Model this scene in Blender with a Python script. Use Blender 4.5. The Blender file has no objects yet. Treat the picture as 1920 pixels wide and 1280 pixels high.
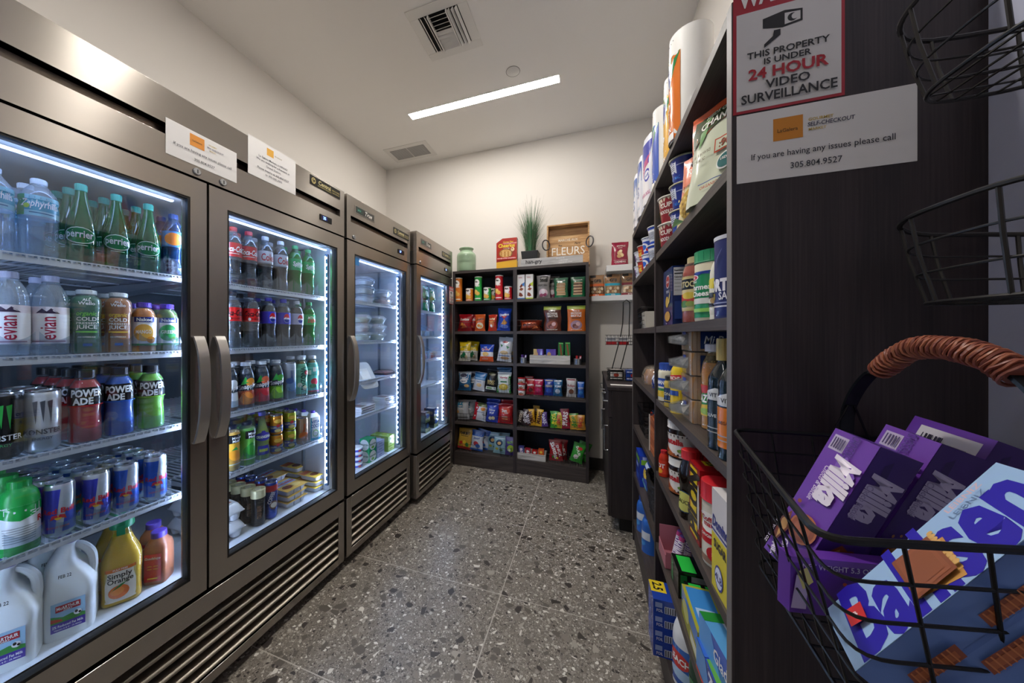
import bpy, math, random
from mathutils import Vector, Matrix, noise
random.seed(11)
SC = bpy.context.scene
COL = SC.collection
PI = math.pi

# ------------------------------------------------------------------ camera, world, exposure
EYE, TH, FPX, CX, CY = 1.27, .3518, 621.0, 878.0, 628.0
cam = bpy.data.cameras.new('camera')
cam.sensor_width = 36.0
cam.lens = FPX / 1920 * 36
cam.shift_x = -(CX - 960) / 1920
cam.shift_y = (CY - 640) / 1920
cam.clip_start = .02
camo = bpy.data.objects.new('camera', cam)
camo.location = (0, 0, EYE)
camo.rotation_euler = (PI / 2, 0, TH)
COL.objects.link(camo)
SC.camera = camo
w = bpy.data.worlds.new('world')
w.use_nodes = True
w.node_tree.nodes['Background'].inputs[0].default_value = (.55, .6, .75, 1)
w.node_tree.nodes['Background'].inputs[1].default_value = .3
SC.world = w
SC.view_settings.view_transform = 'Standard'
SC.view_settings.look = 'None'
SC.view_settings.gamma = 1
SC.view_settings.use_curve_mapping = False
SC.view_settings.exposure = 0.12
SC.cycles.transparent_max_bounces = 32
CEIL = 3.224
LAMP_POWER = 92.0        # ceiling strip radiance
LED_POWER = 105.0         # cooler strip radiance

SN, CS = math.sin(TH), math.cos(TH)
def ray(px):
    u = (px - CX) / FPX
    return CS * u - SN, SN * u + CS
def yat(px, X):
    d = ray(px)
    return X / d[0] * d[1]
def xat(px, Y):
    d = ray(px)
    return Y / d[1] * d[0]

# ------------------------------------------------------------------ materials
def lin(h):
    h = h.lstrip('#')
    r = []
    for i in (0, 2, 4):
        c = int(h[i:i + 2], 16) / 255
        r.append(c / 12.92 if c <= .04045 else ((c + .055) / 1.055) ** 2.4)
    return (r[0], r[1], r[2], 1)
_M = {}
def newmat(name):
    m = bpy.data.materials.new(name)
    m.use_nodes = True
    nt = m.node_tree
    return m, nt, nt.nodes, nt.links, nt.nodes['Principled BSDF']
def C(h, rough=.45, metal=0.0, coat=0.0):
    k = ('c', h, rough, metal, coat)
    if k not in _M:
        m, nt, N, L, b = newmat('paint_' + h.strip('#'))
        b.inputs['Base Color'].default_value = lin(h)
        b.inputs['Roughness'].default_value = rough
        b.inputs['Metallic'].default_value = metal
        b.inputs['Coat Weight'].default_value = coat
        m.diffuse_color = lin(h)
        _M[k] = m
    return _M[k]
def FILM(h):      # printed glossy plastic film
    return C(h, .27, 0, .35)
def CLEAR(h='e8f2f8', a=.28, rough=.05):
    """see-through plastic: tinted transparency, a little body colour (a) and a sharp sheen that grows towards the rims"""
    k = ('g', h, a, rough)
    if k not in _M:
        m, nt, N, L, b = newmat('clear_' + h.strip('#'))
        b.inputs['Base Color'].default_value = lin(h)
        b.inputs['Roughness'].default_value = rough
        t = N.new('ShaderNodeBsdfTransparent')
        t.inputs[0].default_value = lin(h)
        m1 = N.new('ShaderNodeMixShader')
        m1.inputs[0].default_value = a * .55
        L.new(t.outputs[0], m1.inputs[1])
        L.new(b.outputs[0], m1.inputs[2])
        g = N.new('ShaderNodeBsdfGlossy')
        g.inputs['Roughness'].default_value = rough
        lw = N.new('ShaderNodeLayerWeight')
        lw.inputs[0].default_value = .5
        mr = N.new('ShaderNodeMapRange')
        mr.inputs[3].default_value = .05
        mr.inputs[4].default_value = .65
        L.new(mth(N, L, 'POWER', lw.outputs['Facing'], 2.8), mr.inputs[0])
        mx = N.new('ShaderNodeMixShader')
        L.new(mr.outputs[0], mx.inputs[0])
        L.new(m1.outputs[0], mx.inputs[1])
        L.new(g.outputs[0], mx.inputs[2])
        L.new(mx.outputs[0], N['Material Output'].inputs[0])
        _M[k] = m
    return _M[k]
def EMIT(h, s):
    k = ('e', h, s)
    if k not in _M:
        m = bpy.data.materials.new('light_' + h)
        m.use_nodes = True
        N = m.node_tree.nodes
        N.remove(N['Principled BSDF'])
        e = N.new('ShaderNodeEmission')
        e.inputs[0].default_value = lin(h)
        e.inputs[1].default_value = s
        m.node_tree.links.new(e.outputs[0], N['Material Output'].inputs[0])
        _M[k] = m
    return _M[k]
def coords(N, L, scale=(1, 1, 1)):
    g = N.new('ShaderNodeNewGeometry')
    mp = N.new('ShaderNodeMapping')
    mp.inputs['Scale'].default_value = scale
    L.new(g.outputs['Position'], mp.inputs[0])
    return mp.outputs[0]
def ramp(N, stops, interp='LINEAR'):
    r = N.new('ShaderNodeValToRGB')
    r.color_ramp.interpolation = interp
    el = r.color_ramp.elements
    while len(el) < len(stops):
        el.new(.5)
    for e, (p, c) in zip(el, stops):
        e.position = p
        e.color = lin(c)
    return r
def mix(N, L, fac, a, b):
    m = N.new('ShaderNodeMix')
    m.data_type = 'RGBA'
    for sock, val in ((m.inputs[0], fac), (m.inputs[6], a), (m.inputs[7], b)):
        if isinstance(val, (int, float)):
            sock.default_value = val
        elif isinstance(val, str):
            sock.default_value = lin(val)
        else:
            L.new(val, sock)
    return m.outputs[2]
def mth(N, L, op, a, b=None, c=None):
    n = N.new('ShaderNodeMath')
    n.operation = op
    for i, v in enumerate((a, b, c)):
        if v is None:
            continue
        if isinstance(v, (int, float)):
            n.inputs[i].default_value = v
        else:
            L.new(v, n.inputs[i])
    return n.outputs[0]

def wall_mat(name, h):
    m, nt, N, L, b = newmat(name)
    n = N.new('ShaderNodeTexNoise')
    n.inputs['Scale'].default_value = 160
    L.new(coords(N, L), n.inputs['Vector'])
    bp = N.new('ShaderNodeBump')
    bp.inputs['Strength'].default_value = .06
    bp.inputs['Distance'].default_value = .002
    L.new(n.outputs[0], bp.inputs['Height'])
    L.new(bp.outputs[0], b.inputs['Normal'])
    b.inputs['Base Color'].default_value = lin(h)
    b.inputs['Roughness'].default_value = .85
    return m
def terrazzo():
    m, nt, N, L, b = newmat('terrazzo')
    co = coords(N, L)
    nz = N.new('ShaderNodeTexNoise')
    nz.inputs['Scale'].default_value = 14
    L.new(co, nz.inputs['Vector'])
    wob = N.new('ShaderNodeVectorMath'); wob.operation = 'SCALE'
    L.new(nz.outputs['Color'], wob.inputs[0]); wob.inputs[3].default_value = .022
    add = N.new('ShaderNodeVectorMath'); add.operation = 'ADD'
    L.new(co, add.inputs[0]); L.new(wob.outputs[0], add.inputs[1])
    co2 = add.outputs[0]
    gn = N.new('ShaderNodeTexNoise')
    gn.inputs['Scale'].default_value = 260
    gn.inputs['Detail'].default_value = 4
    L.new(co, gn.inputs['Vector'])
    base = ramp(N, [(.3, '625c54'), (.55, '7b746b'), (.75, '928a80')])
    L.new(gn.outputs[0], base.inputs[0])
    col = base.outputs[0]
    layers = [(150, .3, .05, [(0, '4b4540'), (.30, '8d867c'), (.66, 'a59e93'), (.86, 'c4beb3')]),
              (70, .45, .08, [(0, '37322f'), (.20, '6d665e'), (.48, '8f8980'), (.74, 'b1aba1'), (.9, 'd8d4cb')]),
              (27, .60, .09, [(0, '3a3532'), (.22, '5d5750'), (.46, '7f786f'), (.68, '9f988d'), (.84, 'd2cdc3')])]
    for sc, th, rad, stops in layers:
        v = N.new('ShaderNodeTexVoronoi'); ve = N.new('ShaderNodeTexVoronoi')
        v.feature = 'F1'; ve.feature = 'DISTANCE_TO_EDGE'
        for q in (v, ve):
            q.inputs['Scale'].default_value = sc
            L.new(co2, q.inputs['Vector'])
        sep = N.new('ShaderNodeSeparateColor')
        L.new(v.outputs['Color'], sep.inputs[0])
        # how much of its cell a chip fills varies from chip to chip
        rr = mth(N, L, 'MULTIPLY_ADD', sep.outputs[1], .22, rad)
        inside = mth(N, L, 'GREATER_THAN', ve.outputs['Distance'], rr)
        pick = mth(N, L, 'GREATER_THAN', sep.outputs[0], th)
        fac = mth(N, L, 'MULTIPLY', inside, pick)
        r = ramp(N, stops, 'CONSTANT')
        L.new(sep.outputs[2], r.inputs[0])
        col = mix(N, L, fac, col, r.outputs[0])
    sx = N.new('ShaderNodeSeparateXYZ')
    L.new(co, sx.inputs[0])
    jx = mth(N, L, 'LESS_THAN', mth(N, L, 'ABSOLUTE', mth(N, L, 'WRAP', mth(N, L, 'ADD', sx.outputs[0], .41), .61, -.61)), .0024)
    jy = mth(N, L, 'LESS_THAN', mth(N, L, 'ABSOLUTE', mth(N, L, 'WRAP', mth(N, L, 'ADD', sx.outputs[1], -1.577), .305, -.305)), .002)
    j = mth(N, L, 'MAXIMUM', jx, jy)
    col = mix(N, L, j, col, 'b5aea4')
    L.new(col, b.inputs['Base Color'])
    b.inputs['Roughness'].default_value = .33
    b.inputs['Specular IOR Level'].default_value = .45
    return m
def dark_wood(name='dark_laminate', c0='1d1718', c1='2c2425', c2='3a3132', axis=2, cath=.5):
    """dark printed wood grain running along the given axis, with loose cathedral figures"""
    m, nt, N, L, b = newmat(name)
    sc = [1, 1, 1]
    sc[axis] = .11
    co = coords(N, L, tuple(sc))
    fig = N.new('ShaderNodeTexNoise')
    fig.inputs['Scale'].default_value = 5.5
    fig.inputs['Detail'].default_value = 1.5
    L.new(co, fig.inputs['Vector'])
    rings = mth(N, L, 'FRACT', mth(N, L, 'MULTIPLY', fig.outputs[0], 14))
    rings = mth(N, L, 'ABSOLUTE', mth(N, L, 'SUBTRACT', rings, .5))
    sc3 = [1, 1, 1]
    sc3[axis] = .02
    fine = N.new('ShaderNodeTexNoise')
    fine.inputs['Scale'].default_value = 330
    fine.inputs['Detail'].default_value = 3
    L.new(coords(N, L, tuple(sc3)), fine.inputs['Vector'])
    s = mth(N, L, 'MULTIPLY_ADD', rings, cath, mth(N, L, 'MULTIPLY', fine.outputs[0], .9))
    r = ramp(N, [(.3, c0), (.55, c1), (.85, c2)])
    L.new(s, r.inputs[0])
    L.new(r.outputs[0], b.inputs['Base Color'])
    b.inputs['Roughness'].default_value = .5
    bp = N.new('ShaderNodeBump')
    bp.inputs['Strength'].default_value = .12
    bp.inputs['Distance'].default_value = .0004
    L.new(fine.outputs[0], bp.inputs['Height'])
    L.new(bp.outputs[0], b.inputs['Normal'])
    return m
def steel(name, h, rough=.27, axis=2):
    """brushed sheet steel: the brushing smears reflections up and down"""
    m, nt, N, L, b = newmat(name)
    b.inputs['Base Color'].default_value = lin(h)
    b.inputs['Metallic'].default_value = .93
    b.inputs['Roughness'].default_value = rough
    b.inputs['Anisotropic'].default_value = .9
    t = N.new('ShaderNodeCombineXYZ')
    t.inputs[2 if axis == 2 else 1].default_value = 1
    L.new(t.outputs[0], b.inputs['Tangent'])
    return m
def pine(name, stops, axis=0, scale=9):
    m, nt, N, L, b = newmat(name)
    sc = [scale, scale, scale]
    sc[axis] = scale / 9
    tc = N.new('ShaderNodeTexCoord')
    mp = N.new('ShaderNodeMapping')
    mp.inputs['Scale'].default_value = tuple(sc)
    L.new(tc.outputs['Object'], mp.inputs[0])
    n = N.new('ShaderNodeTexNoise')
    n.inputs['Scale'].default_value = 5
    n.inputs['Detail'].default_value = 6
    n.inputs['Distortion'].default_value = 1.2
    L.new(mp.outputs[0], n.inputs['Vector'])
    r = ramp(N, stops)
    L.new(n.outputs[0], r.inputs[0])
    L.new(r.outputs[0], b.inputs['Base Color'])
    b.inputs['Roughness'].default_value = .6
    return m
def glass_mat():
    m, nt, N, L, b = newmat('cooler_glass')
    N.remove(b)
    t = N.new('ShaderNodeBsdfTransparent')
    t.inputs[0].default_value = (.93, .965, .98, 1)
    g = N.new('ShaderNodeBsdfGlossy')
    g.inputs['Roughness'].default_value = .01
    lw = N.new('ShaderNodeLayerWeight')
    lw.inputs[0].default_value = .5
    pw = mth(N, L, 'POWER', lw.outputs['Facing'], 3.5)
    fr = N.new('ShaderNodeMapRange')
    fr.inputs[3].default_value = .045
    fr.inputs[4].default_value = .8
    L.new(pw, fr.inputs[0])
    mx = N.new('ShaderNodeMixShader')
    L.new(fr.outputs[0], mx.inputs[0])
    L.new(t.outputs[0], mx.inputs[1])
    L.new(g.outputs[0], mx.inputs[2])
    L.new(mx.outputs[0], N['Material Output'].inputs[0])
    return m

WALL = wall_mat('wall_paint', 'dad5ce')
CEILM = wall_mat('ceiling_paint', 'e3e0dc')
FLOOR = terrazzo()
WOOD = dark_wood()
WOODX = dark_wood('dark_laminate_crossgrain', '2e2725', '3c3431', '4e4541', axis=1)
WOODXX = dark_wood('dark_laminate_shelf', '2e2725', '3c3431', '4e4541', axis=0)
PANEL = dark_wood('dark_laminate_panel', '1b1516', '2a2122', '372d2e')
STEEL = steel('brushed_steel', 'aaa39b', .26)
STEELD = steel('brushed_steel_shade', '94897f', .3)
LOUVRE = steel('louvre_steel', 'a89f94', .3, axis=1)
GLASS = glass_mat()
BLACK = C('0c0c0e', .4)
GASKET = C('060708', .6)
LINER = C('ccd2da', .4, .15)
LINER_DIM = C('5e666e', .35, .35)  # liner colour darkened to stand for the weak light behind full shelves
RAIL = C('ccd2dc', .35, .3)
WIRE = C('0b0b0c', .38, .4)
WIREG = C('2e2c2b', .4, .5)
CHROME = C('b9bcc0', .22, .9)
PAPER = C('dedbd8', .7)

# ------------------------------------------------------------------ mesh builder
_G = {}
def glyphs(s, bold=0.0, shear=0.0):
    k = (s, bold, shear)
    if k not in _G:
        cu = bpy.data.curves.new('lettering', 'FONT')
        cu.body = s
        cu.size = 1
        cu.resolution_u = 2
        cu.offset = bold
        cu.shear = shear
        ob = bpy.data.objects.new('lettering', cu)
        me = bpy.data.meshes.new_from_object(ob)
        V = [(v.co.x, v.co.y) for v in me.vertices]
        Fs = [tuple(p.vertices) for p in me.polygons]
        bpy.data.objects.remove(ob)
        bpy.data.curves.remove(cu)
        bpy.data.meshes.remove(me)
        if not V:
            V = [(0, 0), (1, 0), (1, 1)]; Fs = []
        x0 = min(v[0] for v in V); x1 = max(v[0] for v in V)
        y0 = min(v[1] for v in V); y1 = max(v[1] for v in V)
        _G[k] = ([(x - (x0 + x1) / 2, y - (y0 + y1) / 2) for x, y in V], Fs, x1 - x0, y1 - y0)
    return _G[k]

def finer(V, Fs, lim):
    """split long triangles so that lettering can bend round a surface"""
    V = list(V); out = []; mid = {}
    st = []
    for f in Fs:
        for k in range(1, len(f) - 1): st.append((f[0], f[k], f[k + 1]))
    while st:
        t = st.pop()
        if len(out) + len(st) > 6000: out.append(t); continue
        L3 = [((V[t[i]][0] - V[t[(i + 1) % 3]][0]) ** 2 + (V[t[i]][1] - V[t[(i + 1) % 3]][1]) ** 2, i) for i in range(3)]
        d, i = max(L3)
        if d <= lim * lim: out.append(t); continue
        p, q, r = t[i], t[(i + 1) % 3], t[(i + 2) % 3]
        k = (min(p, q), max(p, q))
        if k not in mid:
            mid[k] = len(V); V.append(((V[p][0] + V[q][0]) / 2, (V[p][1] + V[q][1]) / 2))
        st += [(p, mid[k], r), (mid[k], q, r)]
    return V, out
def catmull(P, n=3):
    out = []
    for i in range(len(P) - 1):
        p0 = P[max(0, i - 1)]; p1 = P[i]; p2 = P[i + 1]; p3 = P[min(len(P) - 1, i + 2)]
        for k in range(n):
            t = k / n
            out.append(tuple(.5 * ((2 * b) + (-a + c) * t + (2 * a - 5 * b + 4 * c - d) * t * t + (-a + 3 * b - 3 * c + d) * t ** 3)
                             for a, b, c, d in zip(p0, p1, p2, p3)))
    out.append(tuple(P[-1]))
    return out

class MB:
    def __init__(s):
        s.v = []; s.f = []; s.m = []; s.mats = []
    def mi(s, mat):
        if mat not in s.mats:
            s.mats.append(mat)
        return s.mats.index(mat)
    def add(s, V, Fs, mat):
        o = len(s.v); i = s.mi(mat)
        s.v += [tuple(p) for p in V]
        for f in Fs:
            s.f.append(tuple(o + k for k in f)); s.m.append(i)
        return s
    def box(s, x0, x1, y0, y1, z0, z1, mat):
        V = [(x0, y0, z0), (x1, y0, z0), (x1, y1, z0), (x0, y1, z0), (x0, y0, z1), (x1, y0, z1), (x1, y1, z1), (x0, y1, z1)]
        return s.add(V, [(0, 3, 2, 1), (4, 5, 6, 7), (0, 1, 5, 4), (1, 2, 6, 5), (2, 3, 7, 6), (3, 0, 4, 7)], mat)
    def hexa(s, V, mat):      # 8 corners: bottom four then top four, both counter-clockwise
        return s.add(V, [(0, 3, 2, 1), (4, 5, 6, 7), (0, 1, 5, 4), (1, 2, 6, 5), (2, 3, 7, 6), (3, 0, 4, 7)], mat)
    def prism(s, poly, axis, a, b, mat):      # poly in the other two axes
        n = len(poly)
        def P(q, t):
            return {0: (t, q[0], q[1]), 1: (q[0], t, q[1]), 2: (q[0], q[1], t)}[axis]
        V = [P(q, a) for q in poly] + [P(q, b) for q in poly]
        Fs = [tuple(range(n))[::-1], tuple(range(n, 2 * n))] + [(i, (i + 1) % n, n + (i + 1) % n, n + i) for i in range(n)]
        return s.add(V, Fs, mat)
    def lathe(s, prof, mat, n=20, c=(0, 0), z=0):
        V = []; Fs = []
        for r, h in prof:
            for k in range(n):
                a = 2 * PI * k / n
                V.append((c[0] + r * math.cos(a), c[1] + r * math.sin(a), z + h))
        for i in range(len(prof) - 1):
            for k in range(n):
                Fs.append((i * n + k, i * n + (k + 1) % n, (i + 1) * n + (k + 1) % n, (i + 1) * n + k))
        if prof[0][0] > 1e-4: Fs.append(tuple(range(n))[::-1])
        if prof[-1][0] > 1e-4: Fs.append(tuple((len(prof) - 1) * n + k for k in range(n)))
        return s.add(V, Fs, mat)
    def loft(s, secs, mat, n=24):
        """secs: (z, rx, ry, cx, cy, exponent) super-ellipse sections"""
        V = []; Fs = []
        for z, rx, ry, cx, cy, e in secs:
            for k in range(n):
                a = 2 * PI * (k + .5) / n
                c, q = math.cos(a), math.sin(a)
                V.append((cx + rx * math.copysign(abs(c) ** (2 / e), c), cy + ry * math.copysign(abs(q) ** (2 / e), q), z))
        for i in range(len(secs) - 1):
            for k in range(n):
                Fs.append((i * n + k, i * n + (k + 1) % n, (i + 1) * n + (k + 1) % n, (i + 1) * n + k))
        Fs.append(tuple(range(n))[::-1]); Fs.append(tuple((len(secs) - 1) * n + k for k in range(n)))
        return s.add(V, Fs, mat)
    def tube(s, pts, r, mat, n=6, closed=False, ends=True):
        P = [Vector(p) for p in pts]
        m = len(P)
        rs = r if isinstance(r, (list, tuple)) else [r] * m
        V = []; Fs = []
        up = None
        for i in range(m):
            if closed: d = P[(i + 1) % m] - P[i - 1]
            else: d = P[min(m - 1, i + 1)] - P[max(0, i - 1)]
            d.normalize()
            if up is None:
                up = Vector((0, 0, 1)) if abs(d.z) < .9 else Vector((1, 0, 0))
            a = d.cross(up).normalized(); b2 = a.cross(d).normalized(); up = b2
            for k in range(n):
                t = 2 * PI * k / n
                V.append(P[i] + (a * math.cos(t) + b2 * math.sin(t)) * rs[i])
        for i in range(m if closed else m - 1):
            j = (i + 1) % m
            for k in range(n):
                Fs.append((i * n + k, i * n + (k + 1) % n, j * n + (k + 1) % n, j * n + k))
        if not closed and ends:
            Fs.append(tuple(range(n))[::-1]); Fs.append(tuple((m - 1) * n + k for k in range(n)))
        return s.add(V, Fs, mat)
    def grid(s, S, nu, nv, mat, u0=0, u1=1, v0=0, v1=1, off=0):
        V = [S(u0 + (u1 - u0) * i / nu, v0 + (v1 - v0) * j / nv, off) for j in range(nv + 1) for i in range(nu + 1)]
        Fs = [(j * (nu + 1) + i, j * (nu + 1) + i + 1, (j + 1) * (nu + 1) + i + 1, (j + 1) * (nu + 1) + i) for j in range(nv) for i in range(nu)]
        return s.add(V, Fs, mat)
    def art(s, art, S, w, h, curved=True, mk=FILM, o0=.0004, do=.00025, clip=True):
        """print shapes and lettering on the surface S(u, v, offset); w, h = its real size"""
        off = o0
        for a in art:
            k = a[0]
            if k == 'r':
                u0, v0, u1, v1, col = a[1:6]
                n = max(1, int(14 * abs(u1 - u0))) if curved else 1
                nv = max(1, int(10 * abs(v1 - v0))) if curved == 2 else 1
                s.grid(S, n, nv, mk(col), u0, u1, v0, v1, off)
            elif k in 'ep':
                if k == 'e':
                    cu, cv, ru, rv, col = a[1:6]
                    P = [(cu + ru * math.cos(2 * PI * i / 18), cv + rv * math.sin(2 * PI * i / 18)) for i in range(18)]
                else:
                    P0, col = a[1], a[2]
                    P = []
                    for i, p in enumerate(P0):
                        q = P0[(i + 1) % len(P0)]
                        m = max(1, int(math.hypot(q[0] - p[0], q[1] - p[1]) / .12)) if curved else 1
                        P += [(p[0] + (q[0] - p[0]) * t / m, p[1] + (q[1] - p[1]) * t / m) for t in range(m)]
                c = (sum(p[0] for p in P) / len(P), sum(p[1] for p in P) / len(P))
                R = 3 if curved else 1
                n = len(P)
                V = [S(c[0], c[1], off)]; Fs = []
                for r in range(1, R + 1):
                    for p in P:
                        V.append(S(c[0] + (p[0] - c[0]) * r / R, c[1] + (p[1] - c[1]) * r / R, off))
                for i in range(n):
                    Fs.append((0, 1 + i, 1 + (i + 1) % n))
                    for r in range(R - 1):
                        Fs.append((1 + r * n + i, 1 + (r + 1) * n + i, 1 + (r + 1) * n + (i + 1) % n, 1 + r * n + (i + 1) % n))
                s.add(V, Fs, mk(col))
            elif k == 't':
                txt, cu, cv, hh, col = a[1:6]
                o = a[6] if len(a) > 6 else {}
                V, Fs, gw, gh = glyphs(txt, o.get('b', .015), o.get('s', 0))
                # hh = cap height as a fraction of h
                sc = hh * h / .70
                rot = math.radians(o.get('rot', 0))
                mw = o.get('w', .92) * (w if abs(math.sin(rot)) < .7 else h)
                sx = sc if o.get('fit', 1) and gw * sc <= mw else mw / gw
                if o.get('fill'): sx = mw / gw
                c_, s_ = math.cos(rot), math.sin(rot)
                if curved: V, Fs = finer(V, Fs, .006 / max(sx, sc, 1e-6))
                VV = []
                for x, y in V:
                    X, Y = x * sx, y * sc
                    VV.append(S(cu + (X * c_ - Y * s_) / w, cv + (X * s_ + Y * c_) / h, off))
                s.add(VV, Fs, mk(col))
            off += do
        return s
    def mesh(s, name, angle=35):
        me = bpy.data.meshes.new(name)
        me.from_pydata(s.v, [], s.f)
        for m in s.mats:
            me.materials.append(m)
        me.polygons.foreach_set('material_index', s.m)
        me.polygons.foreach_set('use_smooth', [True] * len(s.f))
        me.update()
        me.set_sharp_from_angle(angle=math.radians(angle))
        return me
    def build(s, name, parent=None, bevel=0, loc=None):
        """loc given: vertices are in world space and the object sits at loc"""
        o3 = Vector((0, 0, 0))
        if parent is not None and loc is None:
            p = parent
            while p: o3 += p.location; p = p.parent
        if loc is not None: o3 = Vector(loc)
        if o3.length: s.v = [(x - o3.x, y - o3.y, z - o3.z) for x, y, z in s.v]
        ob = bpy.data.objects.new(name, s.mesh(name))
        COL.objects.link(ob)
        if loc is not None: ob.location = loc
        if parent is not None: ob.parent = parent
        if bevel: addbevel(ob, bevel)
        return ob
def addbevel(ob, bevel):
    b = ob.modifiers.new('bevel', 'BEVEL')
    b.width = bevel; b.segments = 2; b.limit_method = 'ANGLE'; b.angle_limit = math.radians(50)

LABELS = {}
def tag(o, label, cat, group=None):
    o['label'] = label; o['category'] = cat
    if group: o['group'] = group
    LABELS.setdefault(label, []).append(o.name)
    if not 4 <= len(label.split()) <= 16: print('LABEL LENGTH', len(label.split()), label)
    return o
def struct(o):
    o['kind'] = 'structure'
    return o
def empty(name, loc, label, cat, group=None, rot=(0, 0, 0)):
    o = bpy.data.objects.new(name, None)
    o.empty_display_size = .05
    o.location = loc; o.rotation_euler = rot
    COL.objects.link(o)
    return tag(o, label, cat, group)

class Proto:
    """one kind of product: a top-level mesh, or an Empty with parts (and their sub-parts); place() copies it with shared meshes"""
    def __init__(s, name, cat, parts):
        s.name, s.cat, s.parts = name, cat, []
        for p in parts:
            nm, mb = p[0], p[1]
            bev = p[2] if len(p) > 2 else 0
            subs = [(q[0], q[1].mesh(q[0]), q[2] if len(q) > 2 else 0) for q in (p[3] if len(p) > 3 else [])]
            s.parts.append((nm, mb.mesh(nm), bev, subs))
    def place(s, loc, rz, label, group=None, rx=0, ry=0, scale=1):
        def mk(nm, me, bev, par):
            o = bpy.data.objects.new(nm, me)
            COL.objects.link(o)
            if par: o.parent = par
            if bev: addbevel(o, bev)
            return o
        if len(s.parts) == 1 and not s.parts[0][3]:
            r = mk(s.name, s.parts[0][1], s.parts[0][2], None)
        else:
            r = bpy.data.objects.new(s.name, None)
            r.empty_display_size = .03
            COL.objects.link(r)
            for nm, me, bev, subs in s.parts:
                q = mk(nm, me, bev, r)
                for a, b, c in subs: mk(a, b, c, q)
        r.rotation_mode = 'XYZ'
        r.rotation_euler = (rx, ry, rz)
        r.location = loc
        r.scale = (scale,) * 3
        tag(r, label, s.cat, group)
        return r
# ================================================================== THE ROOM
XL, XR, YB, YF = -2.268, .600, 3.357, -1.5
m = MB().box(XL - .1, XR + .1, YF - .1, YB + .1, -.1, 0, FLOOR); struct(m.build('floor'))
m = MB().box(XL - .1, XR + .1, YF - .1, YB + .1, CEIL, CEIL + .1, CEILM); struct(m.build('ceiling'))
m = MB().box(XL - .1, XL, YF - .1, YB + .1, 0, CEIL, WALL); struct(m.build('wall_left'))
m = MB().box(XL, XR, YB, YB + .1, 0, CEIL, WALL); struct(m.build('wall_back'))
m = MB().box(XR, XR + .1, .7545, YB + .1, 0, CEIL, WALL); struct(m.build('wall_right'))
m = MB().box(.576, XR + .1, YF - .1, .7545, 0, CEIL, wall_mat('wall_paint_cool_dim_light', 'b4b7cc')); struct(m.build('wall_right_front'))  # cool, dim light on this near stretch is put into the wall colour
m = MB().box(XL, XR, YF - .1, YF, 0, CEIL, WALL); struct(m.build('wall_front'))
m = MB().box(-.005, XR, YB - .014, YB, 0, .11, C('231e1e', .5)); struct(m.build('baseboard_back'))

# ceiling strip lamps
def strip(xa, xb, y, label, power=1.0):
    e = empty('ceiling_light', ((xa + xb) / 2, y, CEIL), label, 'ceiling light', 'recessed strip lights')
    f = MB()
    for a, b, c, d in ((xa - .006, xb + .006, y - .044, y - .036), (xa - .006, xb + .006, y + .036, y + .044),
                       (xa - .006, xa, y - .036, y + .036), (xb, xb + .006, y - .036, y + .036)):
        f.box(a, b, c, d, CEIL - .003, CEIL - .0002, C('e8e6e2', .5))
    f.build('frame', e)
    MB().box(xa, xb, y - .036, y + .036, CEIL - .004, CEIL - .0004, EMIT('fffaf3', LAMP_POWER * power)).build('diffuser', e)
strip(-1.505, -.22, 2.605, 'long narrow recessed strip light glowing white in the ceiling', .82)
e = empty('ceiling_light', (-.60, .98, CEIL), 'small square recessed ceiling light, out of frame above the viewer', 'ceiling light')
f = MB()
for a in ((-.71, -.49, .87, .895), (-.71, -.49, 1.065, 1.09), (-.71, -.685, .895, 1.065), (-.515, -.49, .895, 1.065)): f.box(*a, CEIL - .004, CEIL - .0003, C('e8e6e2', .5))
f.build('frame', e)
MB().box(-.685, -.515, .895, 1.065, CEIL - .005, CEIL - .0006, EMIT('fffaf3', LAMP_POWER * 3.6)).build('diffuser', e)
strip(-1.505, -.22, -.85, 'added fill strip light, unseen behind the viewer and out of frame', .22)  # unseen fill lamp, added to lift the light near the camera

# supply vent with louvres
VX, VY = -.865, 1.94
e = empty('ceiling_vent', (VX, VY, CEIL), 'square white supply vent with dark open louvres in ceiling', 'ceiling vent')
VWH = C('d6d3ce', .5)
f = MB()
ho, hi = .19, .13
for a in ((VX - ho, VX + ho, VY - ho, VY - hi), (VX - ho, VX + ho, VY + hi, VY + ho), (VX - ho, VX - hi, VY - hi, VY + hi), (VX + hi, VX + ho, VY - hi, VY + hi)):
    f.box(*a, CEIL - .006, CEIL - .0003, VWH)
f.build('frame', e, bevel=.002)
MB().box(VX - hi, VX + hi, VY - hi, VY + hi, CEIL - .0018, CEIL - .0004, C('090909', .8)).build('opening', e)
def slat(xa, xb, ya, yb, ang, along):
    m = MB()
    c = ((xa + xb) / 2, (ya + yb) / 2)
    wd = .02
    dx, dz = wd / 2 * math.cos(ang), wd / 2 * math.sin(ang)
    zc = CEIL - .014
    if along == 'y':
        V = [(c[0] - dx, ya, zc - dz), (c[0] + dx, ya, zc + dz), (c[0] + dx, yb, zc + dz), (c[0] - dx, yb, zc - dz)]
    else:
        V = [(xa, c[1] - dx, zc - dz), (xa, c[1] + dx, zc + dz), (xb, c[1] + dx, zc + dz), (xb, c[1] - dx, zc - dz)]
    V = V + [(x, y, z + .0015) for x, y, z in V]
    m.add(V, [(0, 1, 2, 3), (4, 5, 6, 7), (0, 1, 5, 4), (2, 3, 7, 6), (1, 2, 6, 5), (3, 0, 4, 7)], VWH)
    m.build('slat', e)
for x, a in ((VX - .115, 2.3), (VX - .085, 2.3), (VX + .07, .85), (VX + .095, .85), (VX + .118, .85)):
    slat(x, x, VY - hi, VY + hi, a, 'y')
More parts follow.
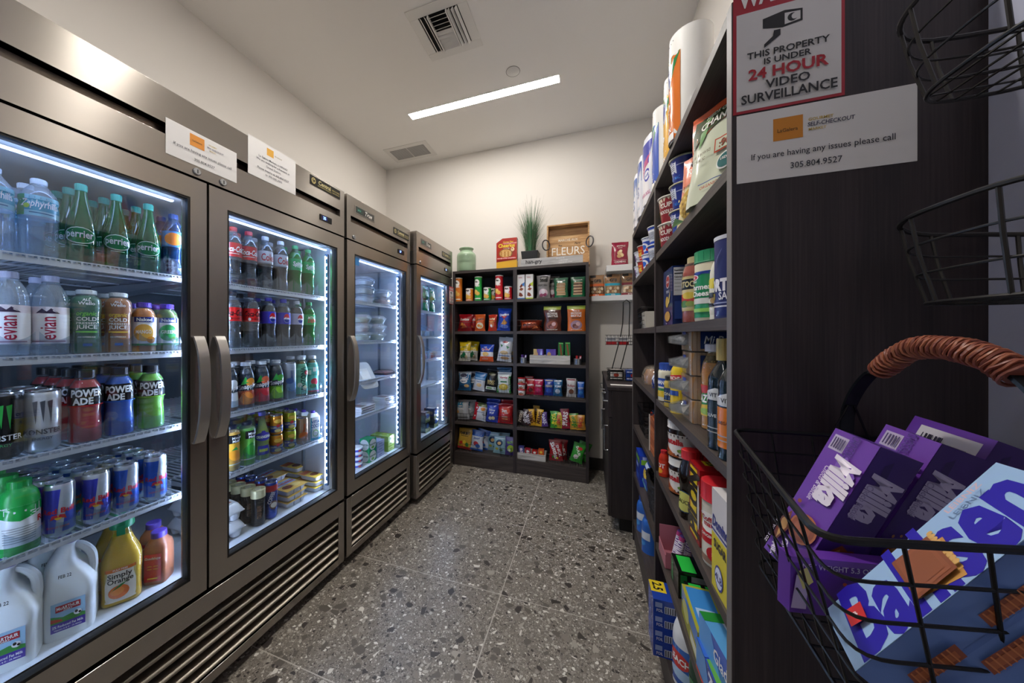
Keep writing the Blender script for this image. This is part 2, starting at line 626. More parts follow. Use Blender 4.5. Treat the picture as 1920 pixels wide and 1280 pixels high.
for i in range(9):
    slat(VX - .062, VX + .052, VY - .115 + .0285 * i, VY - .115 + .0285 * i, .7 if i < 4 else 2.5, 'x')
MB().box(VX - .07, VX - .062, VY - hi, VY + hi, CEIL - .022, CEIL - .002, VWH).build('divider', e)
MB().box(VX + .052, VX + .06, VY - hi, VY + hi, CEIL - .022, CEIL - .002, VWH).build('divider', e)

# return grille at the far left corner
gx0, gx1, gy0, gy1 = -2.0, -1.6, 3.02, 3.2
e = empty('return_grille', (-1.8, 3.11, CEIL), 'flat rectangular return grille near left ceiling corner', 'ceiling vent')
f = MB()
f.box(gx0 - .05, gx1 + .05, gy0 - .05, gy1 + .05, CEIL - .004, CEIL - .0003, VWH); f.build('frame', e, bevel=.001)
for a, b in ((gx0, -1.805), (-1.795, gx1)):
    m = MB(); m.box(a, b, gy0, gy1, CEIL - .0056, CEIL - .0041, C('8f8d8a', .6))
    for i in range(16):
        y = gy0 + (gy1 - gy0) * (i + .5) / 16
        m.box(a, b, y - .002, y + .002, CEIL - .0072, CEIL - .0056, C('b4b2af', .5))
    m.build('mesh_panel', e)
m = MB()
m.lathe([(.045, 0), (.048, .002), (.05, .0035)], C('cfccc7', .6), 28, (-.535, 2.42), CEIL - .0038)
m.lathe([(.052, .0), (.052, .0008)], C('55524e', .7), 28, (-.535, 2.42), CEIL - .001)
tag(m.build('sprinkler_cover'), 'small round cover plate behind the ceiling strip light', 'sprinkler cover')

# ================================================================== THE COOLERS
def cooler(fx, y0, nd, levels, label, deep=.74, toprail=True):
    W = .686 * nd
    y1 = y0 + W
    bx = fx - deep
    e = empty('glass_door_cooler', ((fx + bx) / 2, (y0 + y1) / 2, 0), label, 'display cooler', 'steel display coolers on the left')
    H, B = 2.045, .05
    cx = fx - .055                         # front plane of the carcass behind the doors
    t = .05
    g = .0
    # carcass: skin outside, pale liner inside, its dimness painted in on the double unit
    m = MB()
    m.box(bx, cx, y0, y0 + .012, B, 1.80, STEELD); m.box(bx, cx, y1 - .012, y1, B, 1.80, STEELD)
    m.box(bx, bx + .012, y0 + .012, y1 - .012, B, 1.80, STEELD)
    m.build('cabinet', e)
    m = MB()
    LIN = LINER_DIM if nd == 2 else LINER
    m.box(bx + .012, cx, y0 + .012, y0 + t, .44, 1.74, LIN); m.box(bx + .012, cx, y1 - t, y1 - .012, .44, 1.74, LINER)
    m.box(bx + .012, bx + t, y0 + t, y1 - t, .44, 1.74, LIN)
    m.box(bx + .012, cx, y0 + .012, y1 - .012, .385, .44, LINER)
    m.box(bx + .012, cx, y0 + .012, y1 - .012, 1.74, 1.798, LINER)
    m.build('liner', e, bevel=.004)
    m = MB()
    # header box with recessed finger groove
    m.box(bx, fx, y0 + .004, y1 - .004, 1.935, H, STEEL)
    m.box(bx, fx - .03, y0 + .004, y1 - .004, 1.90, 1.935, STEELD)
    m.box(bx, fx, y0 + .004, y1 - .004, 1.803, 1.90, STEEL)
    for a, b in ((y0 + .004, y0 + .036), (y1 - .036, y1 - .004)):
        m.box(fx - .03, fx, a, b, 1.90, 1.935, STEEL)
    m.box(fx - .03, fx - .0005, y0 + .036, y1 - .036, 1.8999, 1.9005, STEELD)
    m.build('header', e, bevel=.0015)
    # plinth with louvred grille
    m = MB()
    m.box(fx - .055, fx, y0 + .004, y0 + .045, B, .372, STEEL); m.box(fx - .055, fx, y1 - .045, y1 - .004, B, .372, STEEL)
    m.box(fx - .055, fx, y0 + .045, y1 - .045, .305, .372, STEEL); m.box(fx - .055, fx, y0 + .045, y1 - .045, B, .085, STEEL)
    m.box(bx, fx - .06, y0 + .004, y1 - .004, B, .384, C('1a1715', .7))
    m.build('plinth', e, bevel=.002)
    m = MB()
    n = 5
    for i in range(n):
        z = .088 + (.305 - .088) * i / n
        dz = (.305 - .088) / n
        m.prism([(fx - .045, z + dz * .95), (fx - .012, z + dz * .38), (fx - .002, z + dz * .28), (fx - .001, z + dz * .16), (fx - .008, z + dz * .1), (fx - .02, z + dz * .2), (fx - .048, z + dz * .85)],
                1, y0 + .046, y1 - .046, LOUVRE)
    m.build('louvre_grille', e)
    for yy in (y0 + .07, y1 - .07):
        for xx in (bx + .08, fx - .12):
            MB().lathe([(.02, .0), (.02, .01), (.012, .012), (.012, .05)], C('222222', .5), 12, (xx, yy)).build('leg', e)
    # shelves
    for k, z in enumerate(levels):
        for d in range(nd):
            a = y0 + d * .686 + (.055 if d == 0 else .03)
            b = y0 + (d + 1) * .686 - (.055 if d == nd - 1 else .03)
            x1, x0 = fx - .085, bx + .07
            m = MB()
            m.box(x1 - .004, x1, a, b, z - .022, z - .010, RAIL)
            nn = int((b - a) / .019)
            for i in range(nn + 1):
                y = a + (b - a) * i / nn
                m.box(x0, x1 - .001, y - .002, y + .002, z - .006, z - .001, RAIL)
                if i < nn: m.box(x1 - .004, x1, y + .0075, y + .0115, z - .010, z - .001, RAIL)
            for x in (x0, x0 + .2, x0 + .4, x1 - .006): m.box(x - .003, x + .003, a, b, z - .011, z - .006, RAIL)
            m.box(x1 - .004, x1 + .001, a, b, z - .003, z, RAIL)
            sh = m.build('shelf', e)
            for yy in (a - .004, b + .001):
                c = MB()
                c.prism([(x0, z - .012), (x1 - .02, z - .012), (x1 - .02, z - .02), (x0, z - .055)], 1, yy, yy + .003, RAIL)
                c.build('bracket', sh)
    st = MB()
    for yy in (y0 + t + .001, y1 - t - .013):
        for xx in (fx - .24, bx + .10):
            st.box(xx, xx + .014, yy, yy + .012, .445, 1.735, C('8d96a2', .4, .5))
    st.build('shelf_standard', e)
    # doors
    for d in range(nd):
        a = y0 + d * .686 + (.006 if nd == 1 or d == 0 else .004)
        b = y0 + (d + 1) * .686 - (.006 if nd == 1 or d == nd - 1 else .004)
        gy0, gy1, gz0, gz1 = a + .062, b - .05, .452, 1.729
        m = MB()
        x0 = fx - .048
        m.box(x0, fx, a, gy0, .388, 1.795, STEEL); m.box(x0, fx, gy1, b, .388, 1.795, STEEL)
        m.box(x0, fx, gy0, gy1, .388, gz0, STEEL); m.box(x0, fx, gy0, gy1, gz1, 1.795, STEEL)
        door = m.build('door', e)
        m = MB()
        q = .007
        for (c0, c1, c2, c3) in ((gy0, gy0 + q, gz0, gz1), (gy1 - q, gy1, gz0, gz1), (gy0 + q, gy1 - q, gz0, gz0 + q), (gy0 + q, gy1 - q, gz1 - q, gz1)):
            m.box(fx - .03, fx - .0015, c0, c1, c2, c3, GASKET)
        m.build('gasket', door)
        MB().box(fx - .012, fx - .008, gy0 + .004, gy1 - .004, gz0 + .004, gz1 - .004, GLASS).build('glass_pane', door)
        # bow handle, on the side next to the neighbour door for the double unit
        hy = (a + .03) if (nd == 1 or d == 1) else (b - .03)
        hp = catmull([(fx + .002, 1.262), (fx + .014, 1.262), (fx + .038, 1.20), (fx + .046, 1.09), (fx + .04, .985), (fx + .016, .912), (fx + .002, .91)], 4)
        m = MB()
        V = []
        for i, (x, z) in enumerate(hp):
            tt = .009
            V += [(x, hy - .016, z), (x, hy + .016, z), (x - tt, hy + .016, z), (x - tt, hy - .016, z)]
        Fs = []
        for i in range(len(hp) - 1):
            for k in range(4): Fs.append((4 * i + k, 4 * i + (k + 1) % 4, 4 * i + 4 + (k + 1) % 4, 4 * i + 4 + k))
        Fs += [(0, 1, 2, 3), tuple(len(V) - 4 + k for k in range(4))]
        m.add(V, Fs, C('b9b5b0', .3, .8))
        m.build('handle', door, bevel=.002)
        # led bars just inside the door opening
        for yy, s in ((y0 + d * .686 + .052 if d == 0 else y0 + .686 + .012, 1), (y0 + (d + 1) * .686 - .062 if d == nd - 1 else y0 + .686 - .022, -1)):
            lb = MB(); lb.box(fx - .078, fx - .060, yy, yy + .010, .47, 1.70, C('5d7fa8', .25, .2))
            bar = lb.build('led_bar', e)
            dt = MB()
            nled = 34
            yf = yy + .010 if s > 0 else yy
            for i in range(nled):
                z = .49 + 1.19 * i / (nled - 1)
                dt.box(fx - .0725, fx - .0655, yf - .001, yf + .001, z - .0045, z + .0045, EMIT('d6e6ff', LED_POWER * 2))
            dt.box(fx - .0775, fx - .0750, yf - .0006, yf + .0006, .48, 1.69, EMIT('a9c6ff', LED_POWER))
            dt.build('leds', bar)
        lb = MB(); lb.box(fx - .07, fx - .058, y0 + d * .686 + .07, y0 + (d + 1) * .686 - .07, 1.7165, 1.7205, EMIT('a9c6ff', LED_POWER * .12)); lb.build('led_top_bar', e)
    if nd == 2:
        MB().box(fx - .085, fx - .055, y0 + .686 - .012, y0 + .686 + .012, .44, 1.74, LINER).build('mullion', e)
    return e, y0, y1
def on_x(fx, yc, zc, w, h):     # surface on the plane x = fx seen from +x (u runs to +y)
    return lambda u, v, o: (fx + o, yc + (u - .5) * w, zc + (v - .5) * h)
def plate(parent, name, fx, yc, zc, w, h, base, art, th=.002, mk=FILM, rot=None):
    m = MB().box(fx, fx + th, yc - w / 2, yc + w / 2, zc - h / 2, zc + h / 2, base)
    m.art(art, on_x(fx + th, yc, zc, w, h), w, h, False, mk)
    return m.build(name, parent)
def fittings(e, fx, locks, disp, badges, dtext):
    for y in locks:
        m = MB(); V = []
        for r, x in ((.012, fx), (.012, fx + .004), (.010, fx + .006)):
            V += [(x, y + r * math.cos(2 * PI * k / 16), 1.822 + r * math.sin(2 * PI * k / 16)) for k in range(16)]
        Fs = [(16 * i + k, 16 * i + (k + 1) % 16, 16 * i + 16 + (k + 1) % 16, 16 * i + 16 + k) for i in range(2) for k in range(16)] + [tuple(range(32, 48))]
        m.add(V, Fs, CHROME); m.box(fx + .006, fx + .0065, y - .0012, y + .0012, 1.816, 1.828, BLACK)
        m.build('lock', e)
    plate(e, 'temperature_display', fx, disp, 1.853, .078, .028, C('0a0b12', .2), [('r', .12, .15, .62, .88, '16205e')], .003)
    m = MB(); m.art([('t', dtext, .36, .5, .5, 'x', {'b': .02})], on_x(fx + .0036, disp, 1.853, .078, .028), .078, .028, False, lambda h: EMIT('8fb4ff', 3.0))
    m.build('readout', e)
    for kind, y, z, wd, hh in badges:
        if kind == 'c':
            plate(e, 'dealer_badge', fx, y, z, wd, hh, C('14130f', .3), [('e', .1, .5, .065, .32, 'c9b878'), ('e', .1, .5, .045, .22, '14130f'), ('t', 'C', .1, .5, .3, 'c9b878'), ('t', 'Central', .45, .58, .42, 'd5c894', {'b': .03, 'w': .5}), ('t', 'RESTAURANT PRODUCTS', .45, .2, .12, 'c9b878', {'w': .5}), ('t', '800-215-9293', .83, .55, .16, 'c9b878', {'w': .26}), ('t', 'SALES SERVICE', .83, .28, .12, 'c9b878', {'w': .26})])
        else:
            plate(e, 'maker_badge', fx, y, z, wd, hh, C('9a958c', .3, .7), [('r', .03, .1, .97, .9, '2b2a28'), ('r', .06, .18, .36, .82, '173a33'), ('t', 'eco', .2, .5, .3, '4fa08a', {'s': .2}), ('t', 'True', .67, .5, .55, 'e6e2da', {'s': .35, 'b': .02, 'w': .5})])
LV = [.715, .965, 1.217, 1.475]
LVR = [.77, .985, 1.235, 1.483]
C1, _, _ = cooler(-1.248, .084, 2, [.725, .965, 1.217, 1.475], 'wide two-door steel display cooler nearest the viewer, full of bottles')
C3, _, _ = cooler(-1.248, 1.468, 1, LVR, 'single-door steel cooler in the middle, holding clear food containers')
C4, _, _ = cooler(-1.208, 2.172, 1, [.85, 1.065, 1.262, 1.475], 'single-door steel cooler farthest away, next to the back shelves')
fittings(C1, -1.248, (.735, .82), 1.318, [('c', 1.318, 2.012, .2, .045)], '35')
fittings(C3, -1.248, (1.53,), 2.024, [('t', 1.628, 1.985, .18, .045), ('c', 2.03, 1.98, .2, .045)], '37')
fittings(C4, -1.208, (2.235,), 2.72, [('t', 2.33, 1.985, .18, .045), ('c', 2.72, 1.98, .18, .045)], '36')

# notices on the coolers
GAL = [('r', .3, .55, .5, .9, 'd98a2b'), ('t', 'LaGalera', .4, .72, .05, '5a4a20', {'w': .17}), ('t', 'GOURMET', .62, .81, .035, 'b59a3a', {'w': .2}), ('t', 'SELF-CHECKOUT', .66, .72, .045, '3c3f55', {'w': .26}), ('t', 'MARKET', .62, .64, .035, 'b59a3a', {'w': .2})]
def notice_x(name, fx, y, z, w, h, art, label, tilt=0):
    m = MB().box(0, .0008, -w / 2, w / 2, -h / 2, h / 2, PAPER)
    m.art(art, on_x(.0008, 0, 0, w, h), w, h, False, lambda c: C(c, .7))
    o = m.build(name)
    o.location = (fx, y, z); o.rotation_euler = (tilt, 0, 0)
    tag(o, label, 'notice')
notice_x('taped_notice', -1.2475, .758, 1.897, .222, .112, GAL + [('t', 'If you are having any issues please call', .5, .38, .075, '33343c', {'w': .86, 'b': .005}), ('t', '305.804.9527', .5, .17, .075, '33343c', {'w': .4, 'b': .005})],
         'white call-for-issues paper notice taped on cooler header above the two locks')
notice_x('taped_notice', -1.2475, 1.024, 1.977, .222, .152, [('r', .36, .72, .5, .92, 'd9a23b'), ('t', 'SELF-CHECKOUT', .6, .8, .03, '8a7a40', {'w': .16}),
         ('t', 'La Galera Markets is HIRING!', .5, .6, .055, '33343c', {'w': .6, 'b': .005}), ('t', 'We are looking for a Resident at', .5, .5, .055, '33343c', {'w': .7, 'b': .005}), ('t', 'Grand Station.', .5, .4, .055, '33343c', {'w': .32, 'b': .005}), ('t', 'Please inquire at 305.804.9527', .5, .27, .055, '33343c', {'w': .7, 'b': .005}), ('t', 'or 305.205.2003', .5, .17, .055, '33343c', {'w': .35, 'b': .005})],
         'white hiring paper notice taped on cooler header, right of the other notice')
K_ = .89
SURV = [('t', 'WARNING', .5, .875, .13, 'e6e3e0', {'w': .90, 'b': .03, 'fill': 1}),
        ('p', [(.28, .77 * K_), (.48, .80 * K_), (.64, .78 * K_), (.64, .68 * K_), (.46, .66 * K_), (.28, .69 * K_)], '1c1b1d'), ('p', [(.48, .775 * K_), (.62, .765 * K_), (.62, .695 * K_), (.48, .68 * K_)], 'd2cfcd'), ('e', .55, .727 * K_, .045, .03, '1c1b1d'), ('e', .57, .73 * K_, .03, .022, 'd2cfcd'),
        ('p', [(.38, .65 * K_), (.44, .65 * K_), (.44, .60 * K_), (.29, .52 * K_), (.29, .55 * K_), (.38, .61 * K_)], '1c1b1d'),
        ('t', 'THIS PROPERTY', .5, .425, .048, '1c1b1d', {'w': .74, 'b': .02, 'fill': 1}), ('t', 'IS UNDER', .5, .36, .045, '1c1b1d', {'w': .44, 'b': .02}),
        ('t', '24 HOUR', .5, .277, .078, 'a8202d', {'w': .72, 'b': .03, 'fill': 1}), ('t', 'VIDEO', .5, .185, .062, '1c1b1d', {'w': .4, 'b': .02, 'fill': 1}), ('t', 'SURVEILLANCE', .5, .095, .068, '1c1b1d', {'w': .86, 'b': .02, 'fill': 1})]
m = MB().box(0, .001, -.05, .05, -.08, .08, C('b5202e', .4))
m.art([('r', .04, .03, .96, .765, 'dcd9d6')] + SURV, on_x(.001, 0, 0, .1, .16), .1, .16, False)
o = m.build('surveillance_sign'); o.location = (-1.2075, 2.832, 1.637)
tag(o, 'small surveillance warning sticker on the farthest cooler door frame', 'sign')

# ================================================================== OPEN SHELVING UNITS
LEV = [.13, .425, .717, 1.01, 1.305, 1.60]
def unit(name, x0, x1, y0, y1, face, label, cols, top=1.895):
    """box shelving with two columns; face '-y' or '-x'"""
    e = empty(name, ((x0 + x1) / 2, (y0 + y1) / 2, 0), label, 'shelving unit', 'dark wood open shelving units')
    t = .025
    if face == '-y':
        up = [(x0, x0 + t, y0, y1), (cols, cols + .035, y0, y1), (x1 - t, x1, y0, y1)]
        for a in up: MB().box(*a, 0, top - t if a is up[1] else top, WOOD).build('side_panel' if a is not up[1] else 'divider', e, bevel=.0008)
        spans = [((x0 + t, cols), (y0 + .002, y1 - .012)), ((cols + .035, x1 - t), (y0 + .002, y1 - .012))]
        for z in LEV:
            for (a, b), (c, d) in spans: MB().box(a, b, c, d, z - t, z, WOODXX).build('shelf', e)
        MB().box(x0 + t, x1 - t, y0 - .001, y1, top - t, top, WOODXX).build('top_board', e, bevel=.0008)
        MB().box(x0 + t, x1 - t, y1 - .01, y1, .105, top - t, C('1c2634', .55)).build('back_board', e)
        MB().box(x0 + t, x1 - t, y0 + .006, y0 + .024, 0, .105, WOODXX).build('plinth', e)
    else:
        up = [(y0, y0 + t, PANEL), (cols, cols + t, WOOD), (y1 - t, y1, WOOD)]
        for i, (a, b, mt) in enumerate(up): MB().box(x0, x1, a, b, 0, top - (t if i == 1 else 0), mt).build('divider' if i == 1 else 'side_panel', e)
        for k in (0, 2):
            a, b, mt = up[k]
            MB().box(x0 - .0012, x0 - .0001, a + .001, b - .001, 0, top, C('6d6866', .5)).build('edge_band', e)
        for z in LEV:
            for a, b in ((y0 + t, cols), (cols + t, y1 - t)): MB().box(x0 + .002, x1 - .012, a, b, z - t, z, WOODX).build('shelf', e)
        MB().box(x0, x1, y0 + t, y1 - t, top - t, top, WOODX).build('top_board', e)
        MB().box(x1 - .01, x1, y0 + t, y1 - t, .105, top - t, C('17130f', .6)).build('back_board', e)
        MB().box(x0 + .006, x0 + .024, y0 + t, y1 - t, 0, .105, WOODX).build('plinth', e)
    return e
BSY = 3.007
BS = unit('shelving_unit', -1.2685, -.008, BSY, YB - .002, '-y', 'tall dark wood shelving unit with two columns of snacks against back wall', -.664)
RSX = .2515
RS = unit('shelving_unit', RSX, XR - .002, .755, 2.306, '-x', 'tall dark wood shelving unit of groceries along the right wall', 1.535)

# notices on the near end panel of the right unit
def on_y(y, xc, zc, w, h):
    return lambda u, v, o: (xc + (u - .5) * w, y - o, zc + (v - .5) * h)
PY = .755
def notice_y(name, x, z, w, h, base, art, label, cat):
    m = MB().box(x - w / 2, x + w / 2, PY - .0012, PY - .0002, z - h / 2, z + h / 2, base)
    m.art(art, on_y(PY - .0012, x, z, w, h), w, h, False, lambda c: C(c, .55))
    tag(m.build(name, loc=(x, PY, z)), label, cat)

# ================================================================== PRODUCT KINDS
def pr(prof, zf):
    for (r0, z0), (r1, z1) in zip(prof, prof[1:]):
        if z0 <= zf <= z1 and z1 > z0: return r0 + (r1 - r0) * (zf - z0) / (z1 - z0)
    return prof[-1][0]
P_SODA = catmull([(0, 0), (.70, 0), (.93, .03), (1, .09), (.97, .20), (.90, .30), (.93, .38), (1, .46), (1, .70), (.93, .76), (.72, .84), (.45, .90), (.40, .94)], 2)
P_WATER = catmull([(0, 0), (.8, 0), (.97, .03), (1, .08), (.95, .12), (1, .16), (.95, .21), (1, .26), (.97, .34), (1, .42), (1, .62), (.92, .68), (1, .72), (.9, .80), (.6, .88), (.42, .92), (.42, .95)], 2)
P_EVIAN = catmull([(0, 0), (.85, 0), (.98, .03), (.95, .09), (1, .14), (1, .58), (.97, .62), (.95, .70), (.78, .81), (.48, .90), (.42, .95)], 2)
P_PERRIER = catmull([(0, 0), (.8, 0), (.95, .03), (.97, .2), (1, .38), (.96, .46), (.84, .56), (.6, .70), (.42, .83), (.36, .90), (.36, .94)], 2)
P_JUICE = catmull([(0, 0), (.9, 0), (1, .03), (.98, .1), (.95, .4), (.93, .58), (.99, .68), (1, .78), (.94, .86), (.66, .91), (.6, .94)], 2)
P_NAKED = catmull([(0, 0), (.92, 0), (1, .03), (1, .6), (.98, .72), (.85, .82), (.6, .88), (.55, .92)], 2)
P_POWER = catmull([(0, 0), (.85, 0), (.97, .03), (1, .10), (.97, .3), (.92, .40), (.97, .48), (1, .54), (.99, .68), (.9, .78), (.62, .86), (.55, .9)], 2)
P_JAR = catmull([(0, 0), (.88, 0), (1, .04), (1, .12), (1, .70), (.98, .78), (.84, .86), (.8, .90)], 2)
P_WINE = catmull([(0, 0), (.95, 0), (1, .03), (1, .15), (1, .58), (.92, .66), (.5, .76), (.36, .82), (.34, .90)], 2)
P_SNAP = catmull([(0, 0), (.9, 0), (1, .04), (.98, .2), (.93, .36), (.93, .44), (1, .52), (1, .66), (.86, .78), (.6, .88), (.56, .92)], 2)
P_ORANGINA = catmull([(0, 0), (.85, 0), (.98, .05), (1, .2), (.88, .32), (.97, .42), (.94, .52), (.66, .66), (.45, .82), (.42, .93)], 2)
def cyl_S(prof, h, r, z0f, z1f, span):
    def S(u, v, o):
        z = z0f + (z1f - z0f) * v
        rr = pr(prof, z) * r + o
        a = -PI / 2 + (u - .5) * span
        return (rr * math.cos(a), rr * math.sin(a), z * h)
    return S
def bottle(name, cat, h, r, prof, body, cap, label=None, fill=None, n=22, glossy=None, part='bottle_body'):
    """cap: (colour, radius fraction, z0 fraction); label: (z0, z1, background, art)"""
    m = MB()
    m.lathe([(a * r, b * h) for a, b in prof], body, n)
    parts = [[part, m]]
    if fill:
        fz = fill[1]
        m = MB()
        P = [(max(0, a * r - .0016), max(b * h, .0012)) for a, b in prof if b <= fz]
        m.lathe(P, fill[0], n)
        parts.append(['drink', m])
    c = cap
    m = MB()
    rc, z0 = c[1] * r, c[2] * h
    n2 = 36
    V = []
    m.lathe([(rc * 1.0, z0), (rc * 1.03, z0 + .002), (rc, z0 + .004), (rc, h - .0015), (rc * .9, h)], C(c[0], .35, c[3] if len(c) > 3 else 0), n2)
    for k in range(18):
        a = 2 * PI * k / 18
        x, y = rc * math.cos(a), rc * math.sin(a)
        m.tube([(x, y, z0 + .005), (x, y, h - .002)], .0006, C(c[0], .35), 3, ends=False)
    parts.append(['cap', m])
    if label:
        z0, z1, bg, art = label[:4]
        m = MB()
        if bg: m.grid(cyl_S(prof, h, r, z0, z1, 2 * PI), 24, 6, FILM(bg) if isinstance(bg, str) else bg, off=.0004)
        sp = label[4] if len(label) > 4 else 2.7
        m.art(art, cyl_S(prof, h, r, z0, z1, sp), sp * r, (z1 - z0) * h, 2, o0=.0008)
        parts.append(['label', m])
    return Proto(name, cat, parts)
def can(name, cat, h, r, base, art, sheen=None):
    P = [(r * .78, 0), (r * .84, .002), (r, .010), (r, h - .012), (r * .93, h - .005), (r * .9, h - .003)]
    n = 26
    bm = C(base, .25, .55)
    m = MB(); m.lathe(P, bm, n)
    PF = [(1, 0), (1, 1)]
    m.art(art, cyl_S(PF, h, r, .09, .91, 2.8), 2.8 * r, .82 * h, 2, mk=lambda c: C(c, .28, .35), o0=.0005)
    t = MB(); sil = C('c9ccd1', .22, .9)
    t.lathe([(r * .93, h - .0035), (r * .93, h), (r * .88, h), (r * .86, h - .004), (0, h - .004)], sil, n)
    t.box(-r * .2, r * .2, -r * .55, r * .15, h - .0039, h - .0025, sil)
    return Proto(name, cat, [['can_body', m], ['lid', t]])
def face_S(w, d, h):
    return {'front': (lambda u, v, o: ((u - .5) * w, -d / 2 - o, v * h), w, h),
            'right': (lambda u, v, o: (w / 2 + o, -d / 2 + u * d, v * h), d, h),
            'left': (lambda u, v, o: (-w / 2 - o, d / 2 - u * d, v * h), d, h),
            'top': (lambda u, v, o: ((u - .5) * w, -d / 2 + v * d, h + o), w, d)}
def carton(name, cat, w, d, h, base, flat=None, **faces):
    m = MB().box(-w / 2, w / 2, -d / 2, d / 2, 0, h, FILM(base) if isinstance(base, str) else base)
    F = face_S(w, d, h)
    for k, art in faces.items():
        S, a, b = F[k]
        m.art(art, S, a, b, False)
    return Proto(name, cat, [['carton', m]])
def sm(x): return max(0., min(1., x))
def bag_S(w, h, t, kind, seed):
    def S(u, v, o, back=False):
        f = max(0, 1 - abs(2 * u - 1) ** 2.6) ** .6
        if kind == 'pouch':
            g = sm(1.05 - v) ** .5 * (0 if v > .93 else 1) * (1 - sm((v - .78) / .15) ** 2 * .9)
            xw = 1 - .05 * math.sin(PI * v)
        else:
            s_ = sm((v - .05) / .90)
            g = max(0, math.sin(PI * s_)) ** .6
            xw = 1 - .12 * math.sin(PI * v)
        wr = noise.noise((u * 5 + seed * 7.3, v * 5, seed * 3.1)) * .16 + noise.noise((u * 14 + seed, v * 9, seed)) * .05
        y = (t / 2) * f * g * (1 + wr) + .0012 * math.sin(u * 40 + seed) * (1 if (v < .05 or v > .95) else .3) * 1
        y = max(y, .0005)
        if back: y = -y * .85
        lean = noise.noise((v * 3, seed * 1.7, 0)) * .05 * w
        top = .015 * h * noise.noise((u * 3, seed, 4)) if v > .5 else 0
        return ((u - .5) * w * xw + lean, -y - (o if not back else -o), v * h + top * (v - .5) * 2)
    return S
_seed = [0]
def bag(name, cat, w, h, t, base, art, kind='pillow', clear=False):
    _seed[0] += 1
    sd = _seed[0]
    S = bag_S(w, h, t, kind, sd)
    mt = base if not isinstance(base, str) else FILM(base)
    m = MB()
    nu, nv = 14, 18
    m.grid(S, nu, nv, mt)
    m.grid(lambda u, v, o: S(1 - u, v, o, True), nu, nv, mt)
    m.art(art, S, w, h, 2, o0=.0009, do=.0006)
    # seams
    return Proto(name, cat, [['bag', m]])
def ring(cx, cy, rx, ry, z, n=24):
    return [(cx + rx * math.cos(2 * PI * i / n), cy + ry * math.sin(2 * PI * i / n), z) for i in range(n)]
def rrect(x0, x1, y0, y1, z, r=.015, n=4):
    P = []
    for cx, cy, a0 in ((x1 - r, y1 - r, 0), (x0 + r, y1 - r, PI / 2), (x0 + r, y0 + r, PI), (x1 - r, y0 + r, 1.5 * PI)):
        for k in range(n + 1):
            a = a0 + PI / 2 * k / n
            P.append((cx + r * math.cos(a), cy + r * math.sin(a), z))
    return P
def wire_basket(name, loc, w, d, h, label, group, mat=WIRE, rz=0, nx=6, nz=3, r=.0012, taper=.85, rim=.002):
    """open wire basket centred on loc, front towards local -y"""
    e = empty(name, loc, label, 'wire basket', group, (0, 0, rz))
    def sec(t):
        k = taper + (1 - taper) * t
        return -w / 2 * k, w / 2 * k, -d / 2 * k, d / 2 * k
    def mk(nm, mb, par=e):
        o = bpy.data.objects.new(nm, mb.mesh(nm)); COL.objects.link(o); o.parent = par
    m = MB(); a = sec(1); m.tube(rrect(*a, h, .02), rim, mat, 6, True); mk('rim', m)
    m = MB()
    for i in range(nz):
        t = i / nz; a = sec(t)
        m.tube(rrect(*a, max(.002, h * t), .018), r, mat, 5, True)
    b = sec(0); tp = sec(1)
    def lerp(a0, a1, t): return a0 + (a1 - a0) * t
    for i in range(1, nx):
        t = i / nx
        m.tube([(lerp(tp[0], tp[1], t), tp[2], h), (lerp(b[0], b[1], t), b[2], .002), (lerp(b[0], b[1], t), b[3], .002), (lerp(tp[0], tp[1], t), tp[3], h)], r, mat, 5)
    ny = max(2, int(nx * d / w))
    for i in range(1, ny):
        t = i / ny
        m.tube([(tp[0], lerp(tp[2], tp[3], t), h), (b[0], lerp(b[2], b[3], t), .002), (b[1], lerp(b[2], b[3], t), .002), (tp[1], lerp(tp[2], tp[3], t), h)], r, mat, 5)
    mk('wire_mesh', m)
    return e
ORD = ['first', 'second', 'third', 'fourth', 'fifth', 'sixth', 'seventh', 'eighth', 'ninth']
ROW = ['front', 'second', 'third', 'fourth', 'fifth']
def columns(items, fxs, z, shelf, group, step=None, rows=3):
    """items: (px, proto, description, radius[, rows[, stack heights]]) standing behind the door glass, copied backwards"""
    ys = [yat(it[0], fxs - it[3]) for it in items]
    ed = [ys[0] - items[0][3] - .003] + [(a + b) / 2 for a, b in zip(ys, ys[1:])] + [ys[-1] + items[-1][3] + .003]
    for a, b in zip(ed, ed[1:]):          # clear plastic front stop of each column
        m = MB(); n = 8
        m.prism([(a + .003, z), (b - .003, z)] + [(b - .003 - (b - a - .006) * i / n, z + .062 - .022 * math.sin(PI * i / n) ** .8) for i in range(n + 1)],
                0, fxs + .0025, fxs + .0035, CLEAR('eef4fa', .07, .03))
        m.build('front_stop', C1)
    for i, it in enumerate(items):
        px, P, desc, r = it[:4]
        nr = it[4] if len(it) > 4 else rows
        st = it[5] if len(it) > 5 else None
        y = yat(px, fxs - r)
        for k in range(nr):
            x = fxs - r - k * (2 * r + .006)
            P.place((x, y, z + .0004), PI / 2 + random.uniform(-.12, .12) - .35, '%s, %s row, column %d on %s' % (desc, ROW[k], i + 1, shelf), group)
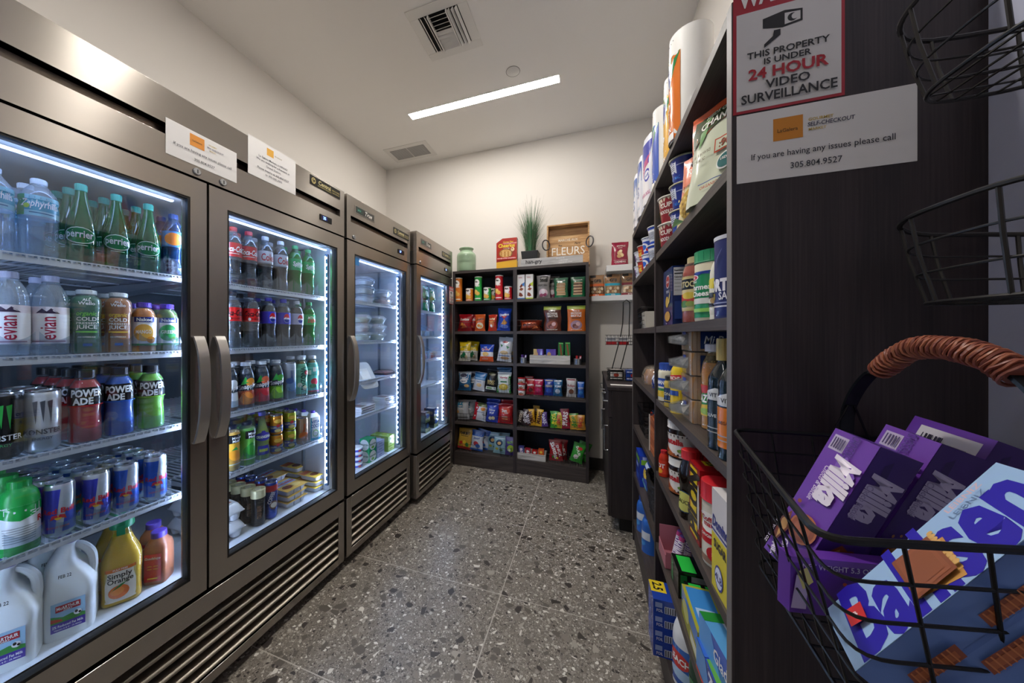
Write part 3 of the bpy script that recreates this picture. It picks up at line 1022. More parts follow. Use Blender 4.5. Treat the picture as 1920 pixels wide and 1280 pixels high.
# ================================================================== INSIDE THE WIDE COOLER, LEFT DOOR
FX = -1.337
W1, W2, W3, W4, W5 = 1.4752, 1.2172, .9652, .7252, .4402
WATERB = CLEAR('eaf3fb', .42)
zeph = bottle('water_bottle', 'water bottle', .205, .034, P_WATER, WATERB, ('d7dde6', .42, .93), (.50, .76, '8fd0e6', [('r', 0, .25, 1, .8, '3aa0c4'), ('r', 0, 0, .25, 1, '2d9a6a'), ('t', 'Zephyrhills', .55, .55, .34, 'eef6fa', {'s': .2, 'w': .75}), ('r', .35, .12, .8, .17, '2d6d9a'), ('e', .3, .45, .06, .12, 'a6c83e')]))
perr = bottle('sparkling_water_bottle', 'water bottle', .225, .0305, P_PERRIER, CLEAR('1fa464', .5), ('1d9a86', .40, .91), (.20, .46, None, [('e', .5, .5, .40, .40, 'e6efe6'), ('e', .5, .5, .38, .36, '0f7a44'), ('t', 'perrier', .5, .5, .34, 'f4f6f2', {'b': .02, 'w': .66}), ('r', .32, .02, .68, .05, 'd8e2d8')]))
fiji = bottle('blue_drink_bottle', 'bottle', .215, .031, P_SODA, CLEAR('2a5f9a', .5), ('1f3f7a', .42, .92), (.45, .7, '2f6fae', [('e', .5, .5, .3, .4, 'e07a2a')]))
evian = bottle('water_bottle', 'water bottle', .212, .033, P_EVIAN, WATERB, ('c7cbe6', .46, .92), (.14, .60, 'e9dde4', [('r', 0, .12, 1, .8, 'f3f1f4'), ('p', [(.25, .82), (.38, .95), (.46, .86), (.55, .96), (.72, .82)], '3a2a44'), ('t', 'evian', .5, .42, .28, 'a3203f', {'rot': 90, 'w': .62, 'b': .01, 'fill': 1}), ('r', .15, .05, .85, .08, '9a6a80')]))
def wello(c, c2):
    return bottle('juice_bottle', 'juice bottle', .182, .031, P_JUICE, CLEAR('e8f0ee', .2), ('dfe6ea', .66, .93), (.05, .88, None, [('t', 'ALL', .5, .95, .045, 'f2f2f2', {'b': .02}), ('t', 'Wello', .5, .885, .06, 'f2f2f2', {'b': .02}), ('t', 'organic', .5, .68, .08, c2, {'s': .2, 'w': .5}), ('t', 'COLD', .5, .59, .07, 'f0f0ea', {'w': .5, 'fill': 1}), ('t', 'PRESSED', .5, .51, .04, 'f0f0ea', {'w': .5, 'fill': 1}), ('t', 'JUICE', .5, .43, .07, 'f0f0ea', {'w': .5, 'fill': 1}), ('r', .25, .335, .75, .36, c2), ('t', 'AND NOTHING ELSE', .5, .25, .03, 'f0f0ea', {'w': .4}), ('r', .42, .08, .62, .13, '3a6ab0')]), (C(c, .3), .92))
wg = wello('1e6b46', '7fd05a'); wo = wello('c9712c', 'f2c94a')
def naked(c, c2, sub):
    return bottle('smoothie_bottle', 'juice bottle', .158, .030, P_NAKED, CLEAR('efe9e2', .15), ('5a3fb0', .6, .90), (.12, .70, 'e9e8ea', [('r', .2, .82, .85, 1, '2d3a7e'), ('t', 'Naked', .52, .91, .11, 'f2f2f2', {'b': .03}), ('e', .5, .45, .3, .3, c2), ('t', sub, .5, .48, .12, 'f4f2ea', {'b': .02, 'w': .45}), ('e', .72, .2, .14, .12, c), ('r', 0, 0, 1, .07, '2f7f3c')]), (C(c, .3), .88))
nko = naked('d98a1c', 'e8b04a', 'MANGO'); nkg = naked('4f7a1e', '2f8f4a', 'GREEN')
S_ = 'upper shelf, left door'
G_ = 'drinks behind the left door of the wide cooler'
columns([(-16, zeph, 'clear ribbed spring water bottle', .034), (73, zeph, 'clear ribbed spring water bottle', .034), (152, perr, 'green sparkling water bottle', .031), (218, perr, 'green sparkling water bottle', .031), (278, perr, 'green sparkling water bottle', .031), (325, fiji, 'dark blue drink bottle', .031, 3)], FX, W1, 'top ' + 'shelf, left door', G_)
columns([(17, evian, 'pink-labelled mineral water bottle', .033), (95, evian, 'pink-labelled mineral water bottle', .033), (162, wg, 'dark green cold pressed juice bottle', .031), (222, wo, 'orange cold pressed juice bottle', .031), (270, nko, 'orange smoothie bottle with purple cap', .031), (313, nkg, 'green smoothie bottle with purple cap', .031)], FX, W2, 'second shelf, left door', G_, rows=2)
def monster(b, c, tcol):
    claws = []
    for i, x in enumerate((.36, .5, .64)):
        claws.append(('p', [(x - .05, .9), (x + .05, .92), (x + .035, .7), (x + .015, .45 + .03 * (i == 1)), (x - .01, .62), (x - .03, .75)], c))
    return can('energy_drink_can', 'drink can', .158, .032, b, claws + [('t', 'MONSTER', .5, .30, .10, tcol, {'w': .8, 'b': .02}), ('t', 'ENERGY', .5, .16, .05, c, {'w': .45})])
mb_ = monster('16181a', '35b04a', 'e8e8e8'); mw = monster('e4e6ea', '4a4c52', '4a4c52')
def power(c, cd):
    return bottle('sports_drink_bottle', 'sports drink bottle', .205, .034, P_POWER, CLEAR('eef2f6', .12), ('23262c', .6, .89), (.50, .76, '17181b', [('t', 'POWER', .5, .70, .36, 'eef0f2', {'b': .04, 'w': .74, 'fill': 1}), ('t', 'ADE', .40, .28, .34, 'eef0f2', {'b': .04, 'w': .44, 'fill': 1}), ('r', 0, .0, 1, .06, c)]), (C(c, .25), .86))
pwr = power('c41a20', 'ffffff'); pwb = power('1c62c8', 'f'); pwg = power('7fd02e', 'f')
columns([(4, mb_, 'black energy can with green claw', .033, 3), (80, mw, 'white energy can with grey claw', .033, 3), (160, pwr, 'red sports drink bottle', .034, 4), (224, pwb, 'blue sports drink bottle', .034, 4), (283, pwg, 'lime sports drink bottle', .034, 4)], FX, W3, 'third shelf, left door', G_)
yog = bottle('yogurt_drink_bottle', 'yogurt bottle', .176, .034, P_NAKED, C('1fa043', .35), ('159a3c', .58, .86), (.04, .66, 'eceeee', [('r', 0, 0, 1, .10, '1fa043'), ('p', [(0, .8), (.5, .66), (1, .8), (1, 1), (0, 1)], '1fa043'), ('t', 'R', .9, .6, .14, 'c42a2a', {'b': .03})] + [('r', .2, .18 + .055 * i, .78, .20 + .055 * i, '9aa0a0') for i in range(7)]))
def rbull(c1, c2):
    return can('slim_energy_can', 'drink can', .145, .0285, c2, [('p', [(0, .02), (.42, .02), (.55, .98), (0, .98)], c1), ('p', [(.58, .02), (1, .02), (1, .5), (.66, .5)], c1), ('t', 'Red Bull', .5, .5, .11, 'cc2a3a', {'b': .03, 'w': .84}), ('e', .5, .35, .08, .05, 'e2b53a'), ('p', [(.32, .3), (.5, .36), (.47, .42), (.36, .4)], 'c8323e'), ('p', [(.68, .3), (.5, .36), (.53, .42), (.64, .4)], 'c8323e'), ('t', 'ENERGY DRINK', .5, .14, .045, 'cc2a3a', {'w': .5})])
rb = rbull('3a3fae', 'cfd4dd'); rb2 = rbull('2756b8', 'c3cbd8')
columns([(36, yog, 'green yogurt drink bottle', .034, 3), (112, rb, 'slim purple-blue energy can', .0285, 4), (180, rb, 'slim purple-blue energy can', .0285, 4), (236, rb2, 'slim blue and silver energy can', .0285, 4), (291, rb2, 'slim blue and silver energy can', .0285, 4)], FX, W4, 'fourth shelf, left door', G_)
# milk jug with a handle loop
def jug():
    m = MB(); b = C('e9eef0', .38)
    secs = [(0, .044, .044, 0, 0, 5), (.006, .048, .048, 0, 0, 5), (.09, .048, .048, 0, 0, 5), (.13, .048, .048, 0, 0, 4.5), (.165, .040, .046, -.008, 0, 4), (.195, .030, .040, -.016, 0, 3), (.222, .021, .024, -.012, 0, 2.4), (.236, .018, .018, -.008, 0, 2), (.246, .017, .017, -.006, 0, 2)]
    secs = catmull(secs, 3)
    m.loft(secs, b, 28)
    hd = catmull([(.002, 0, .232), (.020, 0, .222), (.037, 0, .196), (.041, 0, .165), (.039, 0, .135), (.028, 0, .120)], 3)
    m.tube(hd, [.010] * len(hd), b, 10)
    c = MB(); c.lathe([(.0195, .243), (.0205, .245), (.0205, .260), (.0185, .263)], C('5c43b4', .35), 28, (-.006, 0))
    l = MB()
    S = lambda u, v, o: (-.030 + u * .062, -.0486 - o, .022 + v * .078)
    l.art([('r', 0, 0, 1, 1, '4a35a0'), ('r', 0, .30, 1, 1, '9ec4e0'), ('p', [(0, .3), (1, .3), (1, .42), (.6, .52), (.3, .46), (0, .58)], '3c8a3e'), ('p', [(0, .5), (.3, .42), (.35, .34), (0, .36)], 'b5432e'),
           ('r', .14, .68, .86, .90, 'a81f2c'), ('t', 'McARTHUR', .5, .80, .11, 'f0eeea', {'b': .02, 'w': .66}), ('t', 'DAIRY', .5, .715, .05, 'f0eeea', {'w': .3}), ('e', .78, .5, .12, .09, 'f0f0f0'), ('e', .74, .53, .05, .05, '202020'), ('e', .84, .48, .04, .04, '202020'),
           ('t', '2% Reduced Fat Milk', .5, .2, .085, 'f0f0f6', {'w': .9, 'b': .015}), ('t', 'Vitamins A & D - 2% Milkfat', .5, .09, .045, 'f0f0f6', {'w': .8})], S, .062, .078, False)
    p = MB(); p.art([('t', 'FEB 22', .5, .5, .9, '2a2f38', {'w': .9})], lambda u, v, o: (-.018 + u * .026, -.0430 + (v * .008) * .2 - o - .006, .165 + v * .009), .026, .009, False)
    return Proto('milk_jug', 'milk jug', [['jug_body', m], ['cap', c], ['label', l], ['date_print', p]])
JUG = jug()
def carafe():
    m = MB(); b = CLEAR('f0e6b0', .2)
    secs = catmull([(0, .042, .034, 0, 0, 4), (.008, .045, .037, 0, 0, 4), (.05, .044, .036, 0, 0, 4), (.11, .046, .038, 0, 0, 3.6), (.14, .043, .035, 0, 0, 3), (.18, .028, .026, 0, 0, 2.4), (.205, .021, .021, 0, 0, 2), (.225, .021, .021, 0, 0, 2)], 3)
    m.loft(secs, b, 28)
    d = MB(); d.loft([(z + .001, rx - .0016, ry - .0016, a, c, e) for z, rx, ry, a, c, e in secs if z < .20], C('e8c92e', .3), 28)
    c = MB(); c.lathe([(.027, .222), (.028, .224), (.0265, .245), (.024, .247)], C('148a5c', .35), 32)
    c.box(-.009, .009, -.0285, -.025, .205, .232, C('148a5c', .35))
    l = MB()
    S = lambda u, v, o: (-.033 + u * .066, -.0385 - .0008 - o + .006 * abs(2 * u - 1) ** 4, .015 + v * .098)
    l.grid(S, 8, 2, FILM('efe9dc'))
    l.art([('r', 0, .9, 1, 1, 'd9722a'), ('t', 'PULP FREE', .5, .95, .05, 'f4f0e6'), ('t', 'Simply', .48, .76, .15, '1f1d1b', {'w': .8}), ('t', 'Orange', .5, .60, .14, '1f1d1b', {'w': .84}), ('e', .45, .28, .34, .2, 'e0702a'), ('e', .4, .31, .22, .12, 'e88a3a'), ('p', [(.2, .34), (.5, .5), (.75, .56), (.5, .42)], '2f7a34'), ('r', 0, 0, 1, .05, 'efe9dc')], S, .066, .098, 2)
    return Proto('orange_juice_carafe', 'juice bottle', [['carafe_body', m], ['juice', d], ['cap', c], ['label', l]])
CARAFE = carafe()
def sqbottle():
    m = MB(); m.loft(catmull([(0, .030, .030, 0, 0, 5), (.005, .033, .033, 0, 0, 5), (.11, .033, .033, 0, 0, 5), (.135, .026, .026, 0, 0, 3), (.148, .019, .019, 0, 0, 2), (.152, .018, .018, 0, 0, 2)], 2), C('96583a', .35), 24)
    c = MB(); c.lathe([(.021, .148), (.0215, .150), (.0215, .166), (.019, .168)], C('5c43b4', .35), 28)
    l = MB()
    S = lambda u, v, o: (-.024 + u * .048, -.0336 - o, .012 + v * .092)
    l.art([('r', 0, 0, 1, 1, 'b8242a'), ('t', 'Guadalupe', .5, .84, .09, 'f0e6e0', {'s': .2}), ('r', .2, .55, .45, .57, 'e2b53a'), ('r', .55, .55, .82, .57, 'e2b53a'), ('r', .2, .45, .45, .47, 'e2b53a'), ('r', .55, .45, .82, .47, 'e2b53a'), ('r', .2, .1, .8, .14, 'e2b53a')], S, .048, .092, False)
    S2 = lambda u, v, o: (-.0336 - o, .024 - u * .048, .012 + v * .092)
    l.art([('r', 0, 0, 1, 1, 'b8a478')] + [('r', .15, .1 + .08 * i, .85, .13 + .08 * i, '6a5a50') for i in range(10)], S2, .048, .092, False)
    return Proto('square_drink_bottle', 'juice bottle', [['bottle_body', m], ['cap', c], ['label', l]])
SQB = sqbottle()
for i, (px, k, P, dx, lab, sc) in enumerate([(22, 0, JUG, .056, 'white milk jug with purple cap, left front on cooler floor', 1.0), (135, 0, JUG, .056, 'white milk jug with purple cap, right front beside orange juice', 1.0), (-14, 1, JUG, .170, 'milk jug second row, leftmost behind left front jug', 1.0), (104, 1, JUG, .172, 'milk jug second row, behind the gap between front jugs', 1.0),
                                   (229, 0, CARAFE, .054, 'yellow orange juice carafe with green cap, in front', 1.02), (215, 1, CARAFE, .148, 'yellow orange juice carafe standing behind the front one', 1.02), (298, 0, SQB, .045, 'brown drink bottle with red label and purple cap', .98), (288, 1, SQB, .125, 'brown purple-capped bottle behind the red-labelled one', .98)]):
    X = FX - dx
    P.place((X, yat(px, X), W5), PI / 2 - (.5 if P is not SQB else .95), lab, 'milk and juice on the cooler floor', scale=sc)

# ================================================================== WIDE COOLER, RIGHT DOOR
G2 = 'drinks behind the right door of the wide cooler'
def soda(drink, capc, lab, h=.235, r=.0315, body='eef2f6'):
    return bottle('soda_bottle', 'soda bottle', h, r, P_SODA, CLEAR(body, .14), (capc, .44, .925), (.47, .71) + lab, (C(drink, .15), .86))
coke = soda('160b0a', 'c8302c', ('c9201f', [('t', 'Coca-Cola', .5, .55, .40, 'f2eeee', {'s': .3, 'b': .02, 'w': .86}), ('r', .2, .2, .7, .24, 'f2eeee')]))
diet = soda('160b0a', 'd8dade', ('c9ccd2', [('t', 'Coke', .55, .5, .55, 'b92029', {'b': .02, 'w': .66}), ('r', 0, 0, 1, .08, '8d9096')]))
sprite = soda('9fd8b4', '1fa05a', ('1fb060', [('p', [(.3, .3), (.5, .75), (.85, .6), (.7, .2)], '9fe0b8'), ('t', 'Sprite', .55, .5, .36, 'f2f6f2', {'b': .02, 's': .15, 'w': .6})]), body='35b873')
zero = soda('120a0a', '2a2c30', ('c9201f', [('t', 'Coca-Cola', .5, .6, .40, '1a1214', {'s': .3, 'b': .02, 'w': .86}), ('t', 'ZERO SUGAR', .5, .2, .13, '1a1214', {'w': .5}), ('e', .3, .18, .06, .12, 'f0e8e8')]), .232)
PEP = [('e', .56, .5, .155, .40, 'e6e8f0'), ('p', [(.56 + .155 * math.cos(t), .5 + .4 * math.sin(t)) for t in [PI * k / 8 for k in range(9)]] + [(.5, .42), (.62, .56)][::-1], 'c8252e'), ('p', [(.56 + .14 * math.cos(-t), .42 + .30 * math.sin(-t)) for t in [PI * k / 8 for k in range(9)]], '23348e')]
pepsi = soda('140c0c', '4a49c0', ('3a37b2', PEP), .222)
pepsid = soda('140c0c', 'dfe2ea', ('b4b8d8', PEP), .222)
dew = soda('2f9a3c', '1f9a52', ('2fa04e', [('t', 'MTN', .45, .68, .25, 'e8eee4', {'s': .3, 'b': .02, 'w': .4}), ('t', 'DEW', .55, .38, .34, 'c8303a', {'s': .3, 'b': .03, 'w': .62})]), .222, body='4ac46a')
columns([(437, coke, 'cola bottle with red label', .0325), (466, coke, 'cola bottle with red label', .0325), (497, diet, 'diet cola bottle with silver label', .0325), (526, diet, 'diet cola bottle with silver label', .0325), (553, sprite, 'green lemon-lime soda bottle', .0325), (577.5, sprite, 'green lemon-lime soda bottle', .0325)], FX, W1, 'top shelf, right door', G2, rows=2)
columns([(436, zero, 'cola bottle, black-lettered red label', .0325), (471, zero, 'cola bottle, black-lettered red label', .0325), (503, pepsi, 'cola bottle with blue label', .0325), (531, pepsi, 'cola bottle with blue label', .0325), (556, pepsid, 'cola bottle, white cap, silver label', .0325), (579, dew, 'bright green soda bottle', .0325)], FX, W2, 'second shelf, right door', G2, rows=2)
def snap(c, c2, fruit):
    return bottle('tea_bottle', 'tea bottle', .190, .0315, P_SNAP, CLEAR('e6ecf0', .15), ('dfe4ea', .62, .92), (.08, .86, '232f3c', [('r', 0, 0, 1, .42, c2), ('e', .45, .18, .3, .18, c), ('e', .62, .62, .2, .12, fruit), ('p', [(.2, .55), (.4, .78), (.55, .6)], '35b04a'), ('t', 'Snapple', .5, .49, .12, 'f0f0f4', {'b': .03, 'w': .8, 'rot': 8})]), (C('7a3a1c', .3), .84))
sn = [snap('d8dfe6', 'dde4ea', 'e8ecee'), snap('e0863a', 'b8502e', 'f09a3a'), snap('c8323e', 'cc4a52', 'e06a4a'), snap('8cc83a', '5f9a2e', '4aa03c')]
saqua = can('tall_water_can', 'drink can', .172, .0305, 'b5c2d4', [('t', 'SMART', .5, .7, .07, '2a4a8a', {'rot': 90, 'w': .6}), ('e', .5, .3, .3, .16, '7a9ac4'), ('e', .4, .5, .2, .1, '4a6aa4')])
def ariz(c, art):
    return bottle('tea_bottle', 'tea bottle', .196, .0315, P_SNAP, CLEAR('dfeee6', .15), ('e4e8ec', .6, .925), (.06, .82, c, art), (C('8a6a2e', .3), .88))
ar1 = ariz('7ac8a8', [('t', 'ARIZONA', .5, .5, .16, '2a4a44', {'rot': 90, 'w': .8}), ('e', .3, .3, .14, .08, 'd8e8d8'), ('e', .7, .7, .14, .08, 'c8505a'), ('e', .6, .2, .14, .08, 'e8e8c8')])
ar2 = ariz('6ac4bc', [('r', .1, .6, .3, .75, 'e8eee8'), ('r', .4, .7, .6, .85, 'e8eee8'), ('r', .7, .55, .9, .7, 'e8eee8'), ('e', .5, .35, .22, .12, 'c8404e'), ('e', .4, .2, .2, .08, '2f8a4a'), ('r', 0, 0, 1, .05, 'c8404e')])
columns([(429, sn[0], 'dark-topped fruit tea bottle, pale label', .0315), (461, sn[1], 'orange and black fruit tea bottle', .0315), (490, sn[2], 'red and black fruit tea bottle', .0315), (517, sn[3], 'lime and black fruit tea bottle', .0315), (542, saqua, 'tall pale blue drink can', .0305), (564, ar1, 'pale green tea bottle with patterned wrap', .0315), (585, ar2, 'turquoise checked tea bottle', .0315)], FX, W3, 'third shelf, right door', G2, rows=2)
def mm(c, c2):
    return bottle('juice_bottle', 'juice bottle', .178, .0315, P_JUICE, CLEAR('eef0e6', .15), ('23262c', .6, .92), (.10, .82, c, [('r', .3, .72, 1, .98, '1c1d1f'), ('t', 'Minute', .66, .88, .08, 'f2f2ee', {'b': .02, 'w': .5}), ('t', 'Maid', .6, .78, .08, 'f2f2ee', {'b': .02, 'w': .4}), ('e', .5, .3, .32, .2, c2), ('p', [(.4, .5), (.6, .6), (.7, .5)], '2f8a3c'), ('r', .1, .05, .9, .08, 'f0f0e6')]), (C(c, .3), .88))
mm1 = mm('e8b23a', 'e89a2a'); mm2 = mm('6ab84a', '3fa040')
orang = bottle('orange_soda_bottle', 'soda bottle', .205, .031, P_ORANGINA, CLEAR('e0ecc8', .2), ('5a48b8', .46, .92), (.06, .62, None, [('e', .5, .76, .46, .16, '3d37a0'), ('t', 'ORANGINA', .5, .76, .10, 'f0f0f0', {'b': .03, 'w': .72}), ('r', .22, .08, .78, .42, '3d37a0'), ('r', .3, .2, .7, .3, 'c8d03a'), ('p', [(.42, .98), (.58, .98), (.66, .86), (.34, .86)], '3d37a0')]), (C('c2cf8e', .3), .86))
def sanp(c):
    return can('sparkling_juice_can', 'drink can', .088, .0265, c, [('r', 0, .06, 1, .46, '1f3f92'), ('t', 'SANPELLEGRINO', .5, .34, .11, 'f0e6c8', {'w': .9}), ('e', .5, .16, .2, .1, 'e2d08a'), ('e', .5, .75, .22, .12, 'f4c95a'), ('e', .5, .46, .1, .09, 'c8323e')])
sp1 = sanp('e0912a'); sp2 = sanp('b4bf2e')
jcan = can('juice_can', 'drink can', .13, .028, 'c9a48a', [('t', 'J', .5, .66, .26, 'b5582e', {'b': .04}), ('e', .5, .3, .3, .16, 'd8743a'), ('r', .1, .05, .9, .12, 'a86a4a')])
def vita():
    m = MB(); m.loft([(0, .026, .026, 0, 0, 8), (.118, .026, .026, 0, 0, 8), (.136, .018, .014, 0, .004, 4)], C('dfe6ec', .35), 24)
    S = lambda u, v, o: (-.026 + u * .052, -.0262 - o, v * .118)
    m.art([('r', 0, 0, 1, .1, '3aa0b8'), ('r', 0, .1, .12, 1, '3aa0b8'), ('t', 'VITA', .5, .8, .12, '2f5aa0', {'b': .03}), ('t', 'COCO', .5, .62, .14, '2f5aa0', {'b': .03}), ('e', .5, .3, .3, .16, '9ac88a'), ('e', .5, .3, .22, .11, 'f2f4ee')], S, .052, .118, False)
    c = MB(); c.lathe([(.010, .130), (.011, .132), (.011, .146), (.009, .148)], C('5c43b4', .35), 18, (0, .004))
    return Proto('coconut_water_carton', 'drink carton', [['carton_body', m], ['cap', c]])
vt = vita()
columns([(433, mm1, 'yellow juice bottle with black cap', .0315), (463, mm2, 'green juice bottle with black cap', .0315), (491, orang, 'round-bellied orange soda bottle', .031), (566, jcan, 'copper-toned juice can', .028), (587, vt, 'white coconut water carton, purple cap', .028, 4)], FX, W4, 'fourth shelf, right door', G2, rows=3)
for i, (px, P, d) in enumerate([(518, sp1, 'orange and blue sparkling juice can'), (543.5, sp2, 'lime and blue sparkling juice can')]):
    for k in range(4):
        for j in range(2):
            x = FX - .0265 - k * .0575
            P.place((x, yat(px, FX - .0265), W4 + .0004 + .0885 * j), PI / 2 - .4, '%s, %s row, %s of two, lower right-door shelf' % (d, ROW[k], ('bottom', 'top')[j]), G2)
# cooler floor: egg cartons, coffee cans, packed trays
def eggs():
    m = MB(); b = C('dcdfe6', .75)
    W, D = .30, .115
    m.box(-W / 2, W / 2, -D / 2, D / 2, .032, .036, b)
    for i in range(6):
        for j in range(2):
            c = (-W / 2 + W * (i + .5) / 6, -D / 4 + D / 2 * j)
            m.lathe([(.012, 0), (.018, .004), (.025, .033)], b, 12, c)
    l = MB()
    l.loft([(.0365, W / 2 + .002, D / 2 + .003, 0, 0, 9), (.040, W / 2 + .002, D / 2 + .003, 0, 0, 9), (.062, W / 2 - .008, D / 2 - .008, 0, 0, 7), (.070, W / 2 - .016, D / 2 - .016, 0, 0, 6)], b, 40)
    S = lambda u, v, o: ((u - .5) * .26, (v - .5) * .09, .0702 + o)
    l.art([('r', .55, .2, .95, .8, 'e2a094'), ('t', 'EGGS', .3, .5, .5, 'c86a5a', {'b': .03, 'w': .4})], S, .26, .09, False)
    S = lambda u, v, o: ((u - .5) * .2, -D / 2 - .0035 - o, .036 + v * .005)
    return Proto('egg_carton', 'egg carton', [['tray', m], ['lid', l]])
EGG = eggs()
for k in range(2): EGG.place((FX - .162, .918, W5 + .001 + .0715 * k), .04 - .05 * k, ('lower', 'upper')[k] + ' grey pulp egg carton stacked on the cooler floor', 'egg cartons')
def nitro():
    h, r = .155, .0275
    m = MB(); m.lathe([(r * .8, 0), (r, .008), (r, h - .03)], C('17171a', .25, .3), 26)
    m.art([('t', 'COLD BREW', .5, .5, .18, '7a5a44', {'rot': 90, 'w': .6})], cyl_S([(1, 0), (1, 1)], h, r, .1, .7, 2.4), 2.4 * r, .6 * h, 2)
    c = MB(); c.lathe([(r + .001, h - .034), (r + .001, h), (r * .9, h + .002), (r * .86, h - .003)], C('cfc79a', .4, .35), 26)
    c.box(-.01, .01, -.012, .012, h - .003, h - .0015, C('e0d9c0', .4))
    return Proto('coffee_can', 'coffee can', [['can_body', m], ['lid', c]])
NIT = nitro()
for j, (dx, px) in enumerate([(.030, 486), (.092, 469), (.154, 456), (.216, 446)]):
    NIT.place((FX - dx, yat(484, FX - .03), W5 + .001), PI / 2 - .5, 'black coffee can with pale gold lid, %s from the front' % ORD[j], 'gold-lidded coffee cans')
nesc = can('coffee_can', 'coffee can', .165, .0265, '1f3f8e', [('r', 0, .8, 1, 1, 'b8252e'), ('e', .6, .35, .25, .14, '6a4a34'), ('e', .6, .35, .18, .09, 'e8e0d0'), ('t', 'COFFEE', .45, .6, .11, 'e8e6e0', {'rot': 70, 'w': .4})])
for j, (dx, px) in enumerate([(.030, 508), (.092, 487), (.154, 469), (.216, 452)]):
    nesc.place((FX - dx, yat(508, FX - .03), W5 + .001), PI / 2 - .5, 'tall blue coffee can with red top, %s from the front' % ORD[j], 'red-topped coffee cans')
def snacktray(c1, c2):
    w, d, h = .115, .12, .028
    m = MB(); m.loft([(0, w / 2 - .008, d / 2 - .008, 0, 0, 8), (h - .004, w / 2, d / 2, 0, 0, 8)], C('d3d8e2', .3), 28)
    for i in (-1, 1): m.box(i * w / 6 - .001, i * w / 6 + .001, -d / 2 - .0012, -d / 2 + .004, .003, h - .006, C('9aa0b0', .4))
    l = MB(); l.box(-w / 2 - .002, w / 2 + .002, -d / 2 - .002, d / 2 + .002, h - .004, h - .002, FILM(c1))
    S = lambda u, v, o: ((u - .5) * w, (v - .5) * d, h - .002 + o)
    l.art([('r', 0, .62, 1, 1, c2), ('e', .3, .35, .2, .18, '7a3a24'), ('e', .7, .3, .18, .16, 'e8c87a'), ('t', 'Lunchables', .5, .8, .16, 'c83a2e', {'b': .03})], S, w, d, False)
    return Proto('snack_tray', 'snack tray', [['tray', m], ['lid_film', l]])
st = [snacktray('e0b45a', '9ab4dc'), snacktray('e8c04a', 'c87a3a')]
for a, (px, cnt, P, w) in enumerate([(541, 3, st[0], 'left'), (591, 3, st[1], 'right')]):
    for r_ in range(2):
        for k in range(cnt + (0 if r_ == 0 else 1)):
            x = FX - .072 - r_ * .13
            P.place((x, yat(px, FX - .072), W5 + .001 + .0285 * k), PI / 2 + (.03 if k % 2 else -.02), 'packed snack tray, %s from the bottom of %s %s pile' % (ORD[k], w, ('front', 'rear')[r_]), 'packed snack trays')
# ================================================================== MIDDLE COOLER
def clam(c='e6e9ee', w=.12, d=.12, h=.055):
    m = MB(); m.loft([(0, w / 2 - .014, d / 2 - .014, 0, 0, 5), (h * .62, w / 2, d / 2, 0, 0, 6), (h * .66, w / 2 + .003, d / 2 + .003, 0, 0, 6)], CLEAR('eef2f6', .35), 24)
    l = MB(); l.loft([(h * .66 + .0003, w / 2 + .003, d / 2 + .003, 0, 0, 6), (h * .72, w / 2, d / 2, 0, 0, 6), (h, w / 2 - .014, d / 2 - .014, 0, 0, 5)], CLEAR('f2f5f8', .4), 24)
    l.box(-.02, .02, -.015, .015, h, h + .0004, C('eceae6', .6))
    f = MB(); f.loft([(.003, w / 2 - .018, d / 2 - .018, 0, 0, 4), (h * .45, w / 2 - .008, d / 2 - .008, 0, 0, 4), (h * .7, w / 2 - .02, d / 2 - .02, 0, 0, 3)], C(c, .7), 20)
    return Proto('clear_food_container', 'food container', [['container_base', m], ['lid', l], ['food', f]])
CL = [clam('e2e4e6'), clam('b9c0a8'), clam('c8a898'), clam('d8d4cc')]
G3 = 'clear food containers in the middle cooler'
def stack(P, fx, px, z, n, desc, h=.056, dx=.067, group=G3, rz=PI / 2, n2='', jit=.1):
    X = fx - dx; y = yat(px, X)
    for k in range(n):
        P[k % len(P)].place((X, y, z + .0006 + h * k), rz + random.uniform(-jit, jit), '%s, %s from the bottom of its stack%s' % (desc, ORD[k], n2), group)
stack([CL[0], CL[3]], FX, 682, 1.4832, 3, 'clear food container on top shelf, left stack')
stack([CL[2], CL[0]], FX, 716, 1.4832, 2, 'clear food container on top shelf, right stack')
stack([CL[1], CL[3]], FX, 675, 1.2352, 3, 'clear salad container on second shelf, left stack')
stack([CL[1], CL[0]], FX, 704, 1.2352, 3, 'clear salad container on second shelf, right stack')
m = MB(); m.loft([(0, .06, .085, 0, 0, 6), (.018, .068, .095, 0, 0, 6), (.021, .072, .099, 0, 0, 6)], C('d0d3d6', .3, .7), 24); m.box(-.035, .035, -.03, .05, .0212, .0218, C('f2f2f0', .5))
TR = Proto('foil_tray', 'food tray', [['tray', m]])
TR.place((FX - .06, yat(682, FX - .06), .995), PI / 2 - .2, 'shiny foil food tray propped up on the third shelf', None, rx=.95)
m = MB(); m.loft([(0, .085, .065, 0, 0, 5), (.012, .10, .078, 0, 0, 5), (.014, .105, .082, 0, 0, 5)], C('15161a', .25), 24)
l = MB(); l.loft([(.0142, .095, .072, 0, 0, 4), (.03, .07, .05, 0, 0, 3)], CLEAR('d8c8c8', .3), 24); f = MB(); f.loft([(.0142, .08, .06, 0, 0, 4), (.022, .06, .045, 0, 0, 3)], C('7a3a34', .5), 20)
Proto('black_food_tray', 'food tray', [['tray', m], ['lid', l], ['food', f]]).place((FX - .085, yat(722, FX - .085), .9862), PI / 2, 'flat black food tray with clear lid, third shelf', None)
m = MB().box(-.075, .075, -.055, .055, 0, .014, C('cdd0d8', .5))
m.art([('r', .08, .1, .5, .9, '9a8a8a'), ('r', .55, .3, .9, .8, 'dcdde4')], lambda u, v, o: ((u - .5) * .15, (v - .5) * .11, .014 + o), .15, .11, False)
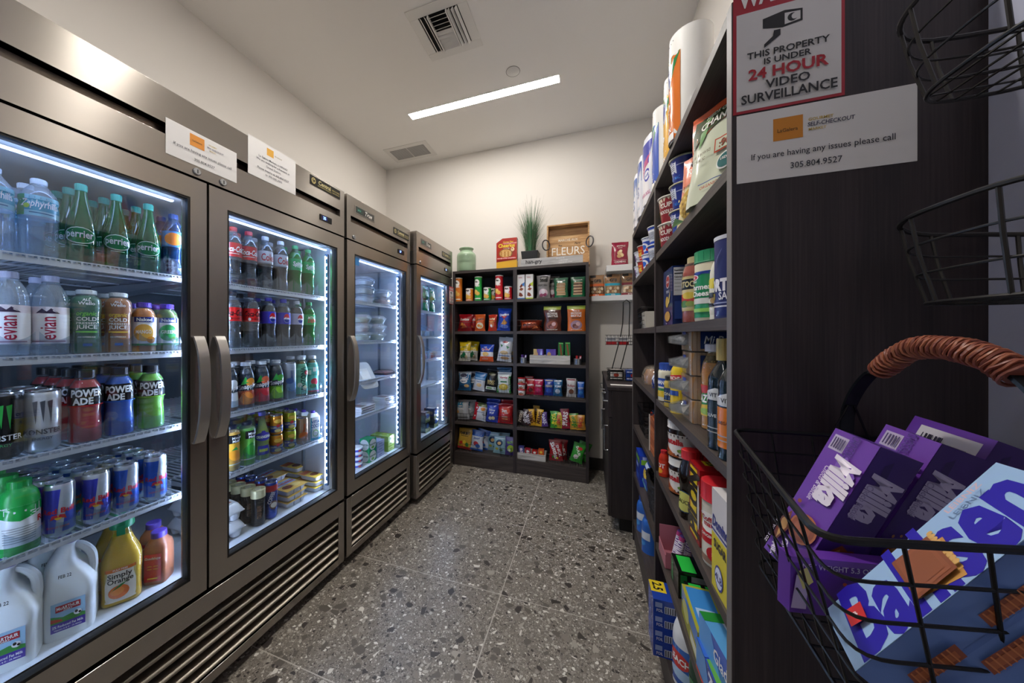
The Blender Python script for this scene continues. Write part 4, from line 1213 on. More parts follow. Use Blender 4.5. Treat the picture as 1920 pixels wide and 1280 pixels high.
m.art([('r', .05, .2, .95, .8, '8a8f9a')], lambda u, v, o: ((u - .5) * .15, -.055 - o, v * .014), .15, .014, False)
PK = Proto('flat_food_pack', 'food pack', [['pack', m, .002]])
for a, (px, n) in enumerate([(678, 3), (722, 4)]):
    stack([PK], FX, px, .7702, n, 'flat white food pack on fourth shelf, %s' % ('left', 'right')[a], h=.0146, dx=.062, group='flat food packs', jit=.05)
bour = carton('cheese_box', 'cheese box', .075, .075, .075, '1f9a62', front=[('e', .5, .5, .47, .47, 'e6ecea'), ('t', 'boursin', .5, .55, .2, '2a5a3a', {'b': .02}), ('e', .5, .25, .2, .12, '7ab84a')], left=[('e', .5, .5, .47, .47, 'e6ecea'), ('t', 'boursin', .5, .55, .2, '2a5a3a', {'b': .02})])
for k in range(2):
    bour.place((FX - .04, yat(690, FX - .04), .441 + .0755 * k), PI / 2, 'green and white cheese box, %s of two, on cooler floor' % ('bottom', 'top')[k], 'cheese boxes')
m = MB(); m.lathe([(.03, 0), (.034, .004), (.036, .026)], C('dfe2ee', .35), 24); m.art([('r', 0, .2, 1, .8, '3a4aa8'), ('e', .5, .5, .12, .3, 'c8424e')], cyl_S([(.95, 0), (1.03, 1)], .026, .036, .1, .95, 2.6), .094, .022, 2)
l = MB(); l.lathe([(.0375, .0262), (.038, .028), (.037, .031), (.032, .0318)], C('e8eaf0', .35), 24)
TUB = Proto('small_cheese_tub', 'tub', [['tub_body', m], ['lid', l]])
for k in range(4): TUB.place((FX - .04, yat(671, FX - .04) - .012, .441 + .0322 * k), PI / 2 - .3, 'small blue and white tub, %s from bottom, cooler floor' % ORD[k], 'small tubs')
b1 = carton('food_box', 'food box', .085, .15, .036, '8f9cc4', front=[('r', .06, .15, .94, .85, 'aab4d4'), ('t', 'butter', .5, .5, .3, '3f4a7a')], left=[('r', .05, .2, .6, .8, 'b8c0dc')])
b2 = carton('food_box', 'food box', .08, .15, .036, '8ab04a', front=[('r', .06, .15, .94, .85, 'b8cc7a'), ('t', 'butter', .5, .5, .3, '3f5a2a')], left=[('r', .05, .2, .6, .8, 'd0dca0')])
b3 = carton('food_box', 'food box', .04, .15, .05, '6a8ad0', front=[('r', .1, .15, .9, .85, 'c8d4ee')])
for k in range(3):
    b1.place((FX - .08, yat(708, FX - .03), .441 + .0363 * k), PI / 2, 'grey-blue flat box, %s from bottom, cooler floor' % ORD[k], 'flat boxes')
    b2.place((FX - .08, yat(728, FX - .03), .441 + .0363 * k), PI / 2, 'lime green flat box, %s from bottom, cooler floor' % ORD[k], 'flat boxes')
for k in range(2): b3.place((FX - .08, yat(741, FX - .03), .441 + .0503 * k), PI / 2, 'narrow light blue box, %s of two, cooler floor' % ('bottom', 'top')[k], 'flat boxes')
# energy sticker on the pane
MB().box(-1.2558, -1.2552, 1.545, 1.585, 1.67, 1.715, C('3a86c8', .5)).build('energy_sticker', C3)

# ================================================================== FARTHEST COOLER
FX4 = FX + .04
gp = bag('frozen_food_pouch', 'food pouch', .09, .105, .04, '1f7a58', [('e', .5, .4, .3, .25, 'c8dcc0'), ('r', .1, .74, .9, .9, '123c34'), ('t', 'GREENS', .5, .82, .09, 'e8f0e8', {'b': .02})], 'pouch')
for i, px in enumerate((797.5, 810)):
    for k in range(2):
        gp.place((FX4 - .03, yat(px, FX4 - .03), 1.4752 + .108 * k), PI / 2, 'dark green frozen pouch, %s %s, top shelf of farthest cooler' % (('lower', 'upper')[k], ('left', 'right')[i]), 'green frozen pouches')
def bin_(c):
    m = MB()
    g = CLEAR('e8f2fa', .22, .04)
    w, d, h = .09, .2, .10
    m.box(-w / 2, w / 2, -d / 2, d / 2, 0, .002, g)
    m.box(-w / 2, w / 2, d / 2 - .002, d / 2, .002, h, g)
    m.box(-w / 2, w / 2, -d / 2, -d / 2 + .002, .002, h * .45, g)
    for x in (-w / 2, w / 2 - .002): m.prism([(-d / 2 + .002, .002), (d / 2 - .002, .002), (d / 2 - .002, h), (0, h), (-d / 2 + .002, h * .45)], 0, x, x + .002, g)
    f = []
    if c:
        k = MB()
        for i in range(9):
            x, y = (i % 3 - 1) * .025, -.07 + .05 * (i // 3)
            k.loft([(.003, .010, .018, x, y, 3), (.03 + .004 * (i % 2), .011, .02, x, y, 3), (.045, .006, .012, x, y, 2)], C(c if i % 3 else 'd8d8dc', .5), 12)
        f = [['packets', k]]
    return Proto('clear_bin', 'storage bin', [['bin', m]] + f)
B0, B1 = bin_('a8b4c4'), bin_('a83a44')
for i, px in enumerate((797, 811)):
    B0.place((FX4 - .105, yat(px, FX4), 1.2622), PI / 2, '%s clear plastic bin on second shelf of farthest cooler' % ('left', 'right')[i], 'clear bins')
    B1.place((FX4 - .105, yat(px + 2, FX4), 1.0652), PI / 2, '%s clear plastic bin of red packets, farthest cooler' % ('left', 'right')[i], 'clear bins')
tub = carton('ice_cream_box', 'ice cream box', .085, .10, .085, '22282a', front=[('r', 0, .0, 1, .45, '7a8a4a'), ('e', .5, .6, .3, .25, '2f5aa0'), ('t', 'FUDGE', .5, .3, .2, 'e0dcb0', {'b': .02})], left=[('r', .05, .1, .95, .9, '3a4240'), ('r', .1, .2, .6, .6, '8a9450')], top=[('r', .1, .1, .9, .9, 'a8a4a0')])
for i, (px, c) in enumerate([(799, 0), (815, 0), (829, 0)]):
    for k in range(2):
        tub.place((FX4 - .055, yat(px, FX4 - .02), .441 + .0855 * k), PI / 2, 'dark printed box, %s of two, %s from left, farthest cooler floor' % (('bottom', 'top')[k], ORD[i]), 'dark frozen boxes')
# ================================================================== BACK SHELVING: SNACKS
G5 = 'snacks on the back shelving unit'
YS = BSY + .075
L1, L2, L3, L4, L5, L6 = [z + .0006 for z in LEV[::-1]]
def pring(c, h):
    r = .0365
    m = MB(); m.lathe([(r, 0), (r, h - .008)], C(c, .35), 28)
    t = h / .235
    S = cyl_S([(1, 0), (1, 1)], h, r, .03, .93, 2.8)
    H = .9 * h
    k = .06 / H
    m.art([('e', .5, .80, .30, .55 * k, 'efe9e2'), ('p', [(.22, .80 + .1 * k), (.42, .80 + .35 * k), (.5, .8 + .12 * k), (.58, .80 + .35 * k), (.78, .8 + .1 * k), (.5, .8)], '1b1614'), ('t', 'Pringles', .5, .80 - .55 * k, .28 * k, 'f3efe8', {'b': .02, 'w': .6}),
           ('e', .4, .38, .22, .35 * k, 'eec66a'), ('e', .62, .30, .2, .3 * k, 'e8b050'), ('r', .1, .05, .9, .09, 'f3efe8')], S, 2.8 * r, H, 2)
    l = MB(); l.lathe([(r + .0008, h - .0085), (r + .0012, h - .007), (r + .0012, h - .001), (r * .96, h)], C('d9d4cf', .4), 28)
    return Proto('crisp_can', 'crisp can', [['tube', m], ['lid', l]])
def put(P, px, z, desc, dy=0, rz=0, rx=0, ry=0, group=G5, scale=1, Y=None):
    y = (YS if Y is None else Y) + dy
    z = z + abs(rx) * .032 + abs(ry) * .05
    return P.place((xat(px, y), y, z), rz, desc, group, rx=rx, ry=ry, scale=scale)
pc = {}
for c in ('d9781f', '1f9a3c', 'c9202a'): pc[c] = (pring(c, .235), pring(c, .125))
for px, c, k, d in ((860, 'd9781f', 0, 'tall orange crisp can on top left shelf'), (880.5, 'd9781f', 1, 'short orange crisp can beside the tall orange one'), (897, '1f9a3c', 0, 'tall green crisp can on top left shelf'), (914, '1f9a3c', 1, 'short green crisp can beside the tall green one'),
                    (936, 'c9202a', 0, 'tall red crisp can on top left shelf'), (953, 'c9202a', 1, 'short red crisp can beside the tall red one')):
    put(pc[c][k], px, L1, d, -.02, rz=-.25, group='crisp cans')
put(pring('24503a', .125), 924, L1, 'short dark green crisp can standing behind the short green one', .06, group='crisp cans')
def choco(c):
    return carton('chocolate_box', 'chocolate box', .068, .06, .225, 'e3e2de', front=[('t', 'THINS', .4, .88, .05, 'b5352e', {'w': .5}), ('p', [(.3, .5), (.55, .62), (.85, .66), (.75, .54), (.5, .47)], '7a3a24'), ('p', [(.25, .38), (.5, .48), (.85, .42), (.6, .34)], '8a4a2e'), ('p', [(.2, .14), (.3, .28), (.6, .24), (.8, .13), (.5, .1)], '7a3a24'), ('r', 0, 0, 1, .05, c), ('p', [(.95, .5), (1, .7), (.6, .6)], c)], left=[('r', 0, 0, 1, .05, c)], right=[('r', 0, 0, 1, 1, 'd8d4c4'), ('r', .2, .5, .8, .8, c), ('r', 0, 0, 1, .05, c)])
put(choco('3a78b8'), 978, L1, 'tall white chocolate thins box with blue foot', -.02); put(choco('b8c83a'), 993.5, L1, 'tall white chocolate thins box with lime edge', -.02)
pop = bag('popcorn_bag', 'snack bag', .125, .215, .06, '8c8784', [('r', .25, .70, .85, .96, '1b191a'), ('t', 'POP', .55, .86, .08, 'd8d4d0', {'b': .02}), ('t', 'POPCORN', .5, .56, .08, '2a2626', {'b': .02, 'w': .7}), ('e', .5, .25, .34, .17, 'e0c4cc'), ('e', .35, .15, .14, .07, 'b05a78'), ('e', .62, .17, .14, .07, 'a85070'), ('e', .5, .3, .15, .1, 'eee4e6')])
put(pop, 1019, L1, 'grey popcorn bag on top right shelf'); put(pop, 1036, L1, 'grey popcorn bag tucked behind the front popcorn bag', .09, group=G5)
def tates(c):
    a = [('r', .05, .03, .95, .97, '0f5f3a'), ('r', .2, .82, .8, .93, 'e6e4d8'), ('t', 'TATES', .5, .875, .06, '1f3a2a', {'b': .02, 'w': .5})]
    for i in range(9): a.append(('r', .17 + .02 * (i % 3), .14 + .068 * i, .80 + .02 * (i % 2), .185 + .068 * i, c if i % 2 else 'd8b48c'))
    return bag('cookie_bag', 'cookie bag', .125, .185, .05, '0c5232', a, 'pouch')
put(tates('c4946a'), 1052, L1, 'green cookie bag showing pale cookies'); put(tates('7a4636'), 1084, L1, 'green cookie bag showing dark cookies')
def chips(name, w, h, t, base, art): return bag(name, 'snack bag', w, h, t, base, art)
def brand(txt, c='f0ece6', cv=.7, hh=.12, rot=0): return ('t', txt, .5, cv, hh, c, {'b': .03, 'w': .76, 'rot': rot, 's': .1})
d1 = chips('chip_bag', .15, .17, .08, '9c1620', [brand('Doritos', cv=.66, hh=.13), ('p', [(.2, .62), (.5, .8), (.8, .62), (.5, .56)], 'b8202a'), brand('Doritos', cv=.66, hh=.13), ('p', [(.3, .15), (.5, .45), (.75, .2)], 'd8642a'), ('p', [(.2, .3), (.35, .5), (.55, .3)], 'e08a3a')])
d2 = chips('chip_bag', .105, .165, .06, 'd9622a', [brand('Cheetos', '1d1715', .68, .12, 10), ('e', .5, .3, .36, .18, 'ecd9b0'), ('e', .4, .3, .15, .08, 'e88a2a'), ('e', .62, .25, .14, .07, 'e8a04a')])
d3 = chips('chip_bag', .09, .16, .055, 'cc3a22', [brand('Ruffles', 'e8d9a0', .72, .1), ('e', .5, .4, .3, .2, 'e07a3a'), ('e', .45, .3, .12, .08, 'f0e0d0'), ('r', .1, .55, .9, .6, 'e8a03a')])
d4 = chips('chip_bag', .13, .215, .07, '1f45b0', [brand('Doritos', 'f0f0f2', .70, .1, 8), ('p', [(.25, .62), (.5, .5), (.75, .66)], 'b8202a'), ('p', [(.3, .28), (.5, .5), (.8, .34), (.6, .25)], 'd89a4a'), ('e', .55, .18, .3, .08, '6a8ae0')])
put(d1, 872, L2, 'crimson tortilla chip bag in the second left shelf basket', rx=-.12); put(d1, 884, L2, 'second crimson tortilla chip bag just behind', .06, rx=-.1); put(d2, 900, L2, 'orange cheese puff bag', rx=-.15, rz=.1)
put(d3, 923, L2, 'small red-orange crisp bag, narrow', rx=-.12, rz=-.1); put(d4, 944, L2, 'tall royal blue tortilla chip bag', rx=-.1, rz=.1, ry=.06)
GB = 'wire baskets on the back shelves'
def wb(px, z, w, h, desc, d=.185, mat=WIREG, Y=BSY + .10):
    wire_basket('wire_basket', (xat(px, Y), Y, z), w * 1.08, d, h, desc, GB, mat, nx=6, nz=2, r=.0012, rim=.0018, taper=.96)
wb(876, L2, .19, .085, 'wire basket round the crimson chip bags'); wb(943, L2, .15, .095, 'wire basket round the tall blue chip bag')
lunch = bag('brownie_bag', 'snack bag', .19, .10, .09, '7a2a1a', [('r', .08, .2, .85, .7, 'b84a24'), ('t', 'BROWNIE', .5, .48, .2, '2a1510', {'b': .02}), ('p', [(.6, .1), (.95, .2), (.9, .4)], 'd8703a')])
put(lunch, 993, L2, 'brown snack bags lying in a wire basket', rx=-.2); put(lunch, 998, L2 + .004, 'second brown snack bag lying behind the front one', .085, rx=-.1)
wb(993, L2, .19, .10, 'wire basket holding the lying brown snack bags', .20)
def brit(c, c2):
    return bag('brittle_pouch', 'snack pouch', .155, .225, .055, c, [('r', 0, .86, 1, 1, 'a8b83a'), ('t', '20% MORE FREE', .5, .92, .05, '5a4a1a', {'w': .7}), ('t', 'Sheila Gs', .5, .79, .05, 'efe4da', {'s': .2, 'w': .6}), ('t', 'BROWNIE', .5, .70, .075, 'f0e6dc', {'b': .03, 'w': .6, 'fill': 1}), ('t', 'BRITTLE', .5, .60, .075, 'f0e6dc', {'b': .03, 'w': .6, 'fill': 1}), ('r', .25, .50, .75, .53, '2a1a14'), ('e', .5, .24, .32, .18, c2), ('e', .4, .2, .12, .08, '5a2e2a'), ('e', .6, .28, .12, .08, 'c8a0a0'), ('e', .5, .16, .12, .06, '8a5a5a'), ('t', 'CHOCOLATE CHIP', .5, .06, .035, 'e8d8c8', {'w': .6})], 'pouch')
put(brit('5a2a1c', '8a4a3a'), 1036, L2, 'brown brownie brittle pouch with lime top band'); put(brit('cf6a22', '9a7a8a'), 1081, L2, 'orange brownie brittle pouch with lime top band')
# third shelf
e1 = chips('chip_bag', .125, .19, .07, 'e4e2d4', [('r', 0, .52, 1, 1, 'e0bf1e'), brand('Lays', '2f5a2a', .72, .1), ('p', [(.3, .3), (.5, .5), (.7, .3), (.5, .1)], '1f7a4a'), ('e', .3, .22, .12, .1, '3a8a5a'), ('e', .7, .2, .12, .1, 'c8b88a')])
put(e1, 871, L3, 'yellow-topped chip bag with green leaf picture, in front', rx=-.12); put(e1, 884, L3, 'yellow-topped chip bag just behind the first', .07, rx=-.08, rz=.3, ry=.1)
e2 = chips('chip_bag', .15, .165, .07, 'e6e4e4', [('r', 0, .55, 1, 1, '2548b0'), ('r', 0, 0, 1, .28, 'd8582a'), brand('Ruffles', 'f2eeee', .70, .14), ('t', 'Ruffles', .5, .70, .13, 'b8202a', {'b': .01, 'w': .7, 's': .1}), ('e', .5, .42, .24, .13, 'e8b85a'), ('t', 'CHEDDAR', .45, .14, .06, 'f4eee6')])
put(e2, 912, L3, 'blue, white and orange ridged chip bag', rx=-.12, rz=-.1)
e3 = chips('chip_bag', .145, .23, .075, 'd9dadd', [('e', .5, .80, .2, .05, 'a8202a'), ('t', 'MISS VICKIES', .5, .8, .03, 'f0f0f0', {'w': .34}), ('p', [(.15, .7), (.35, .66), (.25, .56)], '3a7a4a'), ('p', [(.6, .65), (.85, .6), (.7, .52)], '4a8a5a'), ('e', .5, .36, .3, .08, 'd8b884'), ('r', .1, .22, .9, .25, '4a6a9a'), ('e', .55, .14, .3, .06, 'c89a6a')])
put(e3, 945, L3, 'tall white chip bag leaning in a wire basket', rx=-.12, ry=.08); put(e3, 958, L3, 'white chip bag half hidden behind the leaning white one', .09, ry=.1)
wb(873, L3, .17, .09, 'wire basket round the yellow-topped chip bags'); wb(946, L3, .15, .09, 'wire basket round the tall white chip bag')
def tin(px, z, desc, c, n, kindlabel):
    y = BSY + .05
    x = xat(px, y)
    m = MB(); m.lathe([(.030, 0), (.032, .002), (.032, .05), (.033, .0515), (.032, .053), (.030, .0528), (.030, .004), (0, .004)], C('a9adb2', .3, .85), 24)
    m.art([('r', .32, .15, .46, .9, '5a6a88'), ('r', .6, .15, .66, .9, 'd8dce0')], cyl_S([(1, 0), (1, 1)], .053, .0321, 0, 1, 2.6), .083, .053, 2)
    Proto('tin_cup', 'tin', [['tin', m]]).place((x, y, z), 0, desc, 'tin cups of sweets')
    for i in range(n):
        a = 2 * PI * i / n
        s = carton('snack_bar', 'snack bar', .018, .008, .075, c[i % len(c)], front=[('r', .2, .6, .8, .9, 'e8d8e8')])
        s.place((x + .014 * math.cos(a), y + .014 * math.sin(a), z + .005), a, kindlabel % ORD[i], 'bars standing in tin cups', ry=.15 * math.cos(a), rx=-.15 * math.sin(a))
tin(981, L3, 'left tin cup of purple bars beside the white crate', ['4a2a7a', '5a358a'], 4, 'purple bar in the left tin cup, %s clockwise')
tin(1083, L3, 'right tin cup of red bars beside the white crate', ['b8242a', 'd8642a', 'a81f2a'], 4, 'red or orange bar in the right tin cup, %s clockwise')
WHW = pine('whitewashed_wood', [(.3, '8f8a84'), (.5, 'bdb8b0'), (.7, 'd2cdc6')], 0, 6)
def crate(x0, x1, y0, y1, z, h, desc, planks=3):
    cx, cy = (x0 + x1) / 2, (y0 + y1) / 2
    e = empty('wooden_crate', (cx, cy, z), desc, 'crate', 'whitewashed crates')
    ph = h / planks
    for i in range(planks):
        m = MB(); m.box(x0, x1, y0, y0 + .01, z + ph * i + .0006, z + ph * (i + 1) - .0006, WHW)
        m.build('front_plank', e, bevel=.0008)
    MB().box(x0, x1, y1 - .01, y1, z, z + h, WHW).build('back_plank', e)
    MB().box(x0, x0 + .01, y0 + .01, y1 - .01, z, z + h, WHW).build('end_plank', e); MB().box(x1 - .01, x1, y0 + .01, y1 - .01, z, z + h, WHW).build('end_plank', e)
    MB().box(x0 + .01, x1 - .01, y0 + .01, y1 - .01, z, z + .006, WHW).build('base', e)
    return e
y0 = BSY + .02
crate(xat(993, y0), xat(1069, y0), y0, y0 + .12, L3, .078, 'white washed wooden crate on the third right shelf')
def milkabox(c1):
    return carton('biscuit_box', 'biscuit box', .088, .03, .125, '5a2f96', front=[('p', [(0, 0), (.55, 0), (.35, 1), (0, 1)], c1), ('e', .3, .6, .2, .2, 'c89a5a'), ('e', .6, .4, .2, .15, '8a4a2a'), ('e', .6, .4, .12, .08, 'd8a86a')])
put(milkabox('c8a85a'), 1010, L3 + .007, 'purple and yellow biscuit box in the crate', Y=y0 + .05, rz=-.2, group=None); put(milkabox('3a4ac0'), 1034, L3 + .007, 'purple and blue biscuit box in the crate', Y=y0 + .05, rz=-.2, group=None)
gs = carton('green_snack_pack', 'snack pack', .045, .02, .185, '1f7a34', front=[('p', [(.2, .9), (.5, .9), (.85, .4), (.55, .35)], '8a4a2a'), ('r', 0, 0, 1, .28, 'a8c83a'), ('t', 'S', .5, .15, .14, 'f0f0e0', {'b': .03}), ('r', .1, .93, .9, .97, '7ac86a')])
put(gs, 1050.5, L3 + .007, 'tall green snack pack in the crate, left one', Y=y0 + .055, ry=.04, group='green snack packs'); put(gs, 1064.5, L3 + .012, 'tall green snack pack in the crate, right one', Y=y0 + .05, group='green snack packs')
# fourth shelf
f1 = chips('chip_bag', .14, .185, .065, '2a6a9a', [('p', [(0, .45), (1, .6), (1, 1), (0, 1)], 'c4ccd6'), ('e', .45, .8, .28, .10, '3a3a52'), ('e', .5, .5, .3, .12, 'e8ecf0'), brand('SMART', '2a4a7a', .48, .07), ('e', .7, .25, .2, .08, 'd8b070'), ('e', .3, .2, .2, .08, '1f4a7a')])
f2 = chips('chip_bag', .125, .18, .055, 'd0d4da', [('r', 0, .58, 1, .98, '3a7ab0'), ('r', .1, .62, .95, .7, '9ac0e0'), ('e', .55, .3, .22, .1, 'd8b884'), brand('Popcorn', '3a6a9a', .48, .06)])
f3 = chips('chip_bag', .12, .21, .06, '17191a', [('e', .5, .8, .3, .08, '4a4a2e'), brand('SMART', 'c8b070', .46, .09), brand('FOOD', 'c8b070', .36, .09), ('r', .05, .08, .95, .22, 'd0d4c8'), ('r', .15, .12, .6, .18, '6a9a5a')])
f4 = chips('chip_bag', .14, .195, .065, 'dcdfd8', [('r', 0, .0, .12, .8, '2f8a3a'), ('r', .88, 0, 1, .8, '2f8a3a'), brand('Veggie', 'a82a4a', .72, .11), ('r', .25, .5, .75, .56, '2a6a3a'), ('e', .5, .28, .34, .16, 'd8b83a'), ('e', .5, .28, .2, .1, 'e8cf6a')])
f5 = chips('chip_bag', .15, .235, .05, '1f5a86', [('r', .1, .82, .9, .9, '6aa0c8')])
put(f1, 871, L4, 'blue and silver popcorn bag, leftmost on fourth shelf', rx=-.12); put(f1, 888, L4, 'blue and silver popcorn bag behind the leftmost', .10); put(f2, 897, L4, 'pale blue-topped popcorn bag', rx=-.14, ry=.12); put(f3, 920, L4, 'black popcorn bag with gold lettering', rx=-.14, ry=.08); put(f4, 945, L4, 'white veggie chip bag with green sides', rx=-.12); put(f5, 946, L4, 'dark blue chip bag behind the veggie chips', .09)
wb(945, L4, .15, .09, 'wire basket round the veggie chip bag'); wb(874, L4, .17, .08, 'wire basket round the blue popcorn bags')
def nut():
    m = MB(); m.lathe([(.028, 0), (.031, .003), (.034, .045)], C('ddd8d4', .35), 24)
    m.art([('t', 'nutella', .5, .66, .2, '2a1a18', {'b': .02, 'w': .7}), ('t', 'n', .18, .66, .2, 'c8202a', {'b': .02}), ('e', .55, .3, .3, .2, '8a4a2a'), ('r', 0, 0, 1, .1, 'c8202a')], cyl_S([(.93, 0), (1.05, 1)], .045, .0322, .05, .97, 2.6), .084, .04, 2)
    l = MB(); l.lathe([(.036, .0452), (.037, .047), (.037, .052), (.034, .053)], C('b8242a', .4), 24)
    return Proto('spread_cup', 'spread cup', [['cup', m], ['lid', l]])
NUT = nut()
for k in range(3): put(NUT, 978, L4 + .0535 * k, 'small spread cup with red lid, %s of three' % ('bottom', 'middle', 'top')[k], -.04, rz=-.2, group='spread cups')
def sw(c, txt, tc='f0ece8', acc='8a2a2a', w=.085, h=.145):
    return bag('sweet_bag', 'sweet bag', w, h, .045, c, [('t', txt, .5, .6, .12, tc, {'b': .03, 'w': .8}), ('e', .5, .3, .28, .14, acc), ('r', .1, .9, .9, .95, tc)])
put(sw('b81f2c', 'HAPPY', acc='5a1a1a'), 995, L4, 'glossy red sweet bag with dark picture', rx=-.1); put(sw('c8242c', 'DOVE', acc='3a1a1a', h=.16), 992, L4, 'red sweet bag standing behind the dark picture one', .08); put(sw('b81a4a', 'Fruity', 'f0d0d8', 'c8306a'), 1010, L4, 'magenta-red upright sweet bag', rx=-.05)
put(sw('1f3f9a', 'CRUNCH', 'd8c89a', '2a5ac0'), 1029, L4, 'dark blue sweet bag with tan lettering', rx=-.1); put(sw('2348a8', 'CRISP'), 1034, L4, 'blue sweet bag behind the tan-lettered one', .08); put(sw('2a6a9a', 'YORK', 'e8eef2', 'b8c8d8'), 1046, L4, 'teal-blue sweet bag with pale picture', rx=-.1)
put(sw('d4cfc8', 'Rollups', '9a2a3a', '7a4a3a', .085, .165), 1071, L4, 'white tall sweet bag in wire basket', rx=-.06); put(sw('2f66c0', 'ALMOND', 'd8e0f0', '3a8ad8', .06, .14), 1089, L4, 'narrow light blue sweet bag at right edge', rx=-.06)
put(sw('b8b4b8', 'OAT'), 1074, L4, 'pale bag behind the white tall sweet bag', .09)
wb(1002, L4, .15, .09, 'wire basket round the red sweet bags'); wb(1037, L4, .15, .09, 'wire basket round the blue sweet bags'); wb(1078, L4, .15, .09, 'wire basket round the white sweet bag')
# fifth shelf
h1 = chips('chip_bag', .14, .19, .065, 'a9abad', [('r', .15, .62, .6, .9, '2f7a9a'), ('t', 'Ruffles', .5, .55, .07, 'e8e8e8', {'b': .02, 'w': .6}), ('e', .15, .4, .12, .08, 'c8904a'), ('r', .1, .1, .9, .14, '6a6c6e')])
h2 = chips('chip_bag', .135, .17, .06, 'd3d5d8', [('p', [(0, 0), (.25, 0), (.4, .9), (.2, 1), (0, 1)], 'b8202e'), ('r', .25, .8, 1, 1, '5a6a3a'), ('e', .75, .68, .18, .1, 'd8842a'), ('t', 'popcorners', .55, .48, .08, '4a5a6a', {'w': .7})])
h3 = chips('chip_bag', .125, .185, .06, '2a3fa8', [('t', 'Skinny', .5, .62, .1, 'e8ecf4', {'b': .02, 'w': .6}), ('t', 'POP', .5, .48, .1, 'e8ecf4', {'b': .02, 'w': .4}), ('e', .4, .2, .15, .09, 'e8dcb8'), ('e', .65, .22, .15, .09, 'd8c8a0')])
h4 = chips('chip_bag', .15, .185, .065, 'a91f24', [('e', .5, .64, .36, .18, 'c8402a'), ('t', 'Sun', .45, .66, .15, 'f0ece6', {'b': .03, 'w': .5}), ('t', 'CHIPS', .6, .54, .06, 'f0ece6', {'b': .02, 'w': .4}), ('r', .3, .32, .7, .37, 'd8c8a8'), ('r', .3, .22, .7, .26, 'd8a86a')])
put(h1, 868, L5, 'silver ridged chip bag, leftmost on fifth shelf', rx=-.12, ry=-.06); put(h1, 880, L5, 'silver chip bag right behind the leftmost', .07, rz=.2); put(h2, 898, L5, 'white and red popped corn bag', rx=-.14, ry=.12); put(h3, 922, L5, 'royal blue popcorn bag on fifth shelf', rx=-.12, ry=.04); put(h3, 926, L5, 'royal blue popcorn bag behind, taller', .09, scale=1.15); put(h4, 947, L5, 'dark red chip bag beside the blue popcorn', rx=-.12); put(h4, 955, L5, 'dark red chip bag behind the front one', .09, scale=1.15)
wb(870, L5, .17, .08, 'wire basket round the silver chip bags'); wb(934, L5, .25, .08, 'wide wire basket round the blue and red bags')
def bar(c, txt, tc, w=.04, h=.15):
    return bag('candy_bag', 'candy bag', w, h, .03, c, [('t', txt, .5, .5, .45 * w / .04 * .3, tc, {'rot': -80, 'w': .8, 'b': .04}), ('r', .1, .9, .9, .96, tc)])
rnd = random.Random(5)
for i, (px, c, t, tc, h, dsc) in enumerate([(975, '2e2024', 'TWIX', 'd8c8b8', .13, 'dark brown candy bar bag, far left'), (984, '3a2a30', 'SNICKERS', 'e8e0e0', .145, 'dark candy bar bag with white lettering'), (990, '4a2a2e', 'MARS', 'd8d0d8', .12, 'dark maroon candy bag'), (998, 'd8a01f', 'M&MS', '5a2a1a', .15, 'yellow candy bag, left one'), (1010, 'e0ac2a', 'M&MS', '4a2416', .155, 'yellow candy bag, right one'), (1005, 'c8902a', 'NUTS', '5a2a1a', .17, 'ochre candy bag behind the yellow ones'), (1022, '5a3f86', 'DARK', 'd8d0e0', .13, 'purple candy bag beside the yellow ones'),
                                            (1040, '3fa02e', 'SOUR', 'e8e03a', .15, 'bright green sweet bag in basket'), (1046, 'c8b82e', 'GUMMY', 'c8302a', .14, 'lime-yellow gummy bag'), (1061, '9a1f34', 'STARS', 'f0e0e0', .175, 'dark red tall sweet bag'), (1078, 'd8a42e', 'WORMS', '3a8a2a', .14, 'yellow sweet bag with red top'), (1090, 'c88a2e', 'PEACH', 'c83a2a', .13, 'orange-yellow sweet bag at right edge')]):
    bb = bag('candy_bag', 'candy bag', .062 if i < 7 else .08, h, .035, c, [('t', t, .5, .5, .24, tc, {'rot': rnd.choice((-75, 80)), 'w': .7, 'b': .04}), ('e', .3, .3, .14, .06, tc), ('r', 0, .9, 1, 1, tc if i in (10,) else c)])
    put(bb, px, L5, dsc + ', fifth shelf', (.085 if 'behind' in dsc else 0) + .008 * (i % 3) * 0, rx=-.12, ry=rnd.uniform(-.12, .12))
wb(982, L5, .14, .09, 'wire basket round the dark candy bags'); wb(1062, L5, .27, .09, 'wide wire basket round the green and yellow sweets')
# bottom shelf
g1 = chips('gummy_bag', .15, .20, .05, 'c29a3a', [('t', 'HARIBO', .5, .78, .12, '1a1614', {'b': .05, 'w': .76, 'fill': 1}), ('t', 'GOLD-BEARS', .5, .66, .05, '1a1614', {'w': .6}), ('r', 0, 0, 1, .12, 'b02a2a'), ('e', .3, .3, .14, .1, 'c83a2a'), ('e', .55, .35, .14, .1, 'e8c83a'), ('e', .75, .25, .12, .1, '3a8a3a'), ('e', .45, .2, .12, .08, 'e89a3a')])
g2 = chips('gummy_bag', .13, .195, .05, 'c8d0dc', [('r', 0, .72, 1, 1, '2a5ab0'), ('t', 'Smurf', .5, .62, .1, '2a4a9a', {'s': .2, 'b': .03, 'w': .7}), ('e', .45, .35, .22, .12, 'b83a4a'), ('e', .6, .25, .2, .1, '3a6ac0'), ('r', 0, 0, 1, .1, '2a5ab0')])
g3 = chips('seaweed_bag', .125, .165, .045, '8ab0b8', [('e', .5, .62, .3, .18, '1f3a5a'), ('e', .5, .6, .16, .09, 'd8b070'), ('e', .3, .28, .14, .07, '9a9a3a'), ('e', .65, .24, .14, .07, '4a6a4a'), ('r', .08, .86, .92, .9, 'c8dce0')])
